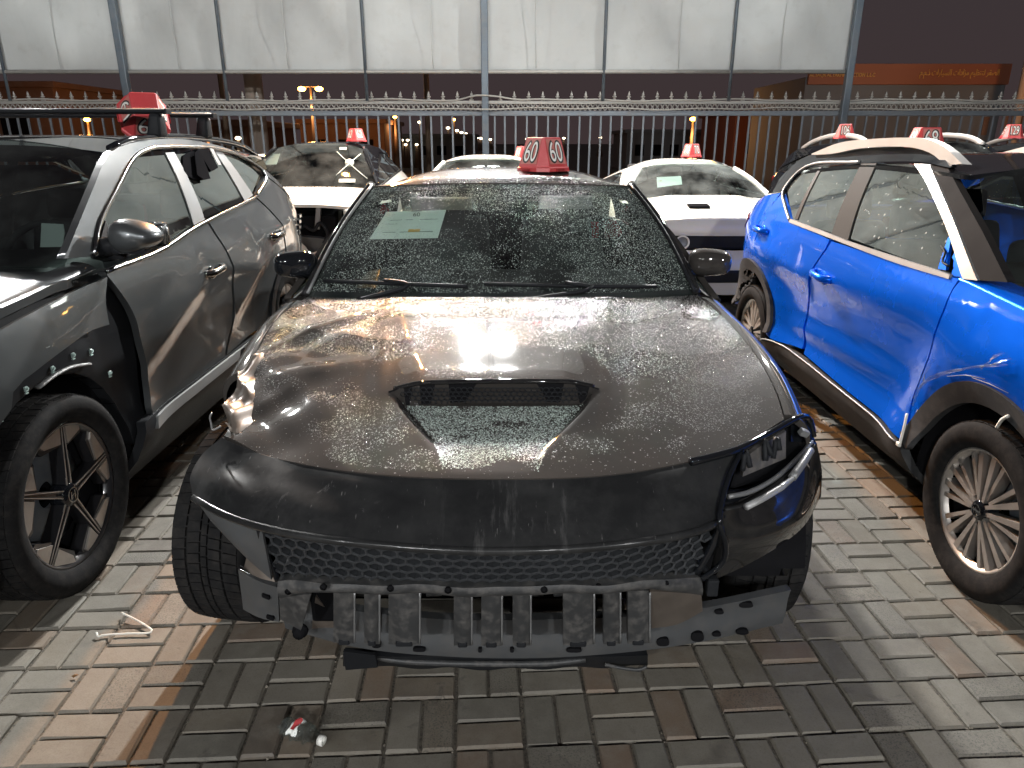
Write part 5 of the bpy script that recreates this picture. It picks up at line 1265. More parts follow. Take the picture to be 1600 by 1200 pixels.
S = Car(); S.root = thing('sedan', 'wrecked black sedan with a rain beaded bonnet scoop and its front bumper hanging open', 'car', (-.045, 3.9, 0), 'cars parked in the lot')
S.xc, S.W, S.yf, S.ye, S.w1, S.w2, S.R, S.rr, S.tw = -.045, .955, 1.90, 6.5, 2.28, 5.33, .352, .25, .245
S.hw = prof_hw(.955, [.16, .30, .45, .60, .75, .88, .98, 1.04, 1.2, 1.38, 1.48], [-.14, -.05, -.015, -.02, -.005, .0, -.02, -.055, -.15, -.30, -.40], 1.9, 6.5, .03, .12, .4, .8, None, .02, 4.5)
make_pix(S, 1)
S.body, S.roofm, S.glass, S.glass_rear = P_BLACK, P_WET, G_SED, G_SED
S.ycw, S.ywt, S.yrr, S.yrb, S.zhf, S.zcw, S.zre, S.rcrown, S.zsill, S.sedan, S.hoodsweep = 2.92, 3.50, 4.95, 5.70, .80, .96, 1.385, .105, .36, True, .1
S.doors, S.pillars, S.belt, S.ya, S.zdeck = (2.98, 4.05, 5.05), [4.1], ([2.6, 3.5, 4.8, 5.9], [.95, .985, 1.02, 1.04]), 2.98, 1.04
S.wstyle, S.phase, S.rdrop = 'five', 90., .10
S.skip = {'hood', 'front', 'screen', 'bay', 'interior', 'wheel-11', 'wheel+11', 'fender-1'}
base_car(S)
R = S.root

# --- bonnet
H_front = [PY(u, v, Y) for u, v, Y in ((350, 682, 1.85), (410, 708, 1.745), (480, 726, 1.66), (600, 742, 1.58), (776, 748, 1.55), (950, 742, 1.57), (1080, 720, 1.645), (1155, 697, 1.74), (1225, 655, 1.90))]
H_rear = [PY(u, v, Y) for u, v, Y in ((478, 464, 2.94), (600, 467, 2.81), (776, 468, 2.76), (950, 467, 2.81), (1090, 461, 2.94))]
H_left = [PY(u, v, Y) for u, v, Y in ((350, 682, 1.85), (366, 650, 1.95), (384, 612, 2.07), (398, 558, 2.28), (432, 500, 2.60), (478, 464, 2.94))]
H_right = [PY(u, v, Y) for u, v, Y in ((1225, 655, 1.90), (1213, 615, 2.03), (1187, 565, 2.22), (1146, 512, 2.51), (1090, 461, 2.94))]
def seg2(x, y, a, b):
    L2 = (b[0]-a[0])**2+(b[1]-a[1])**2; t = ((x-a[0])*(b[0]-a[0])+(y-a[1])*(b[1]-a[1]))/L2; tc = min(max(t, 0), 1)
    d = math.hypot(x-a[0]-tc*(b[0]-a[0]), y-a[1]-tc*(b[1]-a[1])); s = (b[0]-a[0])*(y-a[1])-(b[1]-a[1])*(x-a[0])
    return d, (1 if s > 0 else -1), tc
g2 = lambda u, v, z=.96: tuple(PZ(u, v, z))[:2]
folds = [(g2(405, 545), g2(605, 486, 1.01), .035, .013, -.010), (g2(440, 520), g2(620, 560, .95), .05, .004, -.010), (g2(395, 590, .92), g2(560, 575, .95), .045, .008, -.006), (g2(620, 480, 1.02), g2(655, 590, .96), .035, .005, -.004), (g2(370, 640, .88), g2(470, 600, .92), .04, .006, -.005)]
SC_Y, SC_X = 1.905, -.052            # mouth of the scoop
def hood_disp(u, v, p):
    x, y, z = p; s = 2*u-1
    z += .014*math.sin(math.pi*min(v, 1))*(1-abs(s)**2.2)+.004*(1-abs(s)**4)*math.sin(math.pi*v)
    xx = x-SC_X
    # raised middle with a soft edge that widens towards the windscreen
    wd = .30+.14*(y-1.6); z += .010*(1-sstep(abs(xx), wd-.03, wd+.04))*sstep(y, 1.60, 1.95)
    # ramp running down into the scoop mouth, lip raised behind it
    wq = .115+.165*sstep(y, 1.56, SC_Y+.02)
    lat = 1-sstep(abs(xx), wq-.028, wq+.004)
    if y < SC_Y: z -= .038*(max(0, (y-1.57)/(SC_Y-1.57))**1.05)*lat
    lip = math.exp(-((y-SC_Y)/.16)**2) if y >= SC_Y else 0
    z += .022*lip*(1-sstep(abs(xx), .20, .32))
    for a, b, w, up, dn in folds:
        d, sd, t = seg2(x, y, a, b); k = math.sin(math.pi*(.08+.84*t))
        z += up*math.exp(-(d/w)**2)*k*.8+(dn*math.exp(-((d-w*1.8)/(w*1.6))**2)*k if sd < 0 else dn*.4*math.exp(-((d-w*1.8)/(w*1.8))**2)*k)
    if x < -.35:                                    # crushed corner
        k = sstep(-x, .35, .8)*sstep(2.55-y, 0, .4); z += k*(.005*math.sin(x*19+y*13)+.004*math.sin(x*9-y*27+1)+.0015*math.sin(x*51+y*45))
    return Vector((x, y, z))
hood_fn = coons(H_front, H_rear, H_left, H_right, hood_disp)
hood = grid('bonnet', hood_fn, 150, 130, P_WET, R, .025, (0, 0, -1)); hood['label'] = 'rain beaded bonnet creased and crushed at one corner, with a wide air scoop'
nA, nB, nC = vnoise(7, 3), vnoise(16, 5), vnoise(40, 8)
def hood_keep(u, v):
    f = .55*nA(u, v)+.30*nB(u, v)+.15*nC(u, v)
    f = f+.30*np.clip((v-.42)/.25, 0, 1)+.16*np.clip((u-.62)/.15, 0, 1)*np.clip((v-.12)/.2, 0, 1)+.16*np.exp(-((u-.26)/.13)**2-((v-.25)/.17)**2)+.26*np.exp(-((u-.47)/.08)**2-((v-.16)/.08)**2)
    k = np.clip((f-.52)/.10, 0, 1); du = np.abs(u-.47)
    k *= np.where((v > .272) & (v < .310) & (du < .19), 0., 1.)                      # nothing inside the scoop mouth
    return np.clip(k*(v > .02)+.06, 0, 1)*np.where((v > .272) & (v < .310) & (du < .19), 0., 1.)
rain_drops('rain_drops', hood_fn, 90000, .0005, .0022, hood_keep, M_BEAD, hood, 11)
def ramp_keep(u, v):                                   # the chute below the mouth stays wet
    y = 1.55+v*1.21; w_ = (.115+.165*np.clip((y-1.56)/.36, 0, 1)**1.5)/1.62
    f = .5*nB(u, v)+.5*nC(u, v)
    return np.where(np.abs(u-.47) < w_*.93, 1., 0.)*np.clip((f-.22)/.18, .15, 1)*np.clip((v-.02+.10*(nB(u, v)-.5))/.07, 0, 1)*(v < .272)
sub_u = lambda u, v: hood_fn(.28+.38*u, .30*v)
rain_drops('rain_drops', sub_u, 16000, .0006, .0024, lambda u, v: ramp_keep(.28+.38*u, .30*v), M_BEADG, hood, 31, nu=60, nv=60)
# scoop mouth: dark honeycomb throat and a rounded lip
def mouth_edge(t, top):
    x = SC_X+(t-.5)*.555; k = 1-abs(2*t-1)**4
    return Vector((x, SC_Y+.012-(.02 if top else .0)*k, (.945+.020*k) if top else .945-.055*k))
def hz(x, y):
    vs = np.linspace(0, .7, 40); u_ = .5; p = None
    for _ in range(3):
        ps = [hood_fn(u_, v_) for v_ in vs]; k = min(range(len(vs)), key=lambda i: abs(ps[i][1]-y)); p = ps[k]; u_ = min(max(u_+(x-p[0])/1.62, 0), 1)
    lo, hi = (ps[max(k-1, 0)], p) if p[1] > y else (p, ps[min(k+1, len(vs)-1)])
    for q_ in (lo, hi):                               # stay on the same side of the step
        if (q_[1] < SC_Y) != (y < SC_Y): return (hi if q_ is lo else lo)[2]
    f = (y-lo[1])/max(1e-6, hi[1]-lo[1]); return lo[2]*(1-f)+hi[2]*f
TX = np.linspace(-.31, .31, 32); TT = [hz(SC_X+x, SC_Y+.02) for x in TX]; TB = [hz(SC_X+x, SC_Y-.02) for x in TX]
def throat(u, v):
    x = -.30+.60*u; zt_, zb_ = np.interp(x, TX, TT)-.002, np.interp(x, TX, TB)-.02
    return (SC_X+x, SC_Y-.006+.010*v, zb_+(zt_-zb_)*v)
thr = grid('scoop_throat', throat, 30, 6, M_DARK, R, 0, (0, 1, 0))
zl, zf_ = max(TT), min(TB)
bm = bmesh.new()
for r_ in range(4):
    for c_ in range(34):
        cx = SC_X+(c_-16.5)*.0165+(r_ % 2)*.008; cz = zf_+.012+r_*.0125
        if abs(cx-SC_X) > .26-.02*abs(r_-2) or cz > zl-.008: continue
        pts = [(cx+.0085*math.cos(a), SC_Y-.009, cz+.0068*math.sin(a)) for a in np.linspace(0, 2*math.pi, 7)]
        bm_tube(bm, pts, .0016, 3, False)
bm_done(bm, 'scoop_mesh', M_BLACKP, thr, False)
lipc = [(SC_X+x, SC_Y-.004+.02*abs(x/.285)**4, np.interp(x, TX, TT)-.003) for x in np.linspace(-.285, .285, 25)]
tube('scoop_lip', lipc, .009, P_BLACK, R, 8, 50, .8)

# --- right fender shoulder and both side shoulders
def shoulder(edge, sx, y0, y1):
    E_ = spl(edge, 60)
    def fn(u, v):
        y = y0+(y1-y0)*v; xh = np.interp(y, E_[:, 1], E_[:, 0]); zh = np.interp(y, E_[:, 1], E_[:, 2]); zs_ = S.zhe(min(max(y, S.yf), S.ycw)); xs_ = S.xc+sx*S.hw(y, zs_)
        a = u*math.pi/2; dmg = 0.
        return (xh+sx*.006+(xs_-xh-sx*.006)*math.sin(a)+dmg, y, zs_+(zh-.004-zs_)*math.cos(a))
    return fn
grid('fender_shoulder', shoulder(H_right, 1, 1.93, 2.98), 12, 30, P_WET, R, .02, (-.5, 0, -1))
def crush(u, v):
    p = Vector(shoulder(H_left, -1, 2.20, 2.98)(u, v)); k = 1-v
    return p+Vector((.05*k*u, 0, -.03*k*u+.012*k*math.sin(9*v+5*u)*u))
grid('fender_shoulder', crush, 12, 30, P_WET, R, .02, (.5, 0, -1))
# torn and folded metal at the crushed corner
CR = [[(408, 550, 2.29), (402, 596, 2.13), (408, 640, 1.985), (392, 680, 1.87)], [(394, 556, 2.26), (384, 600, 2.10), (384, 636, 1.97), (372, 676, 1.86)], [(388, 566, 2.24), (370, 602, 2.10), (368, 640, 1.96), (356, 672, 1.86)], [(384, 572, 2.25), (362, 606, 2.12), (352, 644, 1.97), (345, 664, 1.87)]]
rows = [spl([PY(*p) for p in r], 26) for r in CR]
def crum(u, v):
    k = u*3; i = min(int(k), 2); f = k-i; p = rows[i][int(round(v*25))]*(1-f)+rows[i+1][int(round(v*25))]*f
    return Vector(p)+Vector((.010*math.sin(v*11+u*4), .012*math.sin(v*9+u*6), .012*math.sin(v*14+u*5)+.006*math.sin(v*23-u*9)))*(.35+.65*u)
cr = grid('torn_fender_metal', crum, 12, 25, M_BARE, R, .008, (1, 0, -.3)); cr['label'] = 'folded bare metal at the crushed front corner'
tube('bent_wire', [PY(u, v, 1.86) for u, v in ((345, 666), (332, 672), (330, 662), (328, 652), (331, 645))], .0028, M_SILVER, R, 5, 14)

# --- upper bumper skin
F_top = [p+Vector((0, -.006, -.010)) for p in [PY(u, v, Y) for u, v, Y in ((346, 684, 1.86), (410, 710, 1.745), (480, 728, 1.66), (600, 744, 1.58), (776, 750, 1.55), (950, 744, 1.57), (1080, 722, 1.645), (1156, 699, 1.74))]]
F_bot = [PY(u, v, Y) for u, v, Y in ((304, 774, 1.73), (360, 803, 1.60), (440, 826, 1.51), (540, 841, 1.45), (680, 853, 1.42), (776, 856, 1.41), (900, 852, 1.415), (1020, 839, 1.45), (1085, 826, 1.50), (1120, 812, 1.55))]
F_lef = [PY(u, v, Y) for u, v, Y in ((304, 774, 1.73), (297, 746, 1.78), (316, 710, 1.85), (346, 684, 1.86))]
F_rig = [PY(u, v, Y) for u, v, Y in ((1120, 812, 1.55), (1128, 770, 1.62), (1140, 735, 1.68), (1156, 699, 1.74))]
def f_disp(u, v, p):
    b = math.sin(math.pi*v)*min(1, 8*u)*min(1, 8*(1-u)); lipk = math.exp(-(v/.10)**2)
    return Vector(p)+Vector((0, -.010*b-.014*lipk, .014*b-.006*lipk))+Vector((0, 0, (.0035*math.sin(u*13)*math.sin(v*5)+.002*math.sin(u*37+v*9))*b))
fas = grid('bumper_skin', coons(F_bot, F_top, F_lef, F_rig, f_disp), 90, 30, P_SCUFF, R, .03, (0, 1, -.3)); fas['label'] = 'scuffed dusty upper bumper skin sprung forward at one end'
lp = spl(F_bot, 60); tube('bumper_lip', [Vector(p)+Vector((0, -.004, -.006)) for p in lp], .011, P_SCUFF, R, 8)
# grey bracket left of the grille
def quad(name, pts, mat, parent=R, n=10, th=.012, inw=(0, 1, 0), bulge=0.):
    A, B_, C_, D_ = [[PY(*p) for p in e] for e in pts]      # bottom, top (both left to right), left, right (bottom to top)
    return grid(name, coons(A, B_, C_, D_, (lambda u, v, p: Vector(p)+Vector((0, -bulge*math.sin(math.pi*u)*math.sin(math.pi*v), 0)))), n, n, mat, parent, th, inw)
quad('bumper_bracket', [[(330, 815, 1.70), (385, 872, 1.60), (424, 906, 1.53)], [(308, 784, 1.74), (352, 806, 1.64), (408, 823, 1.55)], [(330, 815, 1.70), (308, 784, 1.74)], [(424, 906, 1.53), (408, 823, 1.55)]], M_PLATE, bulge=.015)
# --- honeycomb lower grille
G_top = spl([PY(u, v, Y) for u, v, Y in ((408, 822, 1.56), (540, 841, 1.475), (680, 853, 1.445), (776, 856, 1.435), (900, 852, 1.44), (1020, 840, 1.475), (1122, 814, 1.58))], 81)
G_bot = spl([PY(u, v, Y) for u, v, Y in ((434, 906, 1.57), (560, 912, 1.50), (680, 915, 1.475), (776, 916, 1.47), (900, 914, 1.475), (1000, 908, 1.50), (1088, 896, 1.57))], 81)
def gpt(s, t):
    k = s*80; i = min(int(k), 79); f = k-i; return Vector((G_top[i]*(1-f)+G_top[i+1]*f)*(1-t)+(G_bot[i]*(1-f)+G_bot[i+1]*f)*t)
bm = bmesh.new(); NC, NR = 30, 6
for r_ in range(NR):
    for c_ in range(NC):
        cs = (c_+.5+(r_ % 2)*.5)/(NC+.5); ct = (r_+.5)/NR; hexp = []
        for k in range(7):
            a = math.pi/6+k*math.pi/3; s_ = cs+math.cos(a)/(NC+.5)*.577; t_ = ct+math.sin(a)/NR*.66
            hexp.append(gpt(min(max(s_, 0), 1), min(max(t_, 0), 1)))
        for k in range(6):
            if k in (0, 1, 2) or r_ == NR-1 or c_ == 0:
                if (hexp[k]-hexp[k+1]).length > .003:
                    a, b = hexp[k], hexp[k+1]; dn = Vector((0, .034, .006))
                    q1, q2, q3, q4 = (bm.verts.new(x_) for x_ in (a, b, b+dn, a+dn)); bm.faces.new((q1, q2, q3, q4))
                    bm_tube(bm, [a, b], .0036, 5, False)
gm = bm_done(bm, 'grille_mesh', pm('dusty_grille_plastic', (.035, .037, .040), .4, spec=.4, var=.3), R, False)
grid('grille_backing', lambda u, v: gpt(u, v)+Vector((0, .09, -.01)), 30, 4, M_DARK, R, 0, (0, 1, 0))
tube('grille_surround', [gpt(0, 0)+Vector((-.006, 0, .0)), gpt(0, .5)+Vector((-.010, 0, 0)), gpt(0, 1)], .009, M_BLACKG, R, 6, 10)
tube('grille_surround', [gpt(1, 0)+Vector((.008, 0, .02)), gpt(1, .3)+Vector((.012, 0, 0)), gpt(1, 1)], .011, M_BLACKG, R, 6, 10)
# --- lower rail with the open tabs hanging from it
LR_t = spl([PY(u, v, Y) for u, v, Y in ((434, 908, 1.545), (560, 913, 1.475), (680, 916, 1.45), (776, 917, 1.445), (900, 915, 1.45), (1000, 909, 1.475), (1096, 902, 1.56))], 81)
LR_b = spl([PY(u, v, Y) for u, v, Y in ((438, 936, 1.555), (490, 926, 1.515), (600, 928, 1.485), (776, 931, 1.465), (900, 928, 1.47), (1000, 922, 1.495), (1098, 930, 1.57))], 81)
def lr(u, v):
    k = u*80; i = min(int(k), 79); f = k-i; p = (LR_t[i]*(1-f)+LR_t[i+1]*f)*(1-v)+(LR_b[i]*(1-f)+LR_b[i+1]*f)*v; return Vector(p)+Vector((0, -.012*math.sin(math.pi*v)+.003*math.sin(u*40), .003*math.sin(u*23)))
grid('lower_rail', lr, 60, 6, M_TABS, R, .03, (0, 1, 0))
tabs = [(521, 553), (569, 592), (607, 655), (709, 736), (752, 783), (801, 828), (880, 927), (943, 968), (981, 1014)]
for (u0, u1) in tabs:
    def tab(u, v, u0=u0, u1=u1):
        uu = u0+(u1-u0)*u; sag = (uu-776)/776; vb = 1009-38*sag*sag; Y = 1.475+.11*sag*sag*3
        vv = 924-6*sag*sag+(vb-924)*v; return PY(uu, vv, Y+.02*math.sin(math.pi*v*.5)-.012*math.sin(math.pi*u)+.02*v*v)
    o = grid('bumper_tab', tab, 6, 10, M_TABS, R, .022, (0, 1, 0))
    tube('tab_edge_glint', [Vector(tab(1., v_))+Vector((.002, -.002, 0)) for v_ in np.linspace(.02, .97, 8)], .0028, M_SILVER, o, 5)  # silver strip stands in for the highlight along the tab edge
    bm = bmesh.new(); bm_box(bm, Vector(tab(.5, .97))+Vector((0, .004, -.004)), ((u1-u0)*.0009, .012, .016), None, .003); bm_done(bm, 'tab_hook', M_BLACKP, o, False)
quad('corner_tab', [[(438, 968, 1.60), (470, 985, 1.57)], [(436, 934, 1.56), (486, 928, 1.52)], [(438, 968, 1.60), (436, 934, 1.56)], [(470, 985, 1.57), (486, 928, 1.52)]], M_TABS)
quad('corner_tab', [[(1018, 982, 1.60), (1060, 975, 1.63), (1098, 955, 1.64)], [(1016, 924, 1.50), (1060, 926, 1.54), (1096, 930, 1.57)], [(1018, 982, 1.60), (1016, 924, 1.50)], [(1098, 955, 1.64), (1096, 930, 1.57)]], M_BARE)
# --- steel crash beam behind the tabs, with punched holes
BT = spl([PY(u, v, Y) for u, v, Y in ((440, 930, 1.70), (560, 955, 1.66), (700, 968, 1.63), (850, 968, 1.63), (1000, 962, 1.66), (1100, 950, 1.72), (1236, 922, 1.84))], 81)
BB = spl([PY(u, v, Y) for u, v, Y in ((446, 982, 1.72), (560, 1012, 1.67), (700, 1026, 1.64), (850, 1028, 1.64), (1000, 1017, 1.67), (1100, 1002, 1.73), (1222, 974, 1.85))], 81)
def beam(u, v):
    k = u*80; i = min(int(k), 79); f = k-i; p = (BT[i]*(1-f)+BT[i+1]*f)*(1-v)+(BB[i]*(1-f)+BB[i+1]*f)*v; return Vector(p)+Vector((0, .004*math.sin(math.pi*v*2), 0))
bmo = grid('crash_beam', beam, 80, 8, M_PLATE, R, .03, (0, 1, 0))
for (u, v, ru, rv) in ((1035, 967, 10, 7), (1036, 1004, 10, 6), (1090, 996, 10, 7), (1018, 976, 3, 3), (1124, 957, 7, 3), (1166, 946, 11, 4), (1160, 988, 10, 4), (1120, 992, 7, 3), (897, 1017, 12, 3), (588, 1008, 7, 5), (655, 1016, 10, 3), (800, 1017, 3, 3), (750, 1017, 3, 3), (540, 1004, 7, 4)):
    Yb = I1(u, [440, 560, 700, 850, 1000, 1100, 1236], [1.71, 1.665, 1.635, 1.635, 1.665, 1.725, 1.845])-.016
    pts = [PY(u+ru*math.copysign(abs(math.cos(a))**.7, math.cos(a)), v+rv*math.copysign(abs(math.sin(a))**.7, math.sin(a)), Yb) for a in np.linspace(0, 2*math.pi, 15)[:-1]]
    nb_ = len(pts); pd('punched_hole', pts+[p+Vector((0, .012, 0)) for p in pts], [tuple(range(nb_))]+[(i, (i+1) % nb_, nb_+(i+1) % nb_, nb_+i) for i in range(nb_)], M_DARK, bmo)
# bent plate on the left in front of the tyre
def slotted(name, corners, mat, slots):
    A, B_, C_, D_ = [PY(*c) for c in corners]           # bottom-left, bottom-right, top-right, top-left
    f = lambda u, v: (A*(1-u)+B_*u)*(1-v)+(D_*(1-u)+C_*u)*v
    o = grid(name, lambda u, v: f(u, v)+Vector((0, -.01*math.sin(math.pi*u), 0)), 10, 8, mat, R, .02, (0, 1, 0))
    for (u, v, w_, h_) in slots:
        P = [f(u+w_*sx_, v+h_*sy_)+Vector((0, -.014, .0)) for sx_, sy_ in ((-1, -.5), (-.8, -1), (.8, -1), (1, -.5), (1, .5), (.8, 1), (-.8, 1), (-1, .5))]
        pd('punched_hole', P+[p+Vector((0, .012, 0)) for p in P], [tuple(range(8))]+[(i, (i+1) % 8, 8+(i+1) % 8, 8+i) for i in range(8)], M_DARK, o)
    return o
slotted('bent_plate', ((380, 952, 1.77), (436, 972, 1.70), (434, 918, 1.68), (372, 889, 1.75)), M_PLATE, [(.72, .68, .10, .05), (.80, .12, .10, .05)])
slotted('bent_plate', ((380, 890, 1.75), (434, 915, 1.70), (424, 890, 1.72), (386, 868, 1.76)), M_BARE, [])
tube('bent_plate_edge', [PY(u, v, 1.735) for u, v in ((373, 887), (400, 902), (434, 918))], .005, M_CHROME, R, 6, 8)
quad('bent_plate', [[(486, 990, 1.70), (522, 1002, 1.70)], [(493, 932, 1.64), (522, 965, 1.66)], [(486, 990, 1.70), (493, 932, 1.64)], [(522, 1002, 1.70), (522, 965, 1.66)]], M_BARE)
bm = bmesh.new(); lathe_bm(bm, [(.001, -.012), (.016, -.012), (.016, .0), (.022, .002), (.022, .012), (.001, .012)], 12, Matrix.Translation(PY(468, 988, 1.64)) @ Matrix.Rotation(math.pi/2, 4, 'Z')); bm_done(bm, 'bolt', M_DARK, R)
# undertray scraps below the beam
def tray(u, v):
    uu = 536+(1012-536)*u; p = PY(uu, 1022+4*math.sin(u*9), 1.74); p2 = PY(uu, 1046-5*abs(2*u-1)+2*math.sin(u*31), 1.80); return p*(1-v)+p2*v
grid('undertray', tray, 40, 4, M_BLACKP, R, .03, (0, 1, 0))
quad('undertray_flap', [[(540, 1047, 1.72), (590, 1043, 1.74)], [(536, 1018, 1.70), (586, 1024, 1.72)], [(540, 1047, 1.72), (536, 1018, 1.70)], [(590, 1043, 1.74), (586, 1024, 1.72)]], M_BLACKP, n=5)
tube('undertray_edge', [PY(u, v, 1.76) for u, v in ((588, 1026), (620, 1032), (700, 1036), (776, 1037), (860, 1036), (915, 1030))], .010, M_TABS, R, 6, 24)
tube('torn_strip', [PY(u, v, 1.76) for u, v in ((945, 1038), (968, 1043), (1000, 1046), (1010, 1041))], .006, M_TABS, R, 6, 14)
# dark body behind: radiator support
box('radiator_support', (S.xc, 2.02, .52), (1.15, .22, .56), M_DARK, R, bev=.03)
box('engine_bay', (S.xc, 2.4, .60), (1.15, .7, .46), M_DARK, R, bev=.03)
for sx in (-1, 1): box('chassis_rail', (S.xc+sx*.46, 2.0, .42), (.10, .7, .12), M_DARK, R, bev=.01)

# radiator fins, loose hoses and wiring seen through the gaps
for k in range(14): box('radiator_fin', (S.xc-.52+k*.08, 1.90, .42), (.05, .012, .30), M_TABS, R, R3(0, 0, .1*math.sin(k*5)), .003)
for k, pts in enumerate(([(-.45, 1.80, .50), (-.25, 1.74, .40), (0, 1.78, .46), (.2, 1.75, .38)], [(.1, 1.78, .52), (.3, 1.74, .44), (.5, 1.80, .48), (.62, 1.84, .36)], [(-.6, 1.84, .46), (-.5, 1.76, .36), (-.42, 1.78, .28)])): tube('wiring_loom', pts, .008+.002*k, M_BLACKP, R, 6, 24)
for (u, v, Y) in ((505, 918, 1.475), (610, 920, 1.455), (700, 923, 1.44), (850, 922, 1.44), (935, 918, 1.455), (1040, 912, 1.50), (450, 925, 1.53)):
    bm = bmesh.new(); lathe_bm(bm, [(.001, -.006), (.008, -.006), (.009, .0), (.001, .004)], 10, Matrix.Translation(PY(u, v, Y)) @ Matrix.Rotation(-math.pi/2, 4, 'Z')); bm_done(bm, 'clip_stud', M_DARK, R)
# --- empty headlamp bay and bumper corner on the right
P3 = lambda *p: [PY(*q) for q in p]
quad('headlamp_bay', [[(1140, 765, 1.74), (1200, 745, 1.82), (1262, 700, 1.98)], [(1158, 704, 1.80), (1200, 683, 1.88), (1256, 655, 2.02)], [(1140, 765, 1.74), (1158, 704, 1.80)], [(1262, 700, 1.98), (1256, 655, 2.02)]], M_DARK, n=8)
tube('headlamp_edge', P3((1080, 722, 1.63), (1150, 703, 1.71), (1200, 678, 1.83), (1256, 651, 1.97), (1266, 660, 2.0), (1270, 682, 2.0)), .011, M_BLACKG, R, 8, 24)
quad('headlamp_bracket', [[(1160, 745, 1.72), (1200, 728, 1.78), (1228, 716, 1.85)], [(1168, 712, 1.74), (1200, 690, 1.81), (1228, 674, 1.88)], [(1160, 745, 1.72), (1168, 712, 1.74)], [(1228, 716, 1.85), (1228, 674, 1.88)]], pm('worn_grey_plastic', (.075, .07, .066), .5, var=.25, vscale=15, dust=.4), n=6, th=.02)
for pts in (((1160, 735, 1.70), (1166, 706, 1.71), (1172, 730, 1.70)), ((1196, 720, 1.76), (1196, 688, 1.78), (1206, 712, 1.76)), ((1208, 716, 1.77), (1214, 682, 1.80), (1218, 704, 1.78))):
    tube('headlamp_clip', P3(*pts), .008, M_BLACKP, R, 6, 10)
quad('headlamp_socket', [[(1236, 690, 1.92), (1270, 690, 1.98)], [(1236, 664, 1.94), (1264, 656, 2.0)], [(1236, 690, 1.92), (1236, 664, 1.94)], [(1270, 690, 1.98), (1264, 656, 2.0)]], M_BLACKG, n=5, th=.04)
box('headlamp_clip', PY(1256, 676, 1.91), (.028, .02, .02), M_SILVER, R, R3(.3, .4, .2), .004)
C_top = P3((1128, 800, 1.57), (1165, 790, 1.62), (1212, 765, 1.70), (1252, 728, 1.82), (1276, 692, 1.96))
C_bot = P3((1118, 905, 1.60), (1160, 886, 1.64), (1210, 858, 1.70), (1256, 822, 1.80), (1283, 775, 1.93))
C_l = P3((1118, 905, 1.60), (1122, 850, 1.57), (1128, 800, 1.57)); C_r = P3((1283, 775, 1.93), (1284, 735, 1.94), (1276, 692, 1.96))
cor = grid('bumper_corner', coons(C_bot, C_top, C_l, C_r, lambda u, v, p: Vector(p)+Vector((.012, -.028, .004))*math.sin(math.pi*v)*math.sin(math.pi*min(1, .15+u*.85))), 36, 20, P_BLACK, R, .03, (-.3, 1, 0)); cor['label'] = 'glossy black bumper corner hanging below the empty headlamp bay'
quad('bumper_channel', [[(1128, 802, 1.585), (1165, 792, 1.635), (1212, 767, 1.715), (1276, 694, 1.97)], [(1136, 768, 1.66), (1170, 765, 1.70), (1215, 740, 1.80), (1272, 684, 2.0)], [(1128, 802, 1.585), (1136, 768, 1.66)], [(1276, 694, 1.97), (1272, 684, 2.0)]], M_BLACKG, n=14)
tube('chrome_edge', P3((1138, 776, 1.63), (1170, 769, 1.67), (1210, 748, 1.75), (1250, 712, 1.87), (1268, 690, 1.96)), .007, M_SILVER, R, 8, 24)
M_DRL = pm('frosted_light_strip', (.30, .30, .30), .35, .1, .6, var=.2, vscale=20)
tube('running_light_strip', P3((1166, 792, 1.595), (1190, 780, 1.635), (1220, 762, 1.685), (1238, 748, 1.73)), [.009, .009, .009, .007], M_DRL, R, 10)
tube('running_light_strip', P3((1238, 746, 1.74), (1254, 724, 1.80), (1266, 704, 1.88)), .012, M_SILVER, R, 8, 10)
tube('seam', P3((1160, 702, 1.73), (1142, 738, 1.66), (1130, 775, 1.60), (1124, 815, 1.54), (1134, 850, 1.55), (1128, 880, 1.57), (1096, 905, 1.56)), .008, M_BLACKG, R, 6, 30)
box('corner_bolt', PY(1112, 915, 1.58), (.03, .03, .05), M_BLACKP, R, None, .006)
# inner arch panels so that nothing is open behind
for sx in (-1, 1):
    rg_ = [(2.28+.43*math.cos(a), .36+.43*math.sin(a)) for a in np.linspace(-.1, math.pi*(.52 if sx < 0 else .97), 20)]; nn = len(rg_)
    pd('wheel_arch_liner', [(S.xc+sx*.93, y, z) for y, z in rg_]+[(S.xc+sx*.55, y, z) for y, z in rg_], [(i, i+1, nn+i+1, nn+i) for i in range(nn-1)], M_DARK, R, True)
# --- front wheels, the left one pushed out and turned
lw = wheel(R, (-.915, 2.25, .352), -1, .352, .25, .245, 'five', steer=math.radians(-7), camber=math.radians(-2), phase=90); lw['label'] = 'front wheel pushed out beyond the crushed fender'
wheel(R, (.86, 2.30, .352), 1, .352, .25, .245, 'five', steer=math.radians(-5), phase=90)

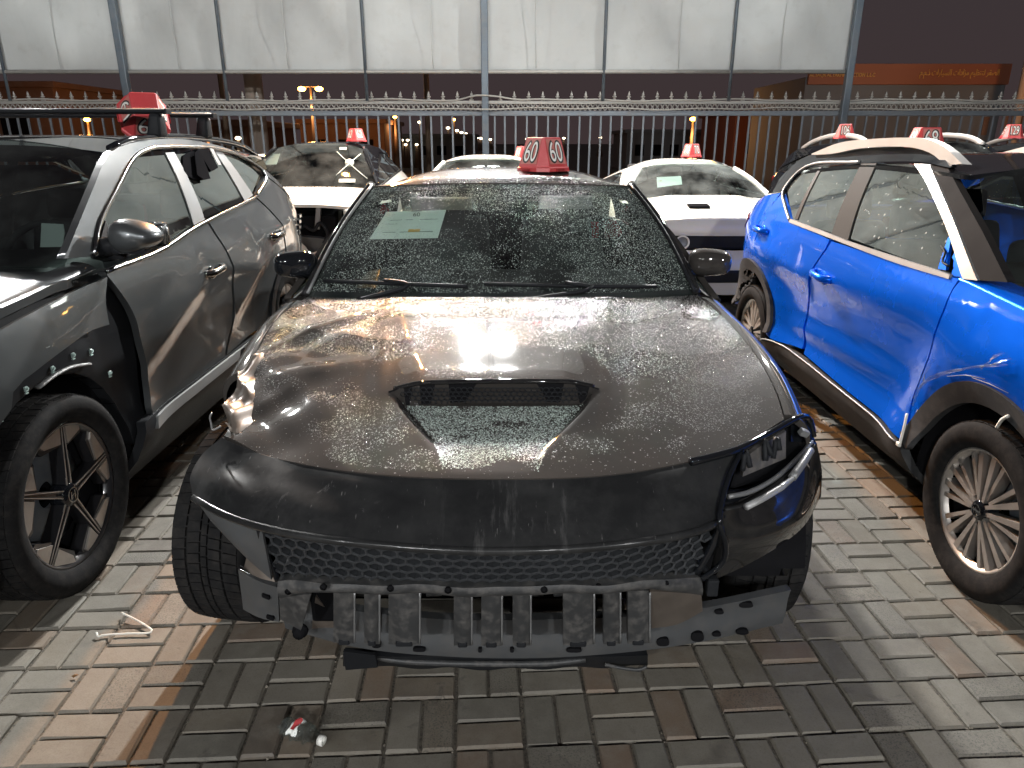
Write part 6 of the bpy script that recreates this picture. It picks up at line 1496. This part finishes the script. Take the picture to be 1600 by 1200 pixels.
# --- windscreen, pillars, wipers, mirrors
W_bot = P3((483, 462, 2.97), (600, 464, 2.86), (776, 465, 2.81), (950, 464, 2.86), (1083, 459, 2.97)); W_top = P3((583, 293, 3.54), (680, 289, 3.49), (776, 288, 3.475), (880, 289, 3.49), (983, 292, 3.54))
W_l = P3((483, 462, 2.97), (532, 377, 3.25), (583, 293, 3.54)); W_r = P3((1083, 459, 2.97), (1036, 375, 3.25), (983, 292, 3.54))
wfn = coons(W_bot, W_top, W_l, W_r, lambda u, v, p: Vector(p)+Vector((0, -.02, .035))*math.sin(math.pi*v)*(1-.3*(2*u-1)**2))
wsc = grid('windscreen', wfn, 40, 26, G_WET, R, .006, (0, 0, -1))
wA, wB, wC = vnoise(5, 21), vnoise(14, 23), vnoise(30, 24)
def ws_keep(u, v):
    f = .5*wA(u, v)+.3*wB(u, v)+.2*wC(u, v); f = f+.18*np.clip((u-.5)/.3, 0, 1)+.12*np.clip((v-.6)/.3, 0, 1); streak = .5+.5*wB(np.clip(u*1., 0, 1), np.clip(v*.12, 0, 1))
    return np.clip(.18+np.clip((f-.38)/.22, 0, 1)*streak, 0, 1)*(v > .03)*np.where((u > .15) & (u < .385) & (v > .48) & (v < .80), .28, 1.)
rain_drops('rain_drops', wfn, 46000, .0005, .0021, ws_keep, M_BEADG, wsc, 12, (0, -.5, .8))
# black ceramic border inside the glass
def bord(u0, u1, v0, v1, nm): grid(nm, lambda u, v: Vector(wfn(u0+(u1-u0)*u, v0+(v1-v0)*v))+Vector((0, .004, -.006)), 24, 6, M_BLACKP, R, 0, (0, 0, -1))
bord(0, .045, 0, 1, 'screen_border'); bord(.955, 1, 0, 1, 'screen_border'); bord(.045, .955, 0, .07, 'screen_border'); bord(.045, .955, .955, 1, 'screen_border')
for uu, sx in ((0., -1), (1., 1)):
    tube('windscreen_pillar', [Vector(wfn(uu, v))+Vector((sx*.018, .016, -.006)) for v in np.linspace(0, 1., 14)]+[Vector(wfn(uu, 1.))+Vector((sx*.02, .05, .004))], .024, P_BLACK, R, 10)
    tube('pillar_trim', [Vector(wfn(uu, v))+Vector((sx*.003, -.006, .012)) for v in np.linspace(.0, 1., 14)], .007, M_SILVER if sx < 0 else M_BLACKP, R, 6)
rt = spl([wfn(u, 1.0) for u in np.linspace(0, 1, 9)], 40)
def roof_front(u, v):
    a = Vector(rt[int(round(u*39))])+Vector((0, .004, .006)); s = 2*u-1; y = 3.62+.02*s*s; b = Vector((S.xc+s*S.xr(y), y, S.zre_f(y)+S.rcrown*(1-abs(s)**3.2)*.9)); return a*(1-v)+b*v+Vector((0, 0, .012*math.sin(math.pi*v)))
rh = grid('roof_header', roof_front, 39, 6, P_WET, R, .02, (0, 0, -1))
rain_drops('rain_drops', roof_front, 2500, .001, .0045, lambda u, v: np.clip((.6*nA(u, v)+.4*nB(u, v)-.42)/.12, 0, 1), M_BEAD, rh, 13, nu=39, nv=6)
grid('cowl', lambda u, v: Vector(wfn(.02+.96*u, .02*(1-v)))+Vector((0, -.14*v, -.012-.05*v)), 20, 3, M_BLACKP, R, 0, (0, 0, -1))
def wiper(u0, u1, v, piv):
    P = [Vector(wfn(u0+(u1-u0)*t, v*(1-.5*t)+.02))+Vector((0, -.012, .012)) for t in np.linspace(0, 1, 12)]
    w_ = tube('wiper_blade', P, .008, M_BLACKP, R, 6); m_ = P[5]
    tube('wiper_arm', [Vector(wfn(*piv))+Vector((0, -.05, .0)), Vector(wfn((u0+u1)/2+.05, v*.9))+Vector((0, -.03, .015)), m_+Vector((0, 0, .012))], .009, M_BLACKP, w_, 6, 12)
    box('wiper_pivot', Vector(wfn(*piv))+Vector((0, -.04, -.006)), (.045, .04, .024), M_DARK, w_, None, .008)
wiper(.03, .42, .075, (.16, .0)); wiper(.46, .90, .055, (.56, .0))
mirror_shell(S, 'door_mirror', PY(459, 413, 3.10), (.185, .13, .115), -1, M_BLACKG, M_BLACKG, .1)
mirror_shell(S, 'door_mirror', PY(1112, 410, 3.10), (.185, .13, .115), 1, P_WET, M_BLACKG, -.1)
# --- interior
bm = bmesh.new(); bm_box(bm, (S.xc, 3.22, .92), (1.36, .55, .20), R3(.08), .07, 3); bm_done(bm, 'dashboard', M_DASH, R)
seats(S, 4.12, .76, .5); seats(S, 5.05, .80, .56); steering(S, (S.xc+.36, 3.62, .95))
box('rear_view_mirror', (S.xc, 3.50, 1.33), (.24, .03, .065), M_BLACKP, R, R3(.2), .012)
tube('rear_mirror_stem', [(S.xc, 3.46, 1.415), (S.xc, 3.50, 1.35)], .012, M_BLACKP, R, 6)
box('sun_visor', PY(690, 318, 3.60), (.30, .012, .10), M_SEATL, R, R3(.9), .004); box('sun_visor', PY(884, 316, 3.60), (.26, .012, .10), M_SEATL, R, R3(.9), .004)
# lot sheet taped inside the windscreen
def sheet(name, label, fn, cat='paper', digits=None, lines=()):
    t = thing(name, label, cat, tuple(fn(.5, .5)))
    grid('page', fn, 10, 8, M_WHITE, t, .001, (0, 1, 0)); e = Vector(fn(.6, .5))-Vector(fn(.4, .5)); f = Vector(fn(.5, .6))-Vector(fn(.5, .4)); n_ = e.cross(f).normalized()
    if n_.y > 0: n_ = -n_
    W_ = (Vector(fn(1, .5))-Vector(fn(0, .5))).length; Hh = (Vector(fn(.5, 1))-Vector(fn(.5, 0))).length
    if digits:
        me = text_mesh(digits, .16*Hh*1.2, 0, 1.); me.transform(frame_of(Vector(fn(.54, .84))+n_*.003, e, f)); mk('number_print', me, M_INK, t)
    for (x0, x1, y_, h_) in lines:
        a, b = Vector(fn(x0, y_))+n_*.003, Vector(fn(x1, y_))+n_*.003; up = f.normalized()*h_*Hh/2; V = [a-up, b-up, b+up, a+up]
        pd('printed_line', V, [(0, 1, 2, 3)], M_INK if h_ < .05 else M_GOLD, t)
    return t
pa, pb, pc, pd_ = [PY(u, v, Y) for u, v, Y in ((577, 374, 3.30), (684, 372, 3.28), (697, 328, 3.42), (604, 331, 3.44))]
sheet('lot_sheet', 'white printed sheet numbered 60 behind the wet windscreen of the black sedan', lambda u, v: (pa*(1-u)+pb*u)*(1-v)+(pd_*(1-u)+pc*u)*v, digits='60', lines=[(.42, .60, .97, .018), (.15, .34, .66, .012), (.4, .52, .66, .012), (.62, .92, .66, .012), (.12, .3, .52, .01), (.14, .34, .22, .014), (.40, .90, .22, .018), (.52, .70, .27, .10)])
number_box((.165, 3.92, S.zre+.092), .74, 1.02, 'red number marker 60 on the roof of the black sedan', '60')
# ================================================================== cars in the row behind
P_WHITE = paint('white_paint', (.62, .61, .56), 0., .30, .10, 0)
P_WHITE2 = paint('pearl_white_paint', (.64, .63, .58), 0., .28, .06, 0)
G_FAR = glass('far_windscreen', (.36, .43, .41), 1., None, 1.5, .10)
G_FARD = glass('far_dark_glass', (.05, .055, .06), 1., None, 1.5, .05)
G_HAZE = glass('hazed_windscreen', (.45, .55, .53), 1., None, 1.5, .22)
# --- white SUV with black roof, front torn open
L = Car(); L.root = thing('suv', 'white SUV with a black roof, its front end torn open to the engine bay', 'car', (-2.5, 9.5, 0), 'cars parked in the lot')
L.xc, L.W, L.yf, L.ye, L.w1, L.w2, L.R, L.rr, L.tw = -2.52, .96, 7.35, 11.9, 8.2, 11.0, .37, .26, .24
L.hw = prof_hw(.96, [.16, .3, .45, .7, .9, 1.0, 1.1, 1.3, 1.55, 1.68], [-.1, -.04, 0, -.01, .0, -.01, -.04, -.12, -.23, -.28], 7.35, 11.9, .16, .12, .6, .6)
make_pix(L, 1)
L.body, L.roofm, L.glass, L.glass_rear = P_WHITE, M_BLACKG, G_FAR, G_FARD
L.ycw, L.ywt, L.yrr, L.yrb, L.zhf, L.zcw, L.zre, L.rcrown, L.zsill, L.sedan, L.hoodsweep = 8.85, 9.75, 11.4, 11.75, .99, 1.09, 1.565, .065, .45, False, .12
L.doors, L.pillars, L.belt, L.ya, L.zdeck = (9.0, 10.05, 11.0), [10.1, 10.95], ([8.8, 10, 11.9], [1.10, 1.16, 1.24]), 9.0, 1.1
L.wstyle, L.phase, L.apillar, L.tread = 'five', 90., M_BLACKG, False
L.skip = {'front', 'bay'}
base_car(L)
LR_ = L.root
box('radiator_panel', (L.xc, 7.62, .62), (1.35, .08, .55), M_DARK, LR_, bev=.02)
for k, (dx, z, w, h) in enumerate(((-.45, .72, .4, .12), (.1, .78, .5, .07), (.42, .6, .3, .2), (-.2, .5, .5, .14))): box('torn_bracket', (L.xc+dx, 7.52-.02*k, z), (w, .06, h), M_BLACKP if k % 2 else M_PLATE, LR_, R3(.1*k, .2*(k-1.5)), .01)
box('lamp_bracket', PY(497, 340, 7.5), (.05, .05, .24), M_SILVER, LR_, R3(0, .15), .01)
tube('hanging_hose', [PY(u, v, 7.45) for u, v in ((475, 352), (490, 360), (500, 348), (512, 366), (505, 380))], .018, M_BLACKP, LR_, 6, 20)
def lowb(u, v):
    x = L.xc+(2*u-1)*.88; top = .52+.06*math.sin(u*19)+.05*math.sin(u*47)+.03*math.sin(u*83); return (x, 7.36+.12*(2*u-1)**2-.03*math.sin(math.pi*v), .22+(top-.22)*v)
grid('torn_lower_bumper', lowb, 50, 6, P_WHITE, LR_, .02, (0, 1, 0))
pa1 = [PY(*p) for p in ((397, 257, 9.6), (432, 257, 9.55), (438, 240, 9.75), (404, 241, 9.8))]
sheet('lot_sheet', 'white sheet behind the windscreen of the white and black SUV', lambda u, v: (pa1[0]*(1-u)+pa1[1]*u)*(1-v)+(pa1[3]*(1-u)+pa1[2]*u)*v, lines=[(.2, .8, .6, .03)])
st_ = [wv for wv in ((.72, .72), (.93, .18), (.93, .72), (.70, .2))]
Pc = lambda u, v: Vector(L.ws(u, v))+Vector((0, -.008, .012))
crs = thing('crayon_cross', 'pale hand drawn cross on the windscreen of the white and black SUV', 'marking', tuple(Pc(.82, .45)))
M_CHALK = pm('pale_marker_ink', (.50, .54, .48), .8)
for a, b in (((.72, .74), (.95, .16)), ((.95, .76), (.72, .20))): tube('stroke', [Pc(a[0]+(b[0]-a[0])*t, a[1]+(b[1]-a[1])*t) for t in np.linspace(0, 1, 8)], .006, M_CHALK, crs, 5)
tube('round_sticker', [Pc(.83, .47)+Vector((0, .004, 0)), Pc(.83, .47)+Vector((0, -.006, .006))], .055, M_CHALK, crs, 18)
box('windscreen_label', Pc(.80, .10), (.20, .01, .05), M_CHALK, LR_, R3(-.7)); box('windscreen_label', Pc(.78, .84), (.09, .01, .04), M_CHALK, LR_, R3(-.7))
number_box(PY(557, 220, 10.2)+Vector((0, 0, -.01)), .75, 1.0, 'red number marker on the black roof of the white SUV', '62')
# --- white coupe with a narrow bonnet slot
Cc = Car(); Cc.root = thing('coupe', 'white coupe with a black grille strip and a slot in its bonnet', 'car', (2.13, 9.0, 0), 'cars parked in the lot')
Cc.xc, Cc.W, Cc.yf, Cc.ye, Cc.w1, Cc.w2, Cc.R, Cc.rr, Cc.tw = 2.13, .95, 6.80, 11.6, 7.80, 10.65, .36, .25, .25
Cc.hw = prof_hw(.95, [.16, .3, .5, .8, .92, 1.0, 1.06, 1.2, 1.36, 1.45], [-.1, -.04, 0, 0, -.015, -.05, -.09, -.18, -.31, -.4], 6.72, 11.6, .07, .12, .5, .7)
make_pix(Cc, -1)
def slot(s, v):
    z = .02*(1-sstep(abs(s), .42, .62))*(.4+.6*v)
    return z-.05*(1-sstep(abs(abs(s)-.0), .10, .16))*math.exp(-((v-.40)/.035)**2)
Cc.hoodfeat = slot
Cc.body, Cc.roofm, Cc.glass, Cc.glass_rear = P_WHITE2, P_WHITE2, G_HAZE, G_FARD
Cc.ycw, Cc.ywt, Cc.yrr, Cc.yrb, Cc.zhf, Cc.zcw, Cc.zre, Cc.rcrown, Cc.zsill, Cc.sedan, Cc.hoodsweep = 8.15, 8.95, 10.1, 10.9, .90, 1.02, 1.335, .095, .34, True, .06
Cc.doors, Cc.pillars, Cc.belt, Cc.ya, Cc.zdeck = (8.35, 9.75, 9.75), [9.8], ([8, 9, 11], [1.0, 1.03, 1.06]), 8.4, 1.05
Cc.wstyle, Cc.phase, Cc.tread, Cc.rdrop = 'five', 90., False, .08
Cc.skip = {'front'}
base_car(Cc)
q1, q2 = PZ(1074, 326, .99), PZ(1108, 327, .99)
box('bonnet_slot', ((q1.x+q2.x)/2, (q1.y+q2.y)/2, Cc.zhe(7.35)+.062), (abs(q2.x-q1.x)*1.0, .16, .03), M_DARK, Cc.root, R3(.08, 0, -.05), .004)
zf = Cc.zhe(Cc.yf+.06)
def nose(u, v):
    s = 2*u-1; return (Cc.xc+s*.875, Cc.yf+.055+.06*s*s-.03*math.sin(math.pi*v), zf+.05*(1-abs(s)**3.5)*(1-v)-.008-.095*v)
grid('nose_panel', nose, 20, 6, P_WHITE2, Cc.root, .03, (0, 1, 0))
box('grille_strip', (Cc.xc, Cc.yf+.13, zf-.165), (1.62, .10, .14), M_BLACKP, Cc.root, bev=.02)
for dx in (-.72, -.50, .50, .72):
    bm = bmesh.new(); lathe_bm(bm, [(.001, -.012), (.055, -.01), (.066, .0), (.066, .014), (.058, .014), (.052, .002), (.001, .0)], 20, Matrix.Translation((Cc.xc+dx, Cc.yf+.07, zf-.165)) @ Matrix.Rotation(-math.pi/2, 4, 'Z')); bm_done(bm, 'headlamp', M_STEEL, Cc.root)
def bmp(u, v):
    s = 2*u-1; return (Cc.xc+s*.90, Cc.yf+.04+.08*s*s-.06*math.sin(math.pi*v), zf-.24-(zf-.45)*v)
grid('front_bumper', bmp, 20, 8, P_WHITE2, Cc.root, .03, (0, 1, 0))
box('lower_intake', (Cc.xc, Cc.yf+.02, .40), (1.15, .10, .13), M_BLACKP, Cc.root, bev=.03)
for dx in (-.72, -.50, .50, .72):
    bm = bmesh.new(); lathe_bm(bm, [(.052, -.004), (.060, -.018), (.066, -.018), (.068, -.002)], 24, Matrix.Translation((Cc.xc+dx, Cc.yf+.066, zf-.165)) @ Matrix.Rotation(math.pi/2, 4, 'Z')); bm_done(bm, 'headlamp_ring', M_WHITEP, Cc.root)
M_GOLDS = pm('gold_stripe', (.40, .25, .08), .4); 
for dx, m_, w_ in ((.36, M_GOLDS, .03), (.42, M_BLACKP, .05), (.48, M_SILVER, .03)):
    P = [(Cc.xc+dx, y, Cc.zre_f(y)+Cc.rcrown*(1-(dx/Cc.xr(y))**3.2)*min(1, .55+1.6*(y-8.95)/1.15)+.004) for y in np.linspace(9.02, 10., 10)]
    pd('roof_stripe', [(x-w_/2, y, z) for x, y, z in P]+[(x+w_/2, y, z-.003) for x, y, z in P]+[(x-w_/2, y, z-.012) for x, y, z in P]+[(x+w_/2, y, z-.015) for x, y, z in P], [(i, 10+i, 11+i, i+1) for i in range(9)]+[(20+i, i, i+1, 21+i) for i in range(9)]+[(10+i, 30+i, 31+i, 11+i) for i in range(9)], m_, Cc.root)
pa2 = [PY(*p) for p in ((1027, 293, 8.72), (1066, 288, 8.70), (1064, 275, 8.85), (1026, 277, 8.87))]
sheet('lot_sheet', 'white sheet behind the windscreen of the white coupe', lambda u, v: (pa2[0]*(1-u)+pa2[1]*u)*(1-v)+(pa2[3]*(1-u)+pa2[2]*u)*v, lines=[(.1, .2, .6, .06)])
number_box(PY(1080, 245.5, 9.35), .6, .95, 'red number marker on the roof of the white coupe', '70')
# --- white sedan hidden behind the black one
Wd = Car(); Wd.root = thing('sedan', 'white sedan almost hidden behind the roof of the black sedan', 'car', (-.30, 9.5, 0), 'cars parked in the lot')
Wd.xc, Wd.W, Wd.yf, Wd.ye, Wd.w1, Wd.w2, Wd.R, Wd.rr, Wd.tw = -.30, .90, 6.9, 11.6, 7.8, 10.5, .33, .23, .21
Wd.hw = prof_hw(.90, [.16, .3, .5, .8, .95, 1.02, 1.2, 1.4, 1.5], [-.1, -.04, 0, 0, -.02, -.05, -.16, -.27, -.34], 6.9, 11.6, .14, .12, .6, .7); make_pix(Wd, 1)
Wd.body, Wd.roofm, Wd.glass, Wd.glass_rear = P_WHITE2, P_WHITE2, G_FAR, G_FARD
Wd.ycw, Wd.ywt, Wd.yrr, Wd.yrb, Wd.zhf, Wd.zcw, Wd.zre, Wd.rcrown, Wd.zsill, Wd.sedan, Wd.hoodsweep = 8.05, 8.75, 10.2, 10.9, .82, .98, 1.41, .065, .34, True, .12
Wd.doors, Wd.pillars, Wd.belt, Wd.ya, Wd.zdeck = (8.2, 9.3, 10.2), [9.35], ([8, 9.5, 11.3], [.97, 1.0, 1.04]), 8.25, 1.03
Wd.wstyle, Wd.phase, Wd.tread, Wd.rdrop = 'five', 90., False, .08
Wd.skip = {'interior'}
base_car(Wd)
an = PY(781, 247, 9.6); tube('roof_antenna', [an+Vector((0, 0, -.02)), an+Vector((0, .02, .01)), an+Vector((0, .05, .05))], [.022, .014, .004], M_BLACKP, Wd.root, 8)
number_box(PY(818, 249, 9.4), .6, .95, 'red number marker on the roof of the white sedan, half hidden by marker 60', '64')
# --- dark SUVs behind the blue crossover
def dark_suv(xc, yf, label, digits, mlabel, mx):
    D = Car(); D.root = thing('suv', label, 'car', (xc, yf+2.3, 0), 'cars parked in the lot')
    D.xc, D.W, D.yf, D.ye, D.w1, D.w2, D.R, D.rr, D.tw = xc, .93, yf, yf+4.6, yf+.9, yf+3.65, .36, .25, .23
    D.hw = prof_hw(.93, [.16, .3, .5, .9, 1.05, 1.15, 1.4, 1.6, 1.7], [-.1, -.04, 0, 0, -.02, -.05, -.16, -.25, -.30], yf, yf+4.6, .16, .12, .6, .6, None, .02, yf+2.5); make_pix(D, -1)
    D.body, D.roofm, D.glass, D.glass_rear = M_BLACKG, M_BLACKG, G_FAR, G_FARD
    D.ycw, D.ywt, D.yrr, D.yrb, D.zhf, D.zcw, D.zre, D.rcrown, D.zsill, D.sedan, D.hoodsweep = yf+1.25, yf+2.0, yf+4.0, yf+4.4, 1.0, 1.13, 1.60, .06, .45, False, .14
    D.doors, D.pillars, D.belt, D.ya, D.zdeck = (yf+1.45, yf+2.5, yf+3.5), [yf+2.55, yf+3.45], ([yf+1.2, yf+4.6], [1.13, 1.25]), yf+1.45, 1.1
    D.wstyle, D.phase, D.tread, D.skip, D.trim = 'five', 90., False, {'interior'}, M_CHROME
    base_car(D)
    for sx in (-1, 1):
        X = lambda y: xc+sx*(D.xr(y)-.05)
        tube('roof_rail', [(X(y), y, D.zre_f(y)+h) for y, h in ((yf+2.05, .01), (yf+2.3, .075), (yf+3.0, .10), (yf+3.6, .075), (yf+3.95, .01))], .030, M_RAIL, D.root, 8, 26)
    number_box((mx, yf+2.75, D.zre+.062), -.35, 1.0, mlabel, digits)
    return D
dark_suv(4.62, 6.3, 'black SUV with silver roof rails just beyond the roof of the blue crossover', '106', 'red number marker 106 on the black SUV with silver roof rails', 4.0)
dark_suv(7.15, 6.5, 'black SUV at the end of the row, hidden behind the blue crossover', '129', 'red number marker 129 above the black roof of the blue crossover', 6.15)

# ================================================================== litter
o = tube('wire_hook', [(*PZ(u, v, .0)[:2], z) for u, v, z in ((152, 993, .012), (154, 997, .006), (160, 995, .006), (200, 992, .006), (236, 991, .008), (238, 989, .010), (232, 983, .010), (212, 972, .012), (191, 963, .016))], .0032, M_TIE, None, 8, 40); o['label'] = 'thin white bent wire lying on the pavers beside the left tyre of the black sedan'; o['category'] = 'wire'
c = PZ(468, 1152, .0); t = thing('crushed_bottle', 'crushed clear plastic bottle with a red label lying on the pavers', 'bottle', (c.x, c.y, 0))
G_PET = glass('clear_crumpled_plastic', (.86, .88, .88), 1., None, 1.5, .22)
def bot(u, v):
    a = 2*math.pi*v; r = .030*(math.sin(math.pi*min(1, max(0, u*.94+.03)))**.35); ax = (u-.5)*.125
    k = .004*math.sin(u*37+a*3)+.004*math.sin(a*5+u*19)
    return (c.x+ax*.92+(r+k)*math.cos(a)*.38, c.y-ax*.38+(r+k)*math.cos(a)*.92, .024+(r*.72+k)*math.sin(a))
grid('bottle_shell', bot, 26, 24, G_PET, t, 0, (0, 0, -1))
def lab(u, v):
    p = Vector(bot(.34+.24*u, .05+.42*v)); return p+Vector((0, 0, .0022))
grid('bottle_label', lab, 6, 8, M_WHITE, t, 0, (0, 0, -1))
grid('label_red_band', lambda u, v: Vector(lab(.28+.5*u, .25+.5*v))+Vector((0, 0, .0015)), 4, 6, M_RED, t, 0, (0, 0, -1))
bm = bmesh.new(); lathe_bm(bm, [(.001, 0), (.015, 0), (.015, .014), (.012, .016)], 16, Matrix.Translation((c.x+.066, c.y-.028, .02)) @ Matrix.Rotation(-.39, 4, 'Z')); bm_done(bm, 'bottle_cap', M_WHITEP, t)
c2 = PZ(117, 1058, 0.); o = pd('dry_leaf', [(c2.x-.012, c2.y, .004), (c2.x, c2.y-.006, .003), (c2.x+.014, c2.y+.002, .008), (c2.x+.001, c2.y+.008, .006), (c2.x, c2.y+.001, .010)], [(0, 1, 4), (1, 2, 4), (2, 3, 4), (3, 0, 4)], pm('brown_leaf', (.16, .08, .03), .8)); o['label'] = 'tiny curled brown leaf on the pavers near the bent wire'; o['category'] = 'leaf'
bpy.context.view_layer.update()
